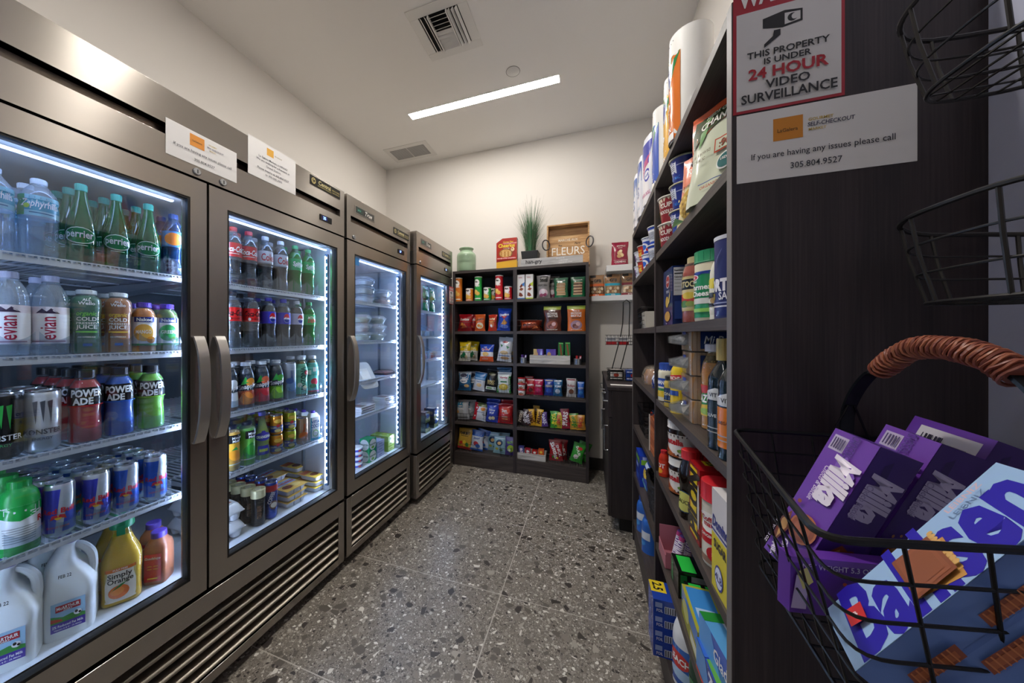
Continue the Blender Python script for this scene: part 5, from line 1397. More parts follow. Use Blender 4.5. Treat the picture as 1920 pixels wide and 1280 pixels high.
g4 = chips('gummy_bag', .12, .17, .05, '4a3a7a', [('t', 'TROLLI', .5, .72, .12, '8ac83a', {'b': .03, 'rot': 15, 'w': .7}), ('e', .5, .38, .3, .2, '9ab83a'), ('e', .4, .3, .12, .08, 'e8e8d0')])
put(g1, 870, L6, 'gold gummy candy bag, leftmost on bottom shelf', rx=-.12, ry=.08); put(g1, 880, L6, 'gold gummy candy bag half hidden behind', .07, ry=-.02); put(g2, 893, L6, 'white and blue gummy bag on bottom shelf', rx=-.12, ry=.08); put(g2, 903, L6, 'white and blue gummy bag behind the front one', .07, ry=.16)
put(g3, 936, L6, 'pale teal snack bag on bottom shelf', rx=-.12, ry=.04); put(g3, 925, L6, 'pale teal snack bag peeking out behind', .08, scale=1.1); put(g3, 944, L6, 'third pale teal snack bag at the back', .12, scale=1.05, rz=.1)
put(g4, 958, L6, 'purple and lime gummy bag by the divider', rx=-.1)
wb(880, L6, .20, .08, 'wire basket round the gold gummy bags'); wb(951, L6, .1, .08, 'small wire basket round the purple gummy bag')
y0 = BSY + .02
crate(xat(968, y0), xat(1023, y0), y0, y0 + .14, L6, .058, 'low white washed crate on the bottom right shelf', 2)
for px, c, t, tc, h, d in ((978, '4a4a8a', 'ICE', 'e8d8e8', .10, 'violet sweet box in low crate'), (990, 'a82a3a', 'DOTS', 'e8e0e0', .085, 'red speckled sweet box in low crate'), (1003, 'b8241f', 'KITKAT', 'f0e8e0', .078, 'bright red sweet box in low crate'), (1015, 'd8581f', 'REESES', 'e8c03a', .092, 'orange sweet box in low crate')):
    b_ = carton('sweet_box', 'sweet box', .05, .04, h, c, front=[('r', .06, .05, .94, .95, c), ('t', t, .5, .38, .26, tc, {'b': .03, 'rot': 80 if px < 1000 else 0, 'w': .8}), ('e', .5, .75, .25, .12, tc)])
    put(b_, px, L6 + .0066, d, Y=y0 + .045, group='boxes in the low crate')
sk = chips('candy_bag', .125, .185, .045, '9c1f26', [('t', 'Skittles', .4, .5, .2, 'f0ece8', {'b': .03, 'rot': -72, 'w': .8}), ('t', 'SNICK', .75, .5, .14, 'e8dcd8', {'b': .03, 'rot': -72, 'w': .6}), ('e', .3, .2, .08, .05, '3a9a3a'), ('e', .6, .15, .08, .05, 'e8c83a')])
put(sk, 1043, L6, 'red fruit candy bag beside the low crate', rx=-.1, ry=-.04); put(sk, 1050, L6, 'red fruit candy bag behind the front red one', .06, ry=.05)
gm = chips('candy_bag', .11, .17, .045, '3a9a34', [('t', 'SOUR', .5, .6, .14, 'f0f0e0', {'b': .03, 'rot': -60, 'w': .7}), ('e', .4, .3, .2, .12, 'd8d4c8'), ('e', .6, .75, .2, .08, 'c83a3a')])
put(gm, 1079, L6, 'green sweet bag at the right of bottom shelf', rx=-.1, ry=.25); put(gm, 1088, L6 + .004, 'green sweet bag behind the front green one', .06, ry=.3)
wb(1043, L6, .15, .08, 'wire basket round the red fruit candy'); wb(1080, L6, .12, .08, 'wire basket round the green sweet bags')

# ------------------------------------------------------------------ on top of the back unit
TOP = 1.8955
yj = BSY + .09
m = MB()
prof = catmull([(0, 0), (.082, 0), (.094, .015), (.096, .06), (.096, .15), (.088, .18), (.070, .197), (.062, .207), (.066, .222), (.072, .228), (.071, .236), (.062, .238), (.058, .225)], 3)
m.lathe(prof, C('93ac8e', .25, 0, .5), 36)
j = Proto('ceramic_jar', 'jar', [['jar', m, 0, []]])
m2 = MB()
S = cyl_S([(1, 0), (1, 1)], 1, .0985, .095, .155, 1.25)
m2.grid(S, 12, 2, C('93ac8e', .25, 0, .5))
for r0 in ((0, 0, 1, .06), (0, .94, 1, 1), (0, 0, .03, 1), (.97, 0, 1, 1)): m2.grid(S, 10, 1, C('8aa386', .3, 0, .3), r0[0], r0[2], r0[1], r0[3], off=.002)
m2.art([('t', 'VINTAGE', .5, .6, .36, '7f9a7c', {'b': .02, 'w': .8, 'fill': 1}), ('t', 'HOME DECOR', .5, .24, .16, '7f9a7c', {'w': .6})], S, .123, .06, 2, mk=lambda c: C(c, .3, 0, .3))
j = Proto('ceramic_jar', 'jar', [['jar_body', m], ['relief_plate', m2]])
j.place((xat(874.5, yj), yj, TOP), .12, 'pale green glazed ceramic jar on the far left of back unit')
cer = carton('cereal_box', 'cereal box', .195, .06, .285, 'a82a1c', front=[('p', [(0, 0), (1, 0), (1, .28), (0, .22)], 'e0a92a'), ('p', [(0, .86), (.3, 1), (0, 1)], 'e6e2dc'), ('t', 'Honey Nut', .58, .87, .06, 'f0c83a', {'s': .15, 'w': .5}), ('t', 'Cheerios', .5, .76, .12, 'f2cf3e', {'b': .03, 'w': .8, 'fill': 1}), ('t', 'GLUTEN FREE', .5, .66, .03, 'f0e8dc', {'w': .3}),
      ('e', .46, .5, .34, .16, '8a5a2e'), ('e', .46, .5, .29, .13, 'd8a25a')] + [('e', .25 + .085 * (i % 6), .42 + .055 * (i // 6), .035, .022, ('b87a3a', 'e8c07a')[i % 2]) for i in range(20)] + [('e', .8, .62, .09, .07, 'e8c89a'), ('e', .78, .64, .03, .02, '7a4a24'), ('r', .03, .30, .97, .37, 'c8342a'), ('t', 'CAN HELP LOWER CHOLESTEROL', .5, .335, .032, 'f4e8e0', {'w': .9})], right=[('r', 0, 0, 1, 1, '9a2418'), ('r', .1, .5, .9, .9, 'e8d8b0'), ('r', 0, 0, 1, .25, 'e0a92a')])
cer.place((xat(951, yj - .02), yj - .02, TOP), .03, 'red and yellow honey oat cereal box')
# grass plant
yp = BSY + .14
xp = xat(995, yp)
e = empty('potted_grass', (xp, yp, TOP), 'tall artificial grass in a black square pot', 'plant')
m = MB(); m.hexa([(xp - .062, yp - .062, TOP), (xp + .062, yp - .062, TOP), (xp + .062, yp + .062, TOP), (xp - .062, yp + .062, TOP), (xp - .078, yp - .078, TOP + .155), (xp + .078, yp - .078, TOP + .155), (xp + .078, yp + .078, TOP + .155), (xp - .078, yp + .078, TOP + .155)], C('151416', .45))
m.build('pot', e, bevel=.002)
rg = random.Random(3)
for part, cols, cnt in (('grass_blades', ['1f5a34', '2d7042', '17482a', '3a7a4a'], 330), ('dry_blades', ['6a7a5a', '4f6348'], 130)):
    m = MB()
    for i in range(cnt):
        a = rg.uniform(0, 2 * PI); r0 = rg.uniform(0, .05)
        sp = rg.uniform(.01, .15) if part == 'grass_blades' else rg.uniform(.05, .20)
        h = rg.uniform(.27, .54) * (1 - sp * .7) + (.08 if part != 'grass_blades' else 0)
        if sp > .12: h *= .85
        x0_, y0_ = xp + r0 * math.cos(a), yp + r0 * math.sin(a)
        wv = .0022; wx, wy = -math.sin(a) * wv, math.cos(a) * wv
        V = []; n = 5
        for k in range(n + 1):
            t = k / n; q = sp * t ** 1.6
            x, y, z = x0_ + q * math.cos(a), y0_ + q * math.sin(a) * .8, TOP + .14 + h * t * (1 - .08 * t)
            f = 1 - t * .85
            V += [(x - wx * f, y - wy * f, z), (x + wx * f, y + wy * f, z)]
        m.add(V, [(2 * k, 2 * k + 1, 2 * k + 3, 2 * k + 2) for k in range(n)], C(rg.choice(cols), .55))
    o = m.build(part, e); o['kind'] = 'stuff'
# FLEURS tray leaning on the wall
PINE = pine('pale_pine', [(.3, '8a6238'), (.5, 'b58a58'), (.72, 'cda674')], 0, 8)
PINE2 = pine('dark_pine', [(.3, '6e4a2a'), (.5, '94693d'), (.72, 'b08552')], 0, 8)
tw, th_, td = .375, .40, .075
e = empty('wooden_tray', (xat(1064, yp - .02), yp - .02, TOP + .001), 'pale wooden serving tray with raised rim and white flower-shop lettering, leaning upright', 'tray', rot=(-.10, 0, .0))
def loc_part(nm, mb, par, bev=0):
    o = bpy.data.objects.new(nm, mb.mesh(nm)); COL.objects.link(o); o.parent = par
    if bev: addbevel(o, bev)
    return o
n = 5
for i in range(n):
    z0_ = .012 + (th_ - .024) * i / n; z1_ = .012 + (th_ - .024) * (i + 1) / n
    loc_part('base_plank', MB().box(-tw / 2 + .012, tw / 2 - .012, td - .012, td, z0_ + .0006, z1_ - .0006, PINE if i != 4 else PINE2), e)
loc_part('side_rail', MB().box(-tw / 2, -tw / 2 + .013, 0, td, 0, th_, PINE), e, .001); loc_part('side_rail', MB().box(tw / 2 - .013, tw / 2, 0, td, 0, th_, PINE), e, .001)
loc_part('end_rail', MB().box(-tw / 2 + .0131, tw / 2 - .0131, 0, td, 0, .012, PINE), e, .001); loc_part('end_rail', MB().box(-tw / 2 + .0131, tw / 2 - .0131, 0, td, th_ - .012, th_, PINE), e, .001)
m = MB(); S = lambda u, v, o: (-tw / 2 + .013 + u * (tw - .026), td - .0125 - o, .012 + v * (th_ - .024))
m.art([('t', 'FLEURS', .5, .40, .20, 'e9e4da', {'b': .005, 'w': .84, 'fill': 1}), ('t', 'MARCHE AUX', .5, .68, .06, 'd8cdb8', {'w': .5}), ('t', 'Paris', .74, .58, .05, '3a2a1c', {'s': .3, 'w': .2}), ('t', 'Rue', .3, .55, .04, '3a2a1c', {'s': .3, 'w': .2})], S, tw - .026, th_ - .024, False, mk=lambda c: C(c, .7))
loc_part('lettering', m, e)
for s in (-1, 1):
    m = MB(); zc_ = .20
    m.tube([(s * (tw / 2 + .002) + .030 * math.cos(2 * PI * k / 20), -.010 - .022 * math.cos(2 * PI * k / 20) * s - .02, zc_ + .048 * math.sin(2 * PI * k / 20)) for k in range(20)], .0055, C('4b4a4c', .35, .8), 8, True)
    loc_part('ring_handle', m, e)
# han-gry plank
yh = BSY + .022
m = MB(); hx0, hx1 = xat(977, yh), xat(1093, yh)
m.box(hx0, hx1, yh - .012, yh + .012, TOP + .0003, TOP + .068, pine('grey_washed_wood', [(.3, '8e8b88'), (.5, 'aeaba8'), (.7, 'c2bfbc')], 0, 6))
m.art([('t', 'han-gry', .22, .5, .50, '232120', {'w': .40, 'b': .02}), ('t', '(han-gree) adj.', .65, .78, .13, 'e6e3e0', {'s': .2, 'w': .3}), ('t', 'a state of anger', .70, .50, .13, 'e6e3e0', {'s': .2, 'w': .36}), ('t', 'caused by lack of food', .73, .22, .13, 'e6e3e0', {'s': .2, 'w': .46})],
      lambda u, v, o: (hx0 + u * (hx1 - hx0), yh - .012 - o, TOP + v * .068), hx1 - hx0, .068, False, mk=lambda c: C(c, .7))
o = m.build('lettered_plank', loc=((hx0 + hx1) / 2, yh, TOP)); tag(o, 'long grey washed wooden plank lettered han-gry in front of plant and tray', 'sign')

# ------------------------------------------------------------------ white wall shelves
WS = C('dcdad8', .5)
zs = 1.612
m = MB().box(.012, RSX + .25, 3.10, YB - .001, zs - .045, zs, WS)
o = m.build('floating_shelf', loc=(.2, 3.25, zs - .02), bevel=.002); tag(o, 'lower white floating shelf holding three kraft pouches', 'shelf', 'white floating shelves')
zs2 = 1.872
m = MB().box(.135, RSX + .25, 3.10, YB - .001, zs2 - .052, zs2, WS)
o = m.build('floating_shelf', loc=(.3, 3.25, zs2 - .03), bevel=.002); tag(o, 'upper white floating shelf holding the crimson nut pouch', 'shelf', 'white floating shelves')
def gfb(c, c2):
    return bag('kraft_pouch', 'snack pouch', .128, .19, .05, '8f6a48', [('r', .08, .88, .45, .99, '1c1a1a'), ('t', 'GFB', .55, .72, .13, '241c18', {'b': .03, 'w': .6}), ('t', 'the', .2, .7, .05, '241c18'), ('r', 0, .47, 1, .58, c), ('r', 0, .10, 1, .47, c2)] + [('e', .18 + .16 * (i % 5), .2 + .14 * (i // 5), .09, .07, ('d8c4a4', '8a6244', 'b8946a')[i % 3]) for i in range(10)] + [('r', 0, 0, 1, .10, c), ('t', 'BITES', .5, .05, .05, 'f0ece6', {'w': .5})], 'pouch')
ys = 3.16
for px, c, c2, d in ((1119, 'd8642a', '6a4a34', 'kraft nut bite pouch with orange band'), (1149, '2aa0b8', '8a7458', 'kraft nut bite pouch with turquoise band'), (1180, '7a2a34', '9a8a7a', 'kraft nut bite pouch with maroon band')):
    gfb(c, c2).place((xat(px, ys), ys, zs + .0006), .05, d + ' on lower white shelf', 'kraft pouches')
bag('nut_pouch', 'nut pouch', .135, .20, .05, '8e1234', [('t', 'SAHALE', .55, .83, .07, 'e8d8d0', {'w': .7}), ('t', 'SNACKS', .5, .74, .035, 'e8d8d0', {'w': .4}), ('e', .5, .52, .15, .10, 'd8b080'), ('e', .62, .42, .12, .08, 'e8c898'), ('e', .45, .38, .14, .08, 'c89a68'), ('e', .55, .6, .1, .06, 'f0dcb4'), ('r', .12, .2, .88, .215, 'd8a8b0'), ('t', 'CASHEWS', .5, .13, .07, 'f0e0dc', {'w': .66}), ('r', .2, .04, .8, .06, 'c85a78')], 'pouch').place((xat(1162, ys - .02), ys - .02, zs2 + .0006), .05, 'crimson cashew pouch standing on the upper white shelf')

# ------------------------------------------------------------------ counter cabinet and its racks
cx0, cy0, cy1 = .112, 2.315, YB - .016
e = empty('base_cabinet', ((cx0 + XR) / 2, (cy0 + cy1) / 2, 0), 'dark wood base cabinet with a worktop between the two shelving units', 'cabinet')
MB().box(cx0 + .02, XR - .003, cy0, cy1, .10, .915, dark_wood('cabinet_laminate', '191415', '221b1c', '2c2425')).build('cabinet_body', e, bevel=.001)
MB().box(cx0 + .07, XR - .003, cy0 + .05, cy1, 0, .10, C('0f0d0d', .6)).build('plinth', e)
MB().box(cx0 - .006, XR - .003, cy0 - .004, cy1, .9155, .937, WOOD).build('worktop', e, bevel=.001)
for i in range(2):
    a = cy0 + .003 + i * .51; b = a + .505
    for z0_, z1_, nm in ((.74, .912, 'drawer'), (.105, .735, 'door')):
        f = MB().box(cx0, cx0 + .0195, a, b, z0_, z1_, dark_wood('cabinet_front', '1c1617', '261e1f', '302728')).build(nm, e, bevel=.001)
        hm = MB()
        if nm == 'drawer': hm.tube([(cx0, a + .08, .83), (cx0 - .022, a + .08, .83), (cx0 - .022, b - .08, .83), (cx0, b - .08, .83)], .005, CHROME, 8)
        else: hm.tube([(cx0, a + .03, .68), (cx0 - .022, a + .03, .68), (cx0 - .022, a + .03, .52), (cx0, a + .03, .52)], .005, CHROME, 8)
        hm.build('handle', f)
m = MB().box(-.09, .09, -.028, .028, 0, .0006, PAPER)
m.art([('r', .3, .3, .5, .34, '8a8a8c'), ('r', .3, .5, .52, .54, '8a8a8c'), ('r', .6, .4, .8, .44, '8a8a8c')], lambda u, v, o: (-.09 + .18 * u, -.028 + .056 * v, .0006 + o), .18, .056, False)
Proto('paper_slip', 'paper', [['slip', m]]).place((.22, 2.42, .9375), 0, 'white printed paper slip lying on the worktop')
# two-tier countertop rack with tilted wire frame
e = empty('countertop_rack', (.24, 2.78, .9375), 'black two-tier countertop wire rack holding snack packs', 'wire rack')
def rk(nm, mb): return loc_part(nm, mb, e)
zt = (0.0, .235)
for k, (yy, zz, wd) in enumerate(((-.10, .004, .24), (.12, .255, .24))):
    m = MB()
    for i in range(4): m.tube(rrect(-wd / 2, wd / 2, yy - .07, yy + .07, zz + .075 * i / 3 + .002, .015), .002, WIRE, 6, True)
    for i in range(9):
        x = -wd / 2 + .01 + (wd - .02) * i / 8
        m.tube([(x, yy - .07, zz + .077), (x, yy - .07, zz + .002), (x, yy + .07, zz + .002), (x, yy + .07, zz + .077)], .0014, WIRE, 5)
    rk('tray', m)
for s in (-1, 1):
    m = MB(); x = s * .03
    m.tube([(x - .055, .02, .004), (x - .05, -.03, .08), (x + .02, .10, .33), (x * .8 + .035, .18, .43), (x * .8 + .04, .19, .56)], .004, WIRE, 8)
    rk('upright', m)
m = MB(); m.tube([(.016, .19, .555), (.016, .20, .60), (.04, .20, .62), (.064, .20, .60), (.064, .19, .555)], .004, WIRE, 8); rk('top_loop', m)
pk = [carton('snack_pack', 'snack pack', .075, .10, .06, 'e0dcd8', front=[('r', 0, 0, 1, .4, 'b8242a'), ('r', .1, .55, .9, .85, '8a8a90')], top=[('r', .1, .1, .9, .9, 'c8c4c0')]),
      carton('snack_pack', 'snack pack', .10, .10, .07, '1c1a1b', front=[('r', .1, .3, .9, .8, 'cfcac4'), ('e', .5, .5, .18, .2, 'a83a2a'), ('r', .1, .1, .9, .2, 'cfcac4')], top=[('r', .1, .1, .9, .9, 'cfcac4')]),
      carton('snack_pack', 'snack pack', .10, .10, .07, '1f49a8', front=[('e', .5, .5, .2, .25, 'b8352e'), ('r', .06, .1, .94, .22, 'd8dce4'), ('r', .06, .8, .94, .9, 'd8dce4')], top=[('r', .1, .1, .9, .9, '3a62c0')])]
pk[0].place((.16, 2.90, 1.196), 0, 'white and red snack pack, left on the rack top tier', 'rack snack packs'); pk[0].place((.245, 2.90, 1.196), 0, 'white and red snack pack, right on the rack top tier', 'rack snack packs')
pk[1].place((.18, 2.68, .945), 0, 'black and white snack pack on the rack lower tier', 'rack snack packs'); pk[2].place((.294, 2.68, .945), 0, 'blue and white snack pack on the rack lower tier', 'rack snack packs')
# white dispenser peeking past the unit
m = MB(); m.loft([(0, .05, .05, 0, 0, 4), (.10, .06, .055, 0, 0, 4), (.16, .062, .055, 0, 0, 4), (.20, .045, .045, .01, 0, 3)], C('d6d8dc', .35), 24)
m2 = MB(); m2.loft([(.2003, .046, .046, .01, 0, 3), (.212, .044, .044, .01, 0, 3)], C('b8babf', .35), 24)
Proto('white_dispenser', 'dispenser', [['body', m], ['lid', m2]]).place((.36, 2.50, .9375), 0, 'white plastic dispenser on worktop, half hidden by the right unit')
# ================================================================== RIGHT SHELVING: GROCERIES
R = -PI / 2
def rp(P, px, z, desc, dx=.04, rz=0, rx=0, ry=0, group=None, scale=1, Xp=None):
    """stand a product on the right unit, dx behind its front face, in the direction of pixel column px"""
    X = RSX + dx
    return P.place((X, yat(px, X), z), R + rz, desc, group, rx=rx, ry=ry, scale=scale)
def rl(P, px, r, z, desc, dx=None, rz=0, group=None, **k):
    """like rp, for round things whose left silhouette meets pixel column px"""
    dx = r + .006 if dx is None else dx
    X = RSX + dx
    a0 = math.atan((px - CX) / FPX)
    Y = yat(px, X)
    for _ in range(12):
        a = a0 + math.asin(r / math.hypot(X, Y)); Y = yat(CX + FPX * math.tan(a), X)
    return P.place((X, Y, z), R + rz, desc, group, **k)
R1, R2, R3, R4, R5, R6 = [z + .0006 for z in LEV[::-1]]
RT = 1.8956
def towel(c, c2, r=.06, h=.335, txt='BIG'):
    m = MB(); n = 28
    m.lathe(catmull([(r * .3, .002), (r * .9, .004), (r, .02), (r, h - .03), (r * .93, h - .008), (r * .6, h), (.012, h - .004)], 2), C('e3e1dc', .55, 0, .25), n)
    S = cyl_S([(1, 0), (1, 1)], h, r + .001, 0, 1, 3.0)
    m.art([('p', [(.0, 0), (.62, 0), (.62, .80), (.3, .80), (0, .72)], c), ('p', [(.0, .5), (.0, .72), (.3, .80), (.62, .80), (.45, .6)], c2), ('p', [(.12, .52), (.2, .74), (.5, .76), (.4, .5)], 'e8e8ee'), ('p', [(.15, .52), (.22, .71), (.46, .73), (.37, .5)], '2c3f92'), ('t', txt, .3, .30, .07, 'f2eee6', {'b': .03, 'rot': 70, 'w': .3}), ('t', '2x', .36, .12, .06, 'f2eee6'), ('r', .0, .0, .5, .07, 'efece6')] + [('e', .3 + .05 * i, .88 + .012 * i, .008, .006, '4a4a50') for i in range(5)], S, 3.0 * r, h, 2)
    c = MB(); c.lathe([(.018, h - .02), (.018, h - .003)], C('a08a70', .7), 16)
    return Proto('paper_towel_roll', 'paper towel roll', [['roll', m], ['core', c]])
TW = towel('d8701f', '1f7a3c')
TW.place((.305, 1.245, RT), R + .5, 'large wrapped paper towel roll with orange and green print, nearest on top')
towel('e0a83a', '2a7a4a').place((.325, 1.44, RT), R + .5, 'wrapped paper towel roll with yellow print, second on top')
towel('3a5ab8', '4a9a5a').place((.315, 1.62, RT), R + .4, 'wrapped paper towel roll with blue print, third on top')
def tissue(c, c2, h=.33, r=.07):
    m = MB(); m.loft(catmull([(.003, r * .9, r, 0, 0, 4), (.02, r, r * 1.15, 0, 0, 4), (h - .05, r, r * 1.15, 0, 0, 4), (h - .01, r * .85, r, 0, 0, 3), (h, r * .4, r * .6, 0, 0, 2)], 2), C('dcdce4', .35, 0, .3), 26)
    def S(u, v, o): return ((u - .5) * r * 1.8, -r * 1.15 - .001 - o + .014 * abs(2 * u - 1) ** 3, v * h)
    m.art([('r', .05, .0, .95, .55, 'e6e2e6'), ('r', .05, .55, .95, .86, c), ('p', [(.05, .25), (.3, .5), (.95, .58), (.95, .7), (.4, .62), (.05, .38)], c2), ('e', .6, .4, .22, .09, c), ('e', .6, .4, .17, .06, 'e8e8f0'), ('t', 'soft', .6, .4, .05, c, {'b': .02}), ('t', 'MEGA ROLL', .5, .14, .05, c2, {'w': .7})], S, r * 1.8, h, 2)
    return Proto('tissue_pack', 'tissue pack', [['pack', m]])
tissue('2a34a8', 'b8407e', .335).place((.33, 1.80, RT), R + .25, 'blue, pink and white tissue pack on top, behind the paper towels')
tissue('3a5ab0', '9ab0c8', .33).place((.325, 1.99, RT), R, 'pale blue tissue pack on top, after the pink one')
tissue('4a6ab0', '8a9aa8', .32).place((.325, 2.17, RT), R, 'grey and blue tissue pack at the far end of the top', None)
# --- upper shelf, near bay
rice = bag('rice_pouch', 'rice pouch', .155, .245, .045, 'c9cdb4', [('r', 0, .93, 1, 1, 'c8522a'), ('p', [(0, .60), (.3, .70), (.55, .76), (1, .80), (1, .95), (0, .95)], 'c8522a'), ('p', [(.08, .62), (.32, .72), (.95, .82), (.95, .93), (.08, .93)], '3c4a2a'), ('p', [(.2, .58), (.3, .9), (.45, .93), (.35, .7)], '7aa46a'),
            ('t', 'SEEDS OF', .5, .90, .04, 'e0ded0', {'w': .6}), ('t', 'CHANGE', .58, .81, .075, 'e8e4da', {'b': .02, 'w': .66}), ('r', .55, .44, .95, .58, 'b5482e'), ('r', .57, .455, .93, .565, 'c9cdb4'), ('t', ':90', .72, .51, .07, '8a3a24', {'b': .03, 'w': .3}), ('e', .78, .32, .13, .085, 'e8eae4'), ('e', .78, .32, .11, .07, '2f6a6a'), ('t', 'USDA', .78, .34, .025, 'e8eae4', {'b': .02, 'w': .14}), ('t', 'QUINOA & BROWN RICE', .3, .5, .03, '6a5a4a', {'w': .4}), ('t', 'GARLIC', .3, .44, .03, '6a5a4a', {'w': .3}), ('r', .4, .16, .9, .17, '5a6a9a'), ('t', 'ORGANIC', .6, .12, .03, 'b5482e', {'w': .4})], 'pouch')
rp(rice, 1338, R1, 'pale green and orange rice pouch, nearest on the upper shelf', .035, rz=.55, rx=-.08)
noo = bag('noodle_pouch', 'rice pouch', .125, .215, .04, 'd9714e', [('p', [(0, 0), (1, 0), (1, .58), (0, .50)], 'e0cf9a'), ('t', 'Roni', .55, .84, .10, '3a2030', {'s': .25, 'b': .03, 'w': .6}), ('t', 'Rice', .5, .72, .08, 'f0e0d0', {'s': .25, 'b': .01, 'w': .5}), ('t', 'ROASTED CHICKEN', .5, .52, .035, '5a3a2a', {'w': .7}), ('e', .5, .27, .42, .20, 'c9a24a')] + [('e', .22 + .11 * (i % 6), .15 + .06 * (i // 6), .03, .02, ('e8cf7a', '8a6a2a')[i % 2]) for i in range(24)] + [('p', [(0, 0), (.4, .03), (.1, .12)], '5a7a4a')], 'pillow')
rp(noo, 1300, R1, 'salmon orange rice side pouch between blue cups and rice pouch', .035, rz=.5, rx=-.12)
def bowl(c, lidc, art, r=.046, h=.098, name='noodle_cup'):
    m = MB(); m.lathe([(r * .70, 0), (r * .72, .003), (r * .98, h - .006)], C(c, .35, 0, .2), 28)
    PF = [(.72, 0), (.99, 1)]
    m.art(art, cyl_S(PF, h, r, .05, .92, 2.8), 2.5 * r, .87 * h, 2)
    l = MB(); l.lathe([(r, h - .006), (r * 1.06, h - .005), (r * 1.06, h - .002), (r, h)], C(lidc, .35, .2), 28)
    return Proto(name, 'noodle cup', [['cup', m], ['lid', l]])
BA = [('p', [(.3, .5), (.6, .4), (.6, .9), (.35, .95)], 'd8dcea'), ('r', .36, .80, .55, .83, '4a4a6a'), ('r', .36, .72, .55, .75, '4a4a6a'), ('r', .36, .64, .55, .67, '4a4a6a'), ('r', .36, .56, .55, .59, '4a4a6a'), ('r', .62, .7, .95, .74, 'a8b0d8'), ('t', 'EASY MAC', .5, .2, .14, '3a7ad0', {'w': .4})]
kb = bowl('1c2f8c', 'c9c2a8', BA, .047, .087)
for k in range(3): rl(kb, 1256, .046, R1 + .0875 * k, 'blue pasta cup with white label, %s of three stacked' % ('bottom', 'middle', 'top')[k], .052, rz=.35, group='blue pasta cups')
cn = bowl('d8c8b0', 'e8e4dc', [('p', [(.4, 0), (1, 0), (1, 1), (.35, 1)], '8a1f2a'), ('t', 'CUP', .7, .7, .18, 'f0e0d8', {'b': .03, 'w': .4}), ('t', 'NOODLES', .7, .42, .14, 'f0e0d8', {'b': .03, 'w': .5}), ('e', .2, .4, .2, .2, 'd8b84a'), ('e', .25, .3, .1, .1, '6a9a3a')], .045, .105)
for k in range(2): rl(cn, 1234, .045, R1 + .1055 * k, 'cream and maroon noodle cup, %s of two, behind the blue cups' % ('bottom', 'top')[k], .05, rz=.3, group='maroon noodle cups')
# --- upper shelf, far bay
wc = bowl('dcdde2', 'c8cad0', [('r', .2, .3, .5, .8, '8a6aa0'), ('t', 'OATS', .6, .5, .2, '3a3a5a', {'w': .4})], .042, .085, 'cereal_cup')
rc = bowl('c0281f', 'b8b4b0', [('t', 'Fruity', .5, .7, .16, 'f0c03a', {'b': .03, 'w': .6}), ('t', 'OS', .5, .42, .26, 'f0d04a', {'b': .05, 'w': .4}), ('r', .2, .12, .8, .16, 'e8d8c8')], .042, .085, 'cereal_cup')
bc = bowl('2348b0', 'd8dae0', [('r', 0, .8, 1, 1, 'e0e2ea'), ('e', .45, .42, .3, .3, 'e8e8f0'), ('e', .45, .42, .2, .18, '2a62c8'), ('e', .75, .25, .14, .12, 'c8322a')], .042, .085, 'cereal_cup')
nc = bowl('d0d6e4', 'd8dae0', [('r', .2, .2, .8, .85, 'e8eaf0'), ('r', 0, 0, 1, .14, '2348b0'), ('r', 0, .88, 1, 1, '2348b0')] + [('r', .28, .28 + .08 * i, .72, .31 + .08 * i, '6a6e80') for i in range(6)], .042, .085, 'cereal_cup')
for px, P, d in ((1189, wc, 'white cereal cup'), (1195, rc, 'red cereal cup'), (1203, bc, 'blue cereal cup'), (1214, nc, 'blue-banded white cereal cup')):
    for k in range(2): rl(P, px, .042, R1 + .0855 * k, '%s, %s of two, far half of the upper shelf' % (d, ('bottom', 'top')[k]), .044, rz=.4, group='cereal cups')
bag('orange_packet', 'snack packet', .09, .05, .015, 'd8581f', [('r', .1, .3, .9, .6, 'e8a04a')]).place((.33, 1.66, R1 + .001), R, 'small orange packet lying by the shelf divider', None, rx=-1.2)
# --- second shelf, near bay
def bar_(w=.145, h=.205, d=.055):
    return carton('pasta_box', 'pasta box', w, d, h, '1c2f66', front=[('e', .5, .78, .20, .12, 'd8d4d8'), ('e', .5, .78, .18, .10, 'b8222c'), ('t', 'Barilla', .5, .78, .05, 'f0ece8', {'s': .2, 'w': .28}), ('t', 'PENNE', .5, .60, .05, 'd8dce6', {'w': .4}), ('e', .45, .42, .16, .10, 'e0b85a'), ('p', [(.5, .35), (.8, .6), (.72, .4)], 'e8c87a'), ('e', .5, .16, .3, .09, 'd8a85a'), ('t', '16 oz', .4, .04, .03, 'd8dce6')],
                  right=[('r', .06, .5, .95, .97, 'd4d6dc'), ('t', 'Nutrition Facts', .5, .92, .035, '16181c', {'b': .02, 'w': .8}), ('r', .1, .86, .9, .875, '16181c'), ('t', 'Calories', .3, .81, .03, '16181c', {'b': .02, 'w': .4}), ('r', .1, .76, .9, .765, '16181c'), ('r', .1, .70, .9, .705, '16181c'), ('r', .1, .64, .9, .645, '16181c'), ('r', .1, .58, .9, .585, '16181c'), ('r', .1, .1, .9, .4, '2a4488')])
BX = bar_()
BX.place((RSX + .045, 1.395, R2), R, 'navy pasta box with red oval emblem, nearer one', 'navy pasta boxes')
bar_(.105).place((RSX + .045, 1.49, R2), R + .06, 'navy pasta box with red oval emblem, farther one at divider', 'navy pasta boxes', ) if False else None
rm = bag('noodle_packet', 'noodle packet', .13, .10, .035, 'd8602a', [('r', .18, .15, .82, .85, 'd4c4b0'), ('t', 'RAMEN', .5, .6, .2, 'c8402a', {'b': .03, 'w': .5}), ('e', .5, .32, .18, .16, '8a6ab0')])
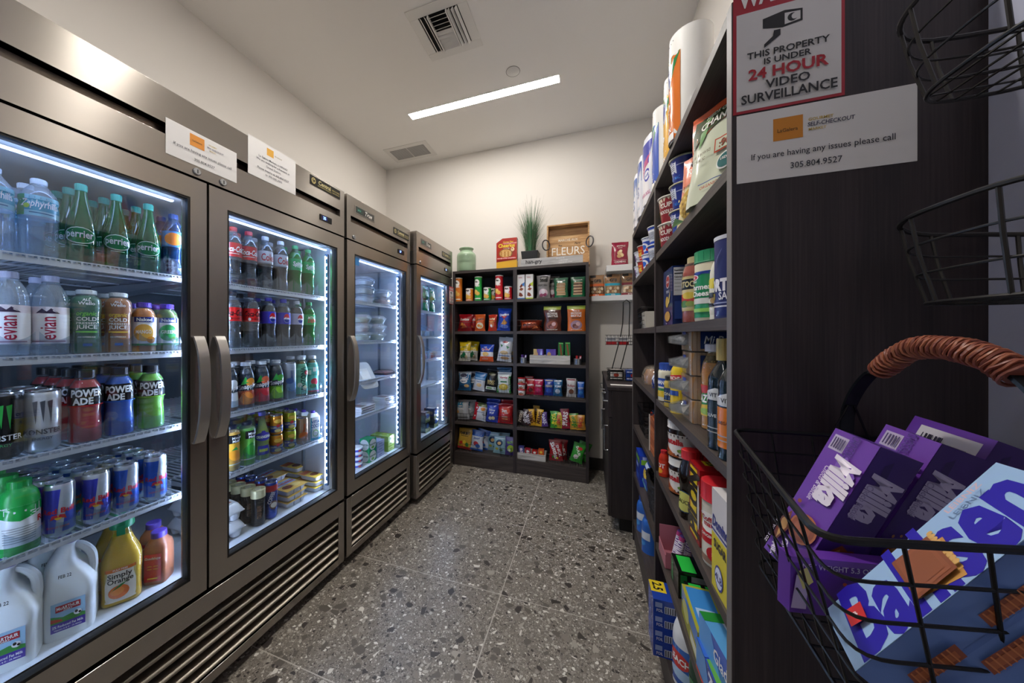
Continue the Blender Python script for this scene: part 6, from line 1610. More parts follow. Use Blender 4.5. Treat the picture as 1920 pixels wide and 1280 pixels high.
for k in range(4):
    P_ = rm.place((RSX + .062, yat(1277, RSX + .06), R2 + .018 + .036 * k), R + random.uniform(-.15, .15), 'orange and white noodle packet, %s from bottom of the pile' % ORD[k], 'noodle packets', rx=-1.45)
sauce = bottle('sauce_jar', 'sauce jar', .192, .034, P_JAR, CLEAR('f0e6e0', .15), ('c8b88a', .62, .90, .5), (.18, .70, 'c8b070', [('r', .06, .05, .94, .95, 'd8c48a'), ('r', .08, .62, .92, .92, '17140f'), ('t', 'BERTOCO', .5, .77, .16, 'd8c890', {'b': .03, 'w': .8}), ('e', .5, .36, .36, .14, 'b8301f'), ('e', .6, .44, .22, .1, 'd8b83a'), ('e', .45, .2, .2, .1, '4a7a34'), ('e', .65, .2, .14, .08, '8a9a4a')]), (C('a8301a', .25), .86))
rl(sauce, 1279, .034, R2, 'red pasta sauce jar with tan label and gold lid', .040, rz=.5)
parm = bottle('cheese_shaker', 'cheese shaker', .182, .040, P_JAR and [(0, 0), (.96, 0), (1, .02), (1, .80), (.97, .82)], C('d8d0b4', .4), ('12895a', 1.0, .82), (.05, .70, '128a4e', [('r', 0, 0, 1, .28, '128a4e'), ('r', 0, .30, 1, .42, 'd8dad4'), ('p', [(0, .82), (.6, .96), (.95, .9), (1, 1), (0, 1)], '1f3f9a'), ('e', .25, .88, .2, .07, 'e8e4e6'), ('e', .25, .88, .17, .05, 'c8203a'), ('t', 'Kraft', .25, .88, .06, 'f0ecec', {'b': .02, 'w': .26}), ('t', 'Parmesan', .55, .66, .11, 'f0f2ee', {'b': .03, 'w': .76}), ('t', 'Cheese', .5, .52, .11, 'f0f2ee', {'b': .03, 'w': .6}), ('t', 'grated', .3, .78, .05, 'd8e8d8'), ('r', .3, .12, .8, .2, '8ac85a')]))
rl(parm, 1302, .040, R2, 'green and white grated cheese shaker with green lid', .048, rz=.6)
dres = bottle('dressing_bottle', 'dressing bottle', .165, .021, P_EVIAN, C('d8d4c4', .35), ('1c1a1a', .5, .92), (.15, .62, 'e0dcc8', [('e', .5, .84, .34, .16, 'e0d04a'), ('r', 0, .38, 1, .55, '1c1a1a'), ('r', 0, .12, 1, .22, '1c1a1a'), ('e', .6, .3, .2, .1, 'a88a5a')]))
rl(dres, 1330, .021, R2, 'slim cream dressing bottle between the cheese and the salt', .046, rz=.5)
salt = MB(); h_, r_ = .178, .042
salt.lathe([(r_, .0), (r_, h_ - .008)], C('232a66', .4), 30)
salt.art([('r', 0, 0, 1, .12, '1f2a6a'), ('r', 0, .12, 1, .14, 'd8d4e0'), ('t', 'MORTON', .5, .42, .15, 'eceaf0', {'b': .06, 'w': .94, 'fill': 1}), ('t', 'IODIZED', .22, .27, .08, 'd8c83a', {'b': .02, 'w': .3}), ('t', 'SALT', .62, .27, .10, 'eceaf0', {'b': .02, 'w': .3}), ('r', .1, .17, .9, .185, '9aa0c8'), ('e', .72, .60, .10, .08, '9aa0c8'), ('e', .72, .60, .085, .066, '232a66')] + [('p', [(.35 + .02 * i, .62 + .03 * i), (.355 + .02 * i, .62 + .03 * i), (.45 + .02 * i, .80 + .02 * i), (.445 + .02 * i, .80 + .02 * i)], '8a8fc0') for i in range(6)], cyl_S([(1, 0), (1, 1)], h_, r_, .03, .92, 2.9), 2.9 * r_, .89 * h_, 2)
sl = MB(); sl.lathe([(r_ + .0008, h_ - .009), (r_ + .0012, h_ - .001), (r_ * .95, h_), (r_ * .93, h_ - .004)], C('dcdce4', .4), 30)
Proto('salt_canister', 'canister', [['tube', salt], ['lid', sl]]).place((.300, .868, R2), R + .45, 'dark blue salt canister nearest on the second shelf')
# --- second shelf, far bay
wire_basket('wire_basket', (RSX + .13, 2.17, R2), .20, .22, .12, 'black wire basket at the far end of second shelf', 'black wire baskets on right unit', WIRE, R, 7, 5, .0014, .9, .002)
card = carton('white_card_box', 'box', .14, .07, .095, 'cfc9bd', front=[], right=[('r', .05, .05, .95, .95, 'd2ccc0')])
card.place((RSX + .07, yat(1208.5, RSX + .04), R2), R, 'plain off-white card box in front of black basket')
wire_basket('wire_basket', (RSX + .12, 1.68, R2), .15, .18, .19, 'tall black wire basket beside the divider, second shelf', 'black wire baskets on right unit', WIRE, R, 6, 6, .0014, .95, .002)
for k, c in enumerate(('d8c83a', 'c8822a', '6ab85a', '8a9aa8')):
    carton('snack_pack', 'snack pack', .11, .12, .032, c, front=[('r', .1, .2, .9, .8, 'e0dcb8')], right=[('r', .1, .2, .9, .8, c)]).place((RSX + .12, 1.68, R2 + .004 + .0325 * k), R, 'stacked colourful snack pack, %s from bottom, inside tall wire basket' % ORD[k], 'packs in tall wire basket')
# --- third shelf, near bay
mayo = bottle('mayonnaise_jar', 'jar', .150, .036, P_JAR, C('ded8c0', .3), ('23459a', .9, .80), (.12, .66, 'e0dcc8', [('r', 0, .5, 1, .9, '2348a0'), ('t', 'HELLMANNS', .5, .7, .18, 'f0f0ee', {'b': .03, 'w': .9}), ('p', [(0, 0), (1, 0), (1, .4), (0, .2)], 'e0c02e'), ('r', .3, .3, .8, .42, '2f7a3a')]))
rl(mayo, 1234, .036, R3, 'mayonnaise jar with blue lid by the divider', .04, rz=.3)
ket = bottle('ketchup_bottle', 'sauce bottle', .185, .030, P_NAKED, C('9a1a1f', .25), ('c01f2a', .8, .84), (.3, .7, 'e0dcd8', [('t', 'KETCHUP', .5, .5, .2, 'b8202a', {'w': .8, 'b': .03})]))
rp(ket, 1262, R3, 'red-capped ketchup bottle behind the mayonnaise jar', .10)
dij = bottle('mustard_jar', 'jar', .112, .024, P_JAR, C('b8a04a', .25), ('1c1a18', .85, .82), (.15, .62, '1f3058', [('t', 'DIJON', .5, .55, .2, 'e0d8b8', {'w': .7}), ('r', .1, .1, .9, .16, 'c8a84a')]))
rl(dij, 1245, .024, R3, 'small dijon mustard jar with dark lid, in front of mayonnaise', .027, rz=.3)
mus = bottle('mustard_bottle', 'sauce bottle', .180, .027, P_NAKED, C('dcbc1e', .3), ('dcbc1e', .4, .86), (.15, .74, 'e0bf22', [('p', [(.1, .72), (.9, .8), (.9, .96), (.1, .9)], 'c8242a'), ('t', 'FRENCHS', .5, .84, .1, 'f4eee0', {'b': .03, 'w': .7}), ('t', 'YELLOW', .5, .6, .08, '23346a', {'b': .02, 'rot': 0, 'w': .6}), ('r', .2, .3, .8, .45, '23459a')]))
rl(mus, 1257, .027, R3, 'yellow squeeze mustard bottle', .032, rz=.4)
toast = MB(); W_, D_, H_ = .12, .13, .068
toast.box(-W_ / 2, W_ / 2, -D_ / 2, D_ / 2, .002, H_ - .002, C('b88a58', .6))
for i in range(11): toast.box(-W_ / 2 - .001, W_ / 2 + .001, -D_ / 2 + .004 + i * .0115, -D_ / 2 + .011 + i * .0115, .001, H_ - .001, C('caa070', .6))
tw_ = MB(); tw_.loft([(0, W_ / 2 + .004, D_ / 2 + .004, 0, 0, 8), (H_ * .5, W_ / 2 + .006, D_ / 2 + .005, 0, 0, 8), (H_, W_ / 2 + .003, D_ / 2 + .003, 0, 0, 8)], CLEAR('eef0f2', .22, .1), 28)
for row in range(3):
    V = []
    for i in range(15):
        a = -.052 + .104 * i / 14
        q = .010 + .012 * row
        V += [(a, -D_ / 2 - .005, .010 + .048 * (.5 + .4 * math.sin(i * 1.9 + row * 2))), (a * (.9 - .2 * row), -D_ / 2 - .012 - q, .034 + .012 * math.sin(i * 2.6 + row))]
    tw_.add(V, [(2 * i, 2 * i + 1, 2 * i + 3, 2 * i + 2) for i in range(14)], CLEAR('f2f4f6', .12, .08))
tl = MB(); tl.art([('r', 0, 0, 1, 1, '1b2f66'), ('r', .03, .06, .97, .94, '20386f'), ('t', 'Mi Pan', .5, .5, .42, 'eceef2', {'s': .25, 'w': .8})], lambda u, v, o: (W_ / 2 + .0066 + o, -.045 + .085 * u, .008 + .052 * v), .085, .052, False)
ts = MB(); ts.art([('r', 0, 0, 1, 1, '3550a8')], lambda u, v, o: (-.02 + .04 * u, -D_ / 2 - .0056 - o, .03 + .028 * v), .04, .028, False)
TOA = Proto('toast_pack', 'bread pack', [['toast', toast], ['wrapper', tw_], ['label', tl], ['seal', ts]])
for k in range(4):
    TOA.place((RSX + .095, 1.192 + .006 * (k % 2), R3 + .0705 * k), R + random.uniform(-.05, .05), 'clear-wrapped toast pack, blue label, %s from bottom of its stack' % ORD[k], 'stacked toast packs')
oil = bottle('cooking_oil_bottle', 'oil bottle', .235, .034, P_SNAP, CLEAR('e8d8a0', .2), ('d8d8e0', .72, .91), (.16, .52, 'd8b82e', [('r', 0, .72, 1, 1, 'c8322a'), ('p', [(0, .3), (1, .45), (1, .75), (0, .75)], '1f7a3a'), ('t', 'MAZOLA', .5, .56, .24, 'f0f0e6', {'b': .04, 'w': .9, 's': .1}), ('e', .5, .15, .3, .1, '8ab03a')]), (C('c8902a', .1), .80))
rl(oil, 1314, .034, R3, 'amber cooking oil bottle with white cap', .075, rz=.6)
def olive(c, txt):
    return bottle('olive_oil_bottle', 'oil bottle', .252, .030, P_WINE, CLEAR('1f3a4a', .5, .04), ('b8a468', .46, .80, .4), (.10, .56, None, [('r', .1, 0, .9, .72, c), ('p', [(.1, .75), (.9, .75), (.9, .95), (.5, .99), (.1, .88)], 'd0d2d4'), ('t', 'VITA', .5, .85, .08, '3a3a40', {'w': .4}), ('t', txt, .5, .45, .06, 'd8d8d0' if c != 'd87a1f' else '4a2a14', {'w': .6}), ('r', .2, .2, .7, .22, 'a8a8a0'), ('r', .2, .12, .6, .14, 'a8a8a0')]), (C('10201f', .15), .78))
rl(olive('1c2a30', 'OLIVE OIL'), 1327, .030, R3, 'dark glass olive oil bottle with black label', .036, rz=.7)
rl(olive('d87a1f', 'OMEGA OLIVA'), 1346, .030, R3, 'dark glass olive oil bottle with orange label', .034, rz=.8)
# --- third shelf, far bay
bz = CLEAR('e8dccc', .45, .12)
brd = MB()
for i in range(3): brd.loft([(.004 + .0, .05, .028, 0, -.06 + .055 * i, 3), (.04, .055, .03, 0, -.06 + .055 * i, 3), (.07, .04, .02, 0, -.06 + .055 * i, 2.4)], C(('b8783c', 'a86a34', 'c08848')[i], .7), 18)
wr = MB(); wr.loft(catmull([(0, .065, .10, 0, 0, 4), (.03, .068, .105, 0, 0, 4), (.08, .055, .09, 0, 0, 3), (.095, .03, .06, 0, 0, 2)], 2), bz, 20)
Proto('bread_bag', 'bread bag', [['bread', brd], ['wrapper', wr]]).place((RSX + .085, 2.02, R3), 0, 'clear bag of brown bread rolls, far half of third shelf')
bb = bag('cookie_pack', 'snack pack', .12, .085, .05, '2246a8', [('e', .3, .6, .12, .16, 'd8dcec'), ('e', .6, .4, .12, .16, 'd8dcec'), ('e', .8, .7, .1, .12, 'd8dcec'), ('e', .2, .2, .1, .1, 'd8dcec')])
for k in range(3): bb.place((RSX + .05 + .02 * (k == 2), (1.66, 1.80, 1.73)[k], R3 + (.0, .0, .07)[k]), R + .2 * k, 'blue and white cookie pack, %s, beside the bread bag' % ('right one', 'left one', 'top one')[k], 'blue cookie packs', rx=-.25)
# --- fourth shelf, near bay
hs = bottle('hot_sauce_bottle', 'sauce bottle', .20, .026, P_SNAP, C('2a1210', .2), ('c01f2e', .62, .86), (.12, .6, 'c0281f', [('t', 'SAUCE', .5, .6, .2, 'f0d03a', {'rot': 70, 'w': .6, 'b': .03}), ('e', .5, .25, .3, .16, 'e08a2a')]))
rl(hs, 1243, .026, R4, 'dark sauce bottle with red cap and red label, by divider', .06, rz=.3); rp(bottle('hot_sauce_bottle', 'sauce bottle', .135, .024, P_SNAP, C('b8301a', .2), ('b8202a', .6, .86), (.12, .62, 'd8402a', [('t', 'HOT', .5, .6, .3, 'f0e8e0', {'b': .04}), ('e', .5, .2, .3, .2, 'e8a02a')])), 1245, R4, 'short orange-red sauce bottle at the shelf edge', .022, rz=.3, scale=.75)
cb = carton('cracker_box', 'cracker box', .11, .10, .19, 'a81c24', front=[('t', 'Nutella', .5, .8, .08, 'f0e8e0', {'b': .03, 'w': .7}), ('e', .5, .5, .3, .14, 'c88a3a'), ('e', .4, .3, .2, .1, '7a4424'), ('r', 0, 0, 1, .2, 'c8b090')], right=[('r', 0, .9, 1, 1, 'c8242e')])
cb.place((RSX + .16, 1.36, R4), R, 'red cracker box standing behind the spread jars')
def nutj(h, r):
    return bottle('spread_jar', 'spread jar', h, r, [(0, 0), (.9, 0), (.98, .03), (1, .12), (.95, .3), (.95, .45), (1, .62), (1, .72), (.92, .80), (.9, .82)], C('24110b', .15), ('d9d6d2', 1.0, .79), (.06, .66, 'ded8d4', [('t', 'nutella', .5, .66, .24, 'b8202a', {'b': .05, 'w': .82}), ('t', 'n', .155, .66, .22, '1a1414', {'b': .05}), ('p', [(0, 0), (.7, 0), (.3, .35), (0, .45)], 'b8602a'), ('e', .2, .22, .2, .14, '8a3a1c'), ('e', .75, .3, .12, .08, '6a8a2e'), ('r', .5, .06, .95, .09, '8a5a4a')]))
NJ = nutj(.125, .043)
rl(NJ, 1254, .043, R4, 'chocolate spread jar with white lid, bottom of two', .055, rz=.6, group='spread jars'); rl(nutj(.128, .046), 1252, .046, R4 + .1256, 'larger chocolate spread jar with white lid, on top of the other', .055, rz=.6, group='spread jars')
syr = bottle('soy_sauce_bottle', 'sauce bottle', .205, .032, P_SNAP, CLEAR('2a1c16', .6, .05), ('c01f24', .80, .86), (.08, .42, None, [('e', .5, .5, .44, .46, '223a52'), ('e', .5, .5, .4, .41, 'c8c86a'), ('t', 'SAUCE', .5, .5, .16, '2a3a2a', {'w': .5})]), (C('120b08', .2), .84))
rl(syr, 1273, .032, R4, 'dark soy sauce bottle with red cap and round yellow label', .038, rz=.6, group='soy sauce bottles'); rl(syr, 1319, .032, R4, 'dark soy sauce bottle with red cap at the back', .20, rz=.6, group='soy sauce bottles')
cre = bottle('creamer_canister', 'canister', .165, .034, [(0, 0), (1, 0), (1, .8)], C('b8905a', .4), ('c01f26', 1.03, .78), (.05, .72, 'b8985a', [('r', 0, .0, 1, .5, '3a8a2e'), ('e', .5, .75, .3, .16, 'e0e8dc'), ('e', .5, .3, .24, .12, 'c8d02e')]))
rl(cre, 1286, .034, R4, 'red-lidded canister with green label behind the coffee box', .105, rz=.5)
pil = carton('coffee_box', 'coffee box', .085, .085, .20, '9c161d', front=[('r', .12, .04, .78, .96, 'e0c01f'), ('r', .15, .06, .75, .94, 'e6c824'), ('t', 'PILON', .45, .5, .42, '15120f', {'rot': 90, 'w': .84, 'b': .06, 'fill': 1}), ('e', .9, .5, .08, .3, 'd8d4d0')], right=[('r', .05, 0, 1, .93, 'd8b81f'), ('t', 'P', .7, .83, .08, '15120f', {'b': .05}), ('t', 'CUBAN', .6, .74, .04, '15120f', {'w': .6})] + [('r', .3, .2 + .028 * i, .9, .21 + .028 * i, '5a4a1a') for i in range(16)], top=[('r', .1, .3, .5, .7, 'e0c01f'), ('t', 'PILON', .3, .5, .22, '15120f', {'b': .04, 'w': .36}), ('p', [(.55, .5), (.9, .5), (.88, .56), (.57, .56)], 'd8c8c0')])
pil.place((RSX + .058, 1.060, R4), R + .03, 'red and yellow ground coffee box with vertical black lettering')
cof = bottle('creamer_canister', 'canister', .198, .040, [(0, 0), (.96, 0), (1, .03), (1, .4), (.93, .5), (1, .6), (1, .78)], C('cfc8b8', .4), ('c01f2a', 1.04, .77), (.04, .70, 'd8d2c4', [('r', 0, 0, 1, .12, '8a6a5a'), ('r', 0, .36, 1, .62, 'b81f2a'), ('e', .5, .74, .36, .18, 'e6e2dc'), ('t', 'Coffee', .5, .80, .09, 'b8202e', {'b': .03, 'w': .6}), ('t', 'mate', .5, .70, .09, 'b8202e', {'b': .03, 'w': .4}), ('t', 'ORIGINAL', .5, .5, .05, 'f0e8e0', {'w': .6}), ('e', .65, .2, .2, .14, 'b81f2a'), ('t', '#1', .65, .2, .1, 'f0e8e0', {'b': .03, 'w': .2})]))
cof.place((.300, .962, R4), R + .6, 'red-lidded creamer canister beside the sugar box')
sug = carton('sugar_box', 'sugar box', .088, .060, .215, 'd8d4d6', front=[('r', 0, 0, 1, .56, 'd8c82a'), ('t', 'Domino', .5, .68, .11, '1f2f8a', {'b': .04, 'w': .9, 's': .1}), ('r', 0, .58, 1, .60, '23348e'), ('t', 'SUGAR', .5, .47, .08, '15151c', {'b': .04, 'w': .7}), ('e', .45, .17, .24, .12, '23348e'), ('e', .45, .17, .2, .10, 'd8dce8'), ('t', '4LB', .45, .17, .07, '23348e', {'b': .02})], right=[('r', 0, 0, 1, .56, 'd8c82a'), ('t', 'SUGAR', .5, .47, .06, '15151c', {'b': .04, 'w': .8})])
sug.place((RSX + .036, .838, R4), R + .04, 'white and yellow sugar box, nearest on its shelf')
# --- fourth shelf, far bay
wire_basket('wire_basket', (RSX + .12, 2.12, R4), .30, .2, .14, 'black wire basket on the fourth shelf, far end', 'black wire baskets on right unit', WIRE, R, 9, 5, .0014, .9, .002)
for k, (dy, c) in enumerate(((-.09, '3a7ab8'), (-.02, '9aa0a8'), (.05, '1f3a5a'))):
    bag('snack_packet', 'snack packet', .06, .12, .04, c, [('e', .5, .5, .3, .2, 'c8d8e8'), ('r', .1, .8, .9, .9, 'c8402a')]).place((RSX + .09, 2.10 + dy, R4 + .004), R, ('light blue', 'silver', 'navy')[k] + ' snack packet inside the fourth-shelf wire basket', 'packets in wire basket')
CED = pine('orange_cedar', [(.3, '7a3a1c'), (.5, 'a5562c'), (.7, 'c07040')], 0, 7)
e = empty('slatted_box', (RSX + .10, 1.71, R4), 'orange-brown slatted wooden box next to the divider', 'wooden box', None, (0, 0, R))
for i in range(4):
    MBb = MB().box(-.08, .08, -.08, -.072, .002 + .042 * i, .040 + .042 * i, CED); loc_part('front_slat', MBb, e)
    loc_part('side_slat', MB().box(.080, .088, -.08, .09, .002 + .042 * i, .040 + .042 * i, CED), e)
    loc_part('side_slat', MB().box(-.088, -.080, -.08, .09, .002 + .042 * i, .040 + .042 * i, CED), e)
loc_part('base', MB().box(-.08, .08, -.07, .09, .0, .004, CED), e)
loc_part('edge_strip', MB().box(-.0885, -.0805, -.084, -.0802, .0, .172, C('c9c6c0', .5)), e)
# --- fifth shelf, near bay
m = MB(); W_, D_, H_ = .12, .14, .10
for a in ((-W_ / 2, W_ / 2, -D_ / 2, -D_ / 2 + .002, 0, .05), (-W_ / 2, W_ / 2, D_ / 2 - .002, D_ / 2, 0, H_), (-W_ / 2, -W_ / 2 + .002, -D_ / 2 + .002, D_ / 2 - .002, 0, H_), (W_ / 2 - .002, W_ / 2, -D_ / 2 + .002, D_ / 2 - .002, 0, .06), (-W_ / 2, W_ / 2, -D_ / 2 + .002, D_ / 2 - .002, 0, .002)):
    m.box(*a, C('b06a78', .5))
Proto('sweets_display_box', 'display box', [['tray', m]]).place((RSX + .075, 1.43, R5), R, 'open pink display box of sweet rolls')
roll = MB(); V = []
roll.lathe([(.009, 0), (.0115, .004), (.0115, .105), (.009, .11)], C('5a2f8a', .35, 0, .3), 14)
roll.art([('t', 'mentos', .5, .5, .5, 'ece4f0', {'rot': 90, 'w': .8, 'b': .04}), ('r', 0, .85, 1, 1, 'c84a8a')], cyl_S([(1, 0), (1, 1)], .11, .0115, .05, .95, 2.8), .032, .1, 2)
RL = Proto('sweet_roll', 'sweet roll', [['roll', roll]])
for k in range(4): RL.place((RSX + .045 + .028 * (k // 2 ) , 1.395 + .035 * (k % 2) + .01 * (k // 2), R5 + .006), R + .4, 'purple and pink sweet roll, %s in the pink display box' % ORD[k], 'sweet rolls', rx=-.25)
gb = carton('gum_box', 'display box', .10, .12, .085, '101413', front=[('r', .05, .1, .3, .9, '2a8a4a')], right=[('r', .05, .1, .2, .9, '1f7a3a'), ('r', .3, .55, .9, .92, '8a8c90')], top=[('r', .08, .1, .92, .44, '2fc24a'), ('r', .08, .56, .92, .9, '28a840')])
gb.place((RSX + .075, 1.28, R5), R, 'black gum display box with bright green packs on top', 'black gum boxes'); gb.place((RSX + .075, 1.178, R5 - .0), R, 'black and grey open display box beside the brown bottle', 'black gum boxes', scale=.8)
def jugb(h, r, c, art, capc, name='cleaner_bottle', prof=None):
    return bottle(name, 'bottle', h, r, prof or P_NAKED, C(c, .3), (capc, .5, .88), (.08, .6, None, art))
rp(jugb(.225, .036, '6a3420', [('r', 0, 0, 1, 1, 'a8927a'), ('e', .5, .6, .3, .2, 'c8c4c0')], '5a2a1a', 'syrup_bottle'), 1284, R5, 'brown bottle behind the pale blue jug', .15, rz=.5)
dist = bottle('water_jug', 'water jug', .225, .052, catmull([(0, 0), (.92, 0), (1, .03), (1, .45), (.95, .6), (.7, .78), (.42, .9), (.34, .94)], 3), C('8aa4cc', .3), ('a8bcd8', .34, .93), (.2, .62, None, [('r', 0, 0, 1, .16, '1f3f86'), ('t', '100%', .45, .72, .14, '3a4a6a', {'b': .02, 'w': .4}), ('r', .25, .55, .65, .58, '3a4a6a'), ('r', .25, .48, .6, .51, '3a4a6a'), ('e', .2, .42, .16, .26, 'd8e4f2'), ('t', 'ZE', .2, .42, .12, '2a5aa0', {'b': .02})]))
rl(dist, 1283, .052, R5, 'pale blue water jug with dark blue band', .150, rz=.5)
zb = carton('storage_bag_box', 'box', .20, .085, .075, '2342a0', front=[('p', [(0, 0), (.5, 0), (.3, 1), (0, 1)], '3a8ad0'), ('t', 'Ziploc', .62, .55, .5, 'eef0f6', {'b': .04, 's': .2, 'w': .5}), ('r', 0, 0, 1, .12, 'c8302a')],
            top=[('r', .3, .2, .95, .95, 'b9211f'), ('t', '24 QUART', .6, .68, .2, 'f0ece8', {'b': .03, 'w': .5, 'rot': 180}), ('t', 'STORAGE', .6, .42, .16, 'f0ece8', {'b': .03, 'w': .4, 'rot': 180}), ('r', .3, .03, .95, .18, '5aa03a'), ('p', [(0, 0), (.28, 0), (.28, 1), (0, 1)], '2a62c0')],
            right=[('r', 0, 0, 1, 1, '2a56b8'), ('p', [(.1, .1), (.9, .1), (.9, .6), (.1, .8)], 'b9211f'), ('t', 'Ziploc', .5, .75, .2, 'eef0f6', {'w': .7})])
zb.place((RSX + .052, .905, R5), R + .06, 'blue and red zip bag box, upper of two near the panel', 'zip bag boxes') if False else None
zb.place((RSX + .050, .895, R5), R + .04, 'blue and red zip bag box, bottom one near the panel', 'zip bag boxes')
yb = carton('sandwich_bag_box', 'box', .18, .075, .085, 'a8a83a', front=[('r', 0, .5, 1, 1, '3a7ac8'), ('e', .3, .5, .2, .3, 'd8d86a'), ('r', .6, .1, .95, .4, 'e8e8c8')], top=[('r', .05, .1, .95, .9, '3f8ad0'), ('r', .5, .2, .9, .8, 'a8c8e8')], right=[('r', .1, .1, .9, .9, '3a6ab8')])
yb.place((RSX + .047, 1.085, R5), R - .03, 'yellow-green and blue bag box, after the red one', 'zip bag boxes')
yb2 = carton('sandwich_bag_box', 'box', .15, .075, .07, '2a5ac0', front=[('p', [(0, 0), (.7, 0), (.4, 1), (0, 1)], '4a9ae0'), ('t', 'Glad', .7, .5, .4, 'f0f0f4', {'w': .4})], top=[('r', .0, .0, 1, .5, '5aa0d8'), ('r', .0, .5, 1, 1, 'c8d8ea'), ('p', [(0, 0), (.2, 0), (.2, 1), (0, 1)], '2a8a3a')], right=[('r', .1, .1, .9, .9, '8ab8e0')])
yb2.place((RSX + .055, .92, R5 + .0756), R + .12, 'light blue bag box lying on the red and blue one', 'zip bag boxes')
# --- fifth shelf, far bay
bx5 = carton('detergent_box', 'box', .16, .07, .17, '1f3fae', front=[('r', .1, .72, .9, .88, '8ac83a'), ('r', .2, .5, .6, .62, 'a8b8e8'), ('r', .3, .2, .8, .34, '3a6ad8')], right=[('r', .1, .72, .9, .88, '8ac83a'), ('r', .2, .88, .5, .98, 'a8b8e8')])
bx5.place((RSX + .045, 2.14, R5), R, 'bright blue box with green stripe, far end of fifth shelf')
bag('wipes_pouch', 'pouch', .15, .165, .06, '2a4fb8', [('r', .1, .6, .9, .8, 'd8b84a'), ('e', .5, .3, .3, .2, '6ab8e0'), ('r', .1, .86, .9, .94, 'c8d8f0')]).place((RSX + .045, 1.97, R5), R, 'blue wipes pouch with yellow stripe beside the wicker basket')
e = empty('wicker_basket', (RSX + .11, 1.74, R5), 'black woven wicker basket on the fifth shelf by divider', 'basket', None, (0, 0, R))
wk = MB()
def wsec(t): return .13 + .02 * t, .085 + .015 * t
for i in range(12):
    t = i / 11; a, b = wsec(t); z = .006 + .165 * t
    P = []
    for k in range(48):
        q = 2 * PI * k / 48
        f = 1 + .025 * (1 if (k + i) % 2 else -1)
        c_, s_ = math.cos(q), math.sin(q)
        P.append((a * f * math.copysign(abs(c_) ** .5, c_), b * f * math.copysign(abs(s_) ** .5, s_), z))
    wk.tube(P, .0068, C('141213', .45), 6, True)
wk.loft([(0, .125, .08, 0, 0, 4), (.012, .128, .082, 0, 0, 4)], C('100f10', .6), 24)
loc_part('woven_body', wk, e)
st_ = MB()
for k in range(24):
    q = 2 * PI * k / 24; c_, s_ = math.cos(q), math.sin(q)
    st_.tube([(wsec(t)[0] * math.copysign(abs(c_) ** .5, c_), wsec(t)[1] * math.copysign(abs(s_) ** .5, s_), .004 + .172 * t) for t in (0, .5, 1)], .0045, C('1a1819', .45), 5)
loc_part('stakes', st_, e)
# --- bottom shelf, near bay
fo = carton('foil_box', 'box', .10, .10, .050, '1f3f9c', front=[('r', .1, .2, .6, .8, '3a62c8')], right=[('r', .35, .12, .95, .62, 'b8bcc8')] + [('r', .38 + .07 * i, .15, .41 + .07 * i, .58, '2a2a34') for i in range(8)] + [('r', .06, .5, .28, .85, '8a9ac8'), ('t', 'FOIL', .2, .3, .2, 'c8d0e8', {'w': .2})], top=[('r', .0, .0, .6, .5, 'd8c02a'), ('t', '2.5', .3, .25, .3, '1a1a1a', {'b': .03, 'w': .4})])
for k in range(4): fo.place((.262, 1.385, R6 + .0505 * k), R, 'blue flat box with barcode, %s from bottom, bottom shelf edge' % ORD[k], 'blue barcode boxes')
cl_ = bottle('bleach_bottle', 'cleaner bottle', .285, .05, catmull([(0, 0), (.92, 0), (1, .03), (1, .50), (.9, .62), (.66, .74), (.42, .88), (.4, .93)], 3), C('d8dade', .35), ('2a52b0', .46, .92), (.04, .46, '2f6ac0', [('r', 0, 0, 1, .4, '2350a8'), ('e', .5, .65, .32, .22, 'c8302e'), ('t', 'BLEACH', .5, .65, .16, 'f0f0f0', {'b': .03, 'w': .6}), ('e', .6, .3, .3, .14, 'a8c8e8')]))
cl_.place((.31, 1.27, R6), R + .5, 'white bleach bottle with blue label on bottom shelf')
dg = jugb(.265, .036, '0f3a24', [('r', .1, .1, .9, .9, '1f6a3a'), ('t', 'PINE', .5, .6, .2, 'e8e8d8', {'b': .03})], '9aa0a4', 'cleaner_bottle', P_SNAP)
dg.place((.31, 1.135, R6), R + .5, 'dark green cleaner bottle with grey cap on bottom shelf'); jugb(.25, .04, '169a3a', [('r', .1, .1, .9, .8, '7ac83a')], '12803a').place((.315, 1.02, R6), R + .5, 'bright green dish soap bottle on bottom shelf')
# --- bottom shelf, far bay
whb = bottle('cleaner_bottle', 'cleaner bottle', .25, .038, P_NAKED, C('dadce0', .3), ('4a3a9a', .4, .9), (.1, .7, None, [('t', 'JOY', .5, .75, .16, '2a2a3a', {'rot': 90}), ('e', .6, .3, .25, .14, 'c8202e'), ('e', .4, .5, .2, .1, '1a1a22')]))
rp(whb, 1199, R6, 'white cleaner bottle with purple cap, far bottom shelf', .05); 
bp_ = bottle('fabric_softener', 'cleaner bottle', .20, .042, P_NAKED, C('2a62b8', .3), ('1f4aa0', .7, .80), (.1, .6, None, [('r', .0, .5, 1, .9, 'd0d8e4'), ('e', .5, .3, .3, .2, '3a8ad0')]))
rp(bp_, 1209, R6, 'blue and white softener bottle, left of two at far bottom', .05, group='softener bottles'); rp(bp_, 1220, R6, 'blue and white softener bottle, right of two at far bottom', .05, group='softener bottles')
carton('purple_box', 'box', .10, .05, .13, '6a3fb0', front=[('r', .1, .3, .9, .6, '8a5ad0')]).place((RSX + .14, 2.22, R6), R, 'small purple box at the far end of bottom shelf')
carton('toothpaste_box', 'box', .06, .15, .04, 'c0242e', front=[('r', 0, .3, 1, .6, 'e0dce0')], right=[('r', .1, .3, .9, .7, 'e8e4e6')]).place((RSX + .085, 1.615, R6), R, 'red and white slim box by divider, bottom shelf')
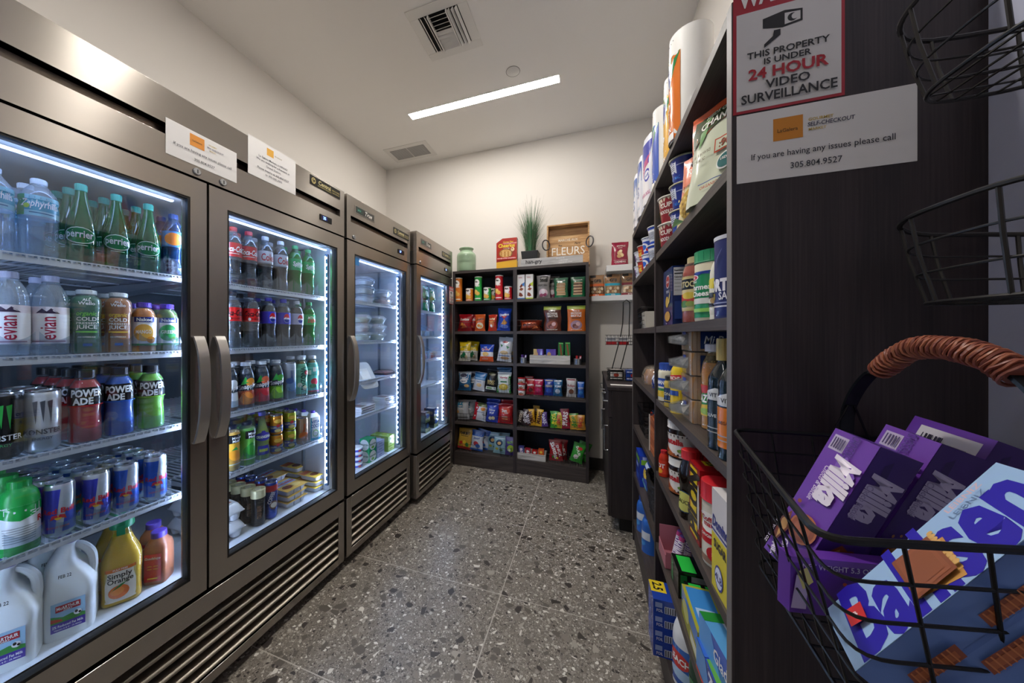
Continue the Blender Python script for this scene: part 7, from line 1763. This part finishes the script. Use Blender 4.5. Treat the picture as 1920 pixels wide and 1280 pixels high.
carton('teal_box', 'box', .05, .12, .15, '1f6a78', front=[('r', .1, .1, .9, .9, '2a8a8a'), ('r', .2, .7, .8, .9, 'd8dce0')], right=[('r', .1, .2, .9, .8, '2a8a8a')]).place((RSX + .14, 1.66, R6 + .0), R, 'teal upright box behind the slim red box')
# ================================================================== NEAR END PANEL: SIGNS AND BASKETS
w_, h_ = .157, .241
x_ = .331; z_ = 1.681 + h_ / 2
notice_y('warning_sign', x_, z_, w_, h_, C('a5202e', .4), [('r', .03, .02, .97, .765, 'cfccca')] + SURV, 'red and white 24 hour video surveillance warning sign on dark panel', 'sign')
w_, h_ = .240, .126
x_ = .3777; z_ = 1.678 - h_ / 2
notice_y('taped_notice', x_, z_, w_, h_, PAPER, [('r', .225, .54, .40, .86, 'cf8420'), ('t', 'LaGalera', .31, .68, .05, '6a4a14', {'w': .12}), ('t', 'GOURMET', .50, .77, .04, 'c8a84a', {'w': .14}), ('t', 'SELF-CHECKOUT', .555, .70, .055, '3a3c50', {'w': .26, 's': .1}), ('t', 'MARKET', .48, .63, .035, 'c8a84a', {'w': .12}),
         ('t', 'If you are having any issues please call', .49, .34, .085, '2c2d36', {'w': .80, 'b': .004}), ('t', '305.804.9527', .47, .16, .085, '2c2d36', {'w': .29, 'b': .004})],
         'white paper notice with orange square taped below the surveillance sign', 'notice')
# hanging half-round fruit baskets fixed to the side wall stand
def poly_tube(e, nm, P, r, mat, closed=False, n=7):
    m = MB(); m.tube(P, r, mat, n, closed)
    o = bpy.data.objects.new(nm, m.mesh(nm)); COL.objects.link(o); o.parent = e
    return o
def bowl_basket(cx, cy, z, lab, tilt=0):
    e = empty('hanging_wire_basket', (cx, cy, z), lab, 'wire basket', 'dark wire baskets stacked on the wall rack', (0, tilt, 0))
    a, b, h = .088, .110, .098
    top = [(a * math.copysign(abs(math.cos(t)) ** .62, math.cos(t)), b * math.copysign(abs(math.sin(t)) ** .62, math.sin(t)), h - .016 * math.cos(t)) for t in [2 * PI * i / 44 for i in range(44)]]
    bot = [(x * .80, y * .80, 0) for x, y, _ in top]
    poly_tube(e, 'rim', top, .0032, WIREG, True)
    poly_tube(e, 'base_ring', bot, .0026, WIREG, True)
    m = MB()
    for f in (.34, .67):
        P = [((x * (.80 + .20 * f)), (y * (.80 + .20 * f)), zz * f) for (x, y, zz) in top]
        m.tube(P, .0016, WIREG, 6, True)
    for i in range(0, 44, 4):
        x, y, zz = top[i]
        m.tube([(x, y, zz), (x * .93, y * .93, zz * .55), (x * .80, y * .80, .0)], .0021, WIREG, 6)
    for i in range(-3, 4):
        x = a * .80 * i / 3.6; yy = b * .80 * (1 - abs(i / 3.8) ** 2.6) ** (1 / 2.6)
        m.tube([(x, -yy, .0), (x, yy, .0)], .0014, WIREG, 5)
    for i in (-2, -1, 0, 1, 2):
        y = b * .80 * i / 2.6; xx = a * .80 * (1 - abs(i / 2.8) ** 2.6) ** (1 / 2.6)
        m.tube([(-xx, y, .0012), (xx, y, .0012)], .0014, WIREG, 5)
    loc_part('wire_mesh', m, e)
    return e
bowl_basket(.482, .56, 1.588, 'upper dark wire basket on the right, at the top edge of view')
bowl_basket(.482, .56, 1.312, 'middle dark wire basket on the right, empty, below the upper one')
# stand that carries them
e = empty('basket_stand', (.568, .56, 0), 'dark wire rack against the right wall carrying the baskets', 'rack')
for yy in (.48, .64):
    m = MB(); m.tube([(.568, yy, .0), (.568, yy, 1.78)], .0035, WIREG, 8); m.build('upright', e)
for zz in (.25, .75, 1.312, 1.588, 1.775):
    m = MB(); m.tube([(.568, .48, zz), (.568, .64, zz)], .003, WIREG, 8); m.build('crossbar', e)
# big rectangular basket with handle
BXc, BYc, BZ = .405, .567, .905
e = empty('handled_wire_basket', (BXc, BYc, BZ), 'large black wire basket full of biscuit boxes, with a rattan-wrapped handle', 'wire basket')
HH = .200
TOPQ = [(.175, .349), (.52, .440), (.568, .735), (.236, .705)]      # rim corners seen from above
BOTQ = [(.236, .380), (.50, .440), (.545, .690), (.254, .672)]
def quad_ring(t, r=.028, n=5):
    Q = [Vector((a[0] + (b[0] - a[0]) * t - BXc, a[1] + (b[1] - a[1]) * t - BYc, HH * t)) for a, b in zip(BOTQ, TOPQ)]
    P = []
    for i in range(4):
        p, a, b = Q[i], Q[i - 1], Q[(i + 1) % 4]
        pa = p + (a - p).normalized() * r; pb = p + (b - p).normalized() * r
        for k in range(n + 1):
            q = k / n
            P.append(pa * (1 - q) ** 2 + p * 2 * q * (1 - q) + pb * q ** 2)
    return P, Q
poly_tube(e, 'rim', quad_ring(1)[0], .0034, WIRE, True, 8)
m = MB()
for k in range(6): m.tube(quad_ring(k / 6)[0], .0015 if k else .0024, WIRE, 6, True)
QT, QB = quad_ring(1)[1], quad_ring(0)[1]
for i in range(1, 6):
    t = i / 6
    m.tube([QT[0].lerp(QT[1], t), QB[0].lerp(QB[1], t), QB[3].lerp(QB[2], t), QT[3].lerp(QT[2], t)], .0015, WIRE, 6)
for i in range(1, 7):
    t = i / 7
    m.tube([QT[0].lerp(QT[3], t), QB[0].lerp(QB[3], t), QB[1].lerp(QB[2], t), QT[1].lerp(QT[2], t)], .0015, WIRE, 6)
loc_part('wire_mesh', m, e)
b1 = .150
# flat metal handle from the back rim over to the front rim, middle wrapped in rattan
hx = -.012
def strap(P, w, t, mat, nm):
    m = MB(); V = []
    for i, p in enumerate(P):
        d = Vector(P[min(len(P) - 1, i + 1)]) - Vector(P[max(0, i - 1)]); d.normalize()
        n_ = Vector((0, -d.z, d.y)).normalized()
        for sx, sn in ((-1, -1), (1, -1), (1, 1), (-1, 1)):
            V.append(Vector(p) + Vector((sx * w / 2, 0, 0)) + n_ * sn * t / 2)
    Fs = [(4 * i + k, 4 * i + (k + 1) % 4, 4 * i + 4 + (k + 1) % 4, 4 * i + 4 + k) for i in range(len(P) - 1) for k in range(4)] + [(3, 2, 1, 0), tuple(len(V) - 4 + k for k in range(4))]
    m.add(V, Fs, mat)
    loc_part(nm, m, e)
HP = catmull([(hx, b1, HH - .03), (hx, b1 + .002, HH + .01), (hx, b1 - .002, HH + .045), (hx, b1 - .02, HH + .078), (hx, b1 - .045, HH + .105), (hx, .085, HH + .115), (hx, .04, HH + .145), (hx, -.01, HH + .150), (hx, -.06, HH + .138), (hx, -.095, HH + .110), (hx, -b1 + .045, HH + .09), (hx, -b1 + .01, HH + .05), (hx, -b1, HH + .01), (hx, -b1, HH - .03)], 4)
strap(HP, .016, .004, C('0d1216', .35, .3), 'handle')
m = MB()
mid = [Vector(p) for p in HP if -.085 <= p[1] <= .088 and p[2] > HH + .085]
core = [.0105 + .0012 * math.sin(PI * i / (len(mid) - 1)) for i in range(len(mid))]
RAT = [C('8a4a34', .45, 0, .2), C('74392a', .5), C('9a5a3e', .45, 0, .2)]
m.tube(mid, core, RAT[1], 12)
n_t = 46
import bisect
acc = [0]
for i in range(1, len(mid)): acc.append(acc[-1] + (mid[i] - mid[i - 1]).length)
def at_len(s):
    i = min(len(mid) - 2, max(0, bisect.bisect(acc, s) - 1)); t = (s - acc[i]) / max(1e-6, acc[i + 1] - acc[i])
    return mid[i].lerp(mid[i + 1], t), (mid[i + 1] - mid[i]).normalized()
for sgn in (1, -1):
    for k in range(26):
        s0 = acc[-1] * (k + .2 + .25 * sgn) / 26
        P = []
        for j in range(15):
            q = 2 * PI * j / 14
            s = min(acc[-1] - .0005, max(.0005, s0 + sgn * .009 * j / 14 + .0015 * math.sin(3 * q)))
            c, d = at_len(s)
            u = Vector((1, 0, 0)); v = d.cross(u).normalized()
            rr = .0128 + .0008 * math.sin(2 * q + k)
            P.append(c + (u * math.cos(q) + v * math.sin(q)) * rr)
        m.tube(P, .0016, RAT[k % 3], 5)
loc_part('rattan_wrap', m, e)
for s_ in (1, -1):
    m = MB(); y = s_ * (b1 - .002)
    m.tube([(hx - .022, y, HH), (hx - .004, y - s_ * .006, HH + .052), (hx + .004, y - s_ * .006, HH + .052), (hx + .024, y, HH)], .0014, WIRE, 6)
    loc_part('handle_brace', m, e)

# ---- boxes in the basket; each given by its long axis (top to foot), a width axis and its size
def solid_box(name, label, A, d, wv, L, W, T, base, faces, group, cat='biscuit box'):
    """A = top corner; d = direction from the top down the length; wv = direction across the printed front; T = depth into the pile"""
    d = Vector(d).normalized(); wv = Vector(wv); wv = (wv - d * wv.dot(d)).normalized(); n_ = wv.cross(d).normalized()
    M3 = Matrix((wv, n_, -d)).transposed()      # local x across, y = into the pile, z = up along the length
    m = MB().box(0, W, 0, T, 0, L, base)
    S = {'front': (lambda u, v, o: (u * W, -o, v * L), W, L), 'side': (lambda u, v, o: (W + o, u * T, v * L), T, L), 'top': (lambda u, v, o: (u * W, v * T, L + o), W, T)}
    for k, art in faces.items():
        s, a_, b_ = S[k]; m.art(art, s, a_, b_, False, lambda c: C(c, .42))
    o = bpy.data.objects.new(name, m.mesh(name)); COL.objects.link(o)
    o.matrix_world = Matrix.Translation(Vector(A) + d * L) @ M3.to_4x4()
    addbevel(o, .0012)
    tag(o, label, cat, group)
    return o

COOK = lambda cu, cv, r, asp: [('e', cu, cv, r, r * asp, 'b0673c'), ('e', cu, cv, r * .86, r * .86 * asp, '8e4a2a'), ('e', cu, cv, r * .6, r * .6 * asp, '9c5633')]
def mfront():
    return [('p', [(0, 1), (1, 1), (1, .2), (0, .0)], '6a36a0'), ('r', .08, .86, .42, .965, 'b9acc8')] + [('r', .12 + .06 * i, .875, .145 + .06 * i, .95, '4a3a66') for i in range(5)] + \
           [('t', 'CHOCOLATE', .56, .9, .05, '4a2a7a', {'rot': -90, 'w': .2}), ('p', [(.45, .8), (.6, .86), (.95, .76), (.8, .62), (.5, .56)], '7d52b2'), ('t', 'Milka', .68, .68, .16, 'e6dcec', {'rot': -90, 's': .25, 'b': .05, 'w': .34, 'fill': 1}), ('t', 'Choco & Biscuit', .36, .62, .035, 'd8c8e4', {'rot': -90, 's': .2, 'w': .26})] + \
           COOK(.60, .30, .34, .30) + [('p', [(.05, .28), (.2, .36), (.34, .24), (.2, .1), (.08, .14)], '7a3c20'), ('p', [(.09, .27), (.19, .33), (.29, .24), (.19, .13)], 'd09a54'), ('e', .1, .42, .05, .016, '8e4a2a'), ('e', .24, .45, .05, .014, '8e4a2a'),
            ('t', 'Choc', .5, .12, .04, 'e6dcec', {'rot': -70, 'b': .03, 'w': .12}), ('t', 'Milk', .3, .06, .035, 'e6dcec', {'rot': -70, 'b': .03, 'w': .1}), ('e', .95, .16, .05, .014, 'e6dcec'), ('t', 'NET WT 5.3 OZ', .04, .16, .02, 'e6dcec', {'rot': -90, 'w': .2})]
def mside():
    return [('r', 0, 0, 1, 1, '3a1f6a'), ('p', [(.3, .9), (.45, .94), (.55, .7), (.4, .62)], '2c1654'), ('t', 'Milka', .56, .68, .17, 'b9aecb', {'rot': -90, 's': .25, 'b': .05, 'w': .32, 'fill': 1}), ('t', 'Choco Biscuit', .28, .64, .04, '8f83a8', {'rot': -90, 's': .2, 'w': .24}),
            ('p', [(.2, .25), (.45, .34), (.75, .3), (.6, .14), (.25, .15)], '74361c'), ('p', [(.24, .25), (.45, .31), (.55, .26), (.35, .18)], 'a87844'), ('e', .72, .26, .16, .07, '6a3018'), ('e', .2, .36, .03, .012, 'a87844'), ('e', .35, .38, .03, .01, 'a87844')]
MK = C('5c2d94', .4)
G7 = 'purple chocolate biscuit boxes'
dd, ww = (-.38, .038, -.924), (.1945, -.9735, -.12)
solid_box('biscuit_box', 'purple biscuit box with light front and cookie picture, leftmost in the basket', (.3086, .5845, 1.1459), dd, ww, .195, .056, .047, MK, {'front': mfront(), 'side': mside(), 'top': [('r', .1, .1, .9, .9, '4a2580')]}, G7)
solid_box('biscuit_box', 'purple biscuit box between the leftmost one and the barcode one', (.3755, .6135, 1.1500), dd, ww, .195, .060, .047, MK, {'front': mfront(), 'side': mside(), 'top': [('r', .1, .1, .9, .9, '4a2580')]}, G7)
bar_art = [('r', .15, .62, .90, .95, 'c9c4cc')] + [('r', .22 + .045 * i, .68, .222 + .045 * i + .012 * (1 + i % 3), .90, '241a34') for i in range(7)] + [('r', .6, .70 + .05 * i, .82, .715 + .05 * i, '8a8296') for i in range(4)]
solid_box('biscuit_box', 'purple biscuit box with white barcode label, at the back right', (.4480, .682, 1.1520), dd, ww, .185, .086, .047, MK, {'front': bar_art, 'side': mside(), 'top': [('r', .1, .1, .9, .9, '4a2580')]}, G7)
solid_box('biscuit_box', 'purple biscuit box lying flat in front, its foot towards the viewer', (.2235, .500, 1.008), (-.02, 0, -1), (.97, .22, -.05), .066, .175, .018, MK, {'front': [('r', 0, .9, 1, 1, '7d52b2'), ('t', 'NET WEIGHT 5.3 OZ (150 g)', .35, .84, .09, 'cfc4dc', {'w': .56}), ('p', [(.44, .72), (.48, .76), (.60, .42), (.57, .38)], 'a83a20'), ('e', .32, .6, .012, .03, 'c8502a'), ('e', .62, .74, .012, .03, 'c8502a'), ('t', 'Nibs', .34, .2, .16, 'dcd0e6', {'b': .04, 'w': .2}), ('p', [(0, .1), (.03, .7), (.10, .6), (.09, .1)], 'b8a8cc'), ('p', [(.03, .75), (.09, .85), (.13, .6), (.07, .45)], 'd8d07a')]}, G7)
scal = [(.5 + .0, 0)]
cook = [('p', [(.18, .40), (.80, .37), (.93, .56), (.35, .62)], 'c8924e')] + [('e', .20 + .033 * i, .615 - .0, .03, .016, 'd8a85e') for i in range(0)] + \
       [('p', [(.16, .41), (.82, .38), (.84, .575), (.20, .60)], 'd6a45a')] + [('e', .19 + .066 * i, .60 - .0028 * i, .030, .014, 'dcae68') for i in range(10)] + [('p', [(.22, .40), (.86, .37), (.86, .56), (.26, .585)], '8a4f34'), ('p', [(.26, .415), (.82, .388), (.82, .547), (.30, .57)], '96583b'), ('p', [(.31, .43), (.77, .405), (.77, .532), (.34, .553)], '8e5337')]
bfront = [('r', 0, 0, 1, 1, '9dbde2'), ('t', 'Bahlsen', .46, .50, .42, '2b1fa6', {'rot': 90, 's': .22, 'b': .035, 'w': .90, 'fill': 1})] + cook + [('p', [(.34, .10), (.60, .09), (.64, .17), (.38, .185)], 'd0312e'), ('t', 'B', .49, .135, .03, 'f0dcd8', {'rot': 90, 'b': .03}), ('t', 'LEIBNIZ', .20, .80, .035, 'd8b8c0', {'rot': 90, 'w': .2})]
stick = lambda cu, cv: [('p', [(cu - .05, cv - .09), (cu + .05, cv - .10), (cu + .07, cv + .10), (cu - .03, cv + .11)], '7a3c28'), ('p', [(cu - .02, cv - .08), (cu + .03, cv - .085), (cu + .05, cv + .085), (cu + .0, cv + .09)], '96522f')] + [('p', [(cu - .045, cv - .08 + .022 * i), (cu + .055, cv - .085 + .022 * i), (cu + .056, cv - .080 + .022 * i), (cu - .044, cv - .074 + .022 * i)], 'b06a40') for i in range(8)]
bside = [('r', 0, 0, 1, 1, '5674b4'), ('p', [(.26, 0), (.30, 0), (.36, 1), (.32, 1)], '4a68a8'), ('p', [(.62, 0), (.66, 0), (.72, 1), (.68, 1)], '4a68a8')] + stick(.22, .55) + stick(.42, .42) + stick(.22, .22) + stick(.44, .12) + stick(.7, .4)
solid_box('biscuit_box', 'large light blue biscuit box with dark blue script lettering, nearest in the basket', (.3700, .4775, 1.1465), (-.535, .0608, -.8428), (-.262, -.960, .097), .2245, .094, .085, C('8fb0dc', .42), {'front': bfront, 'side': bside}, None)
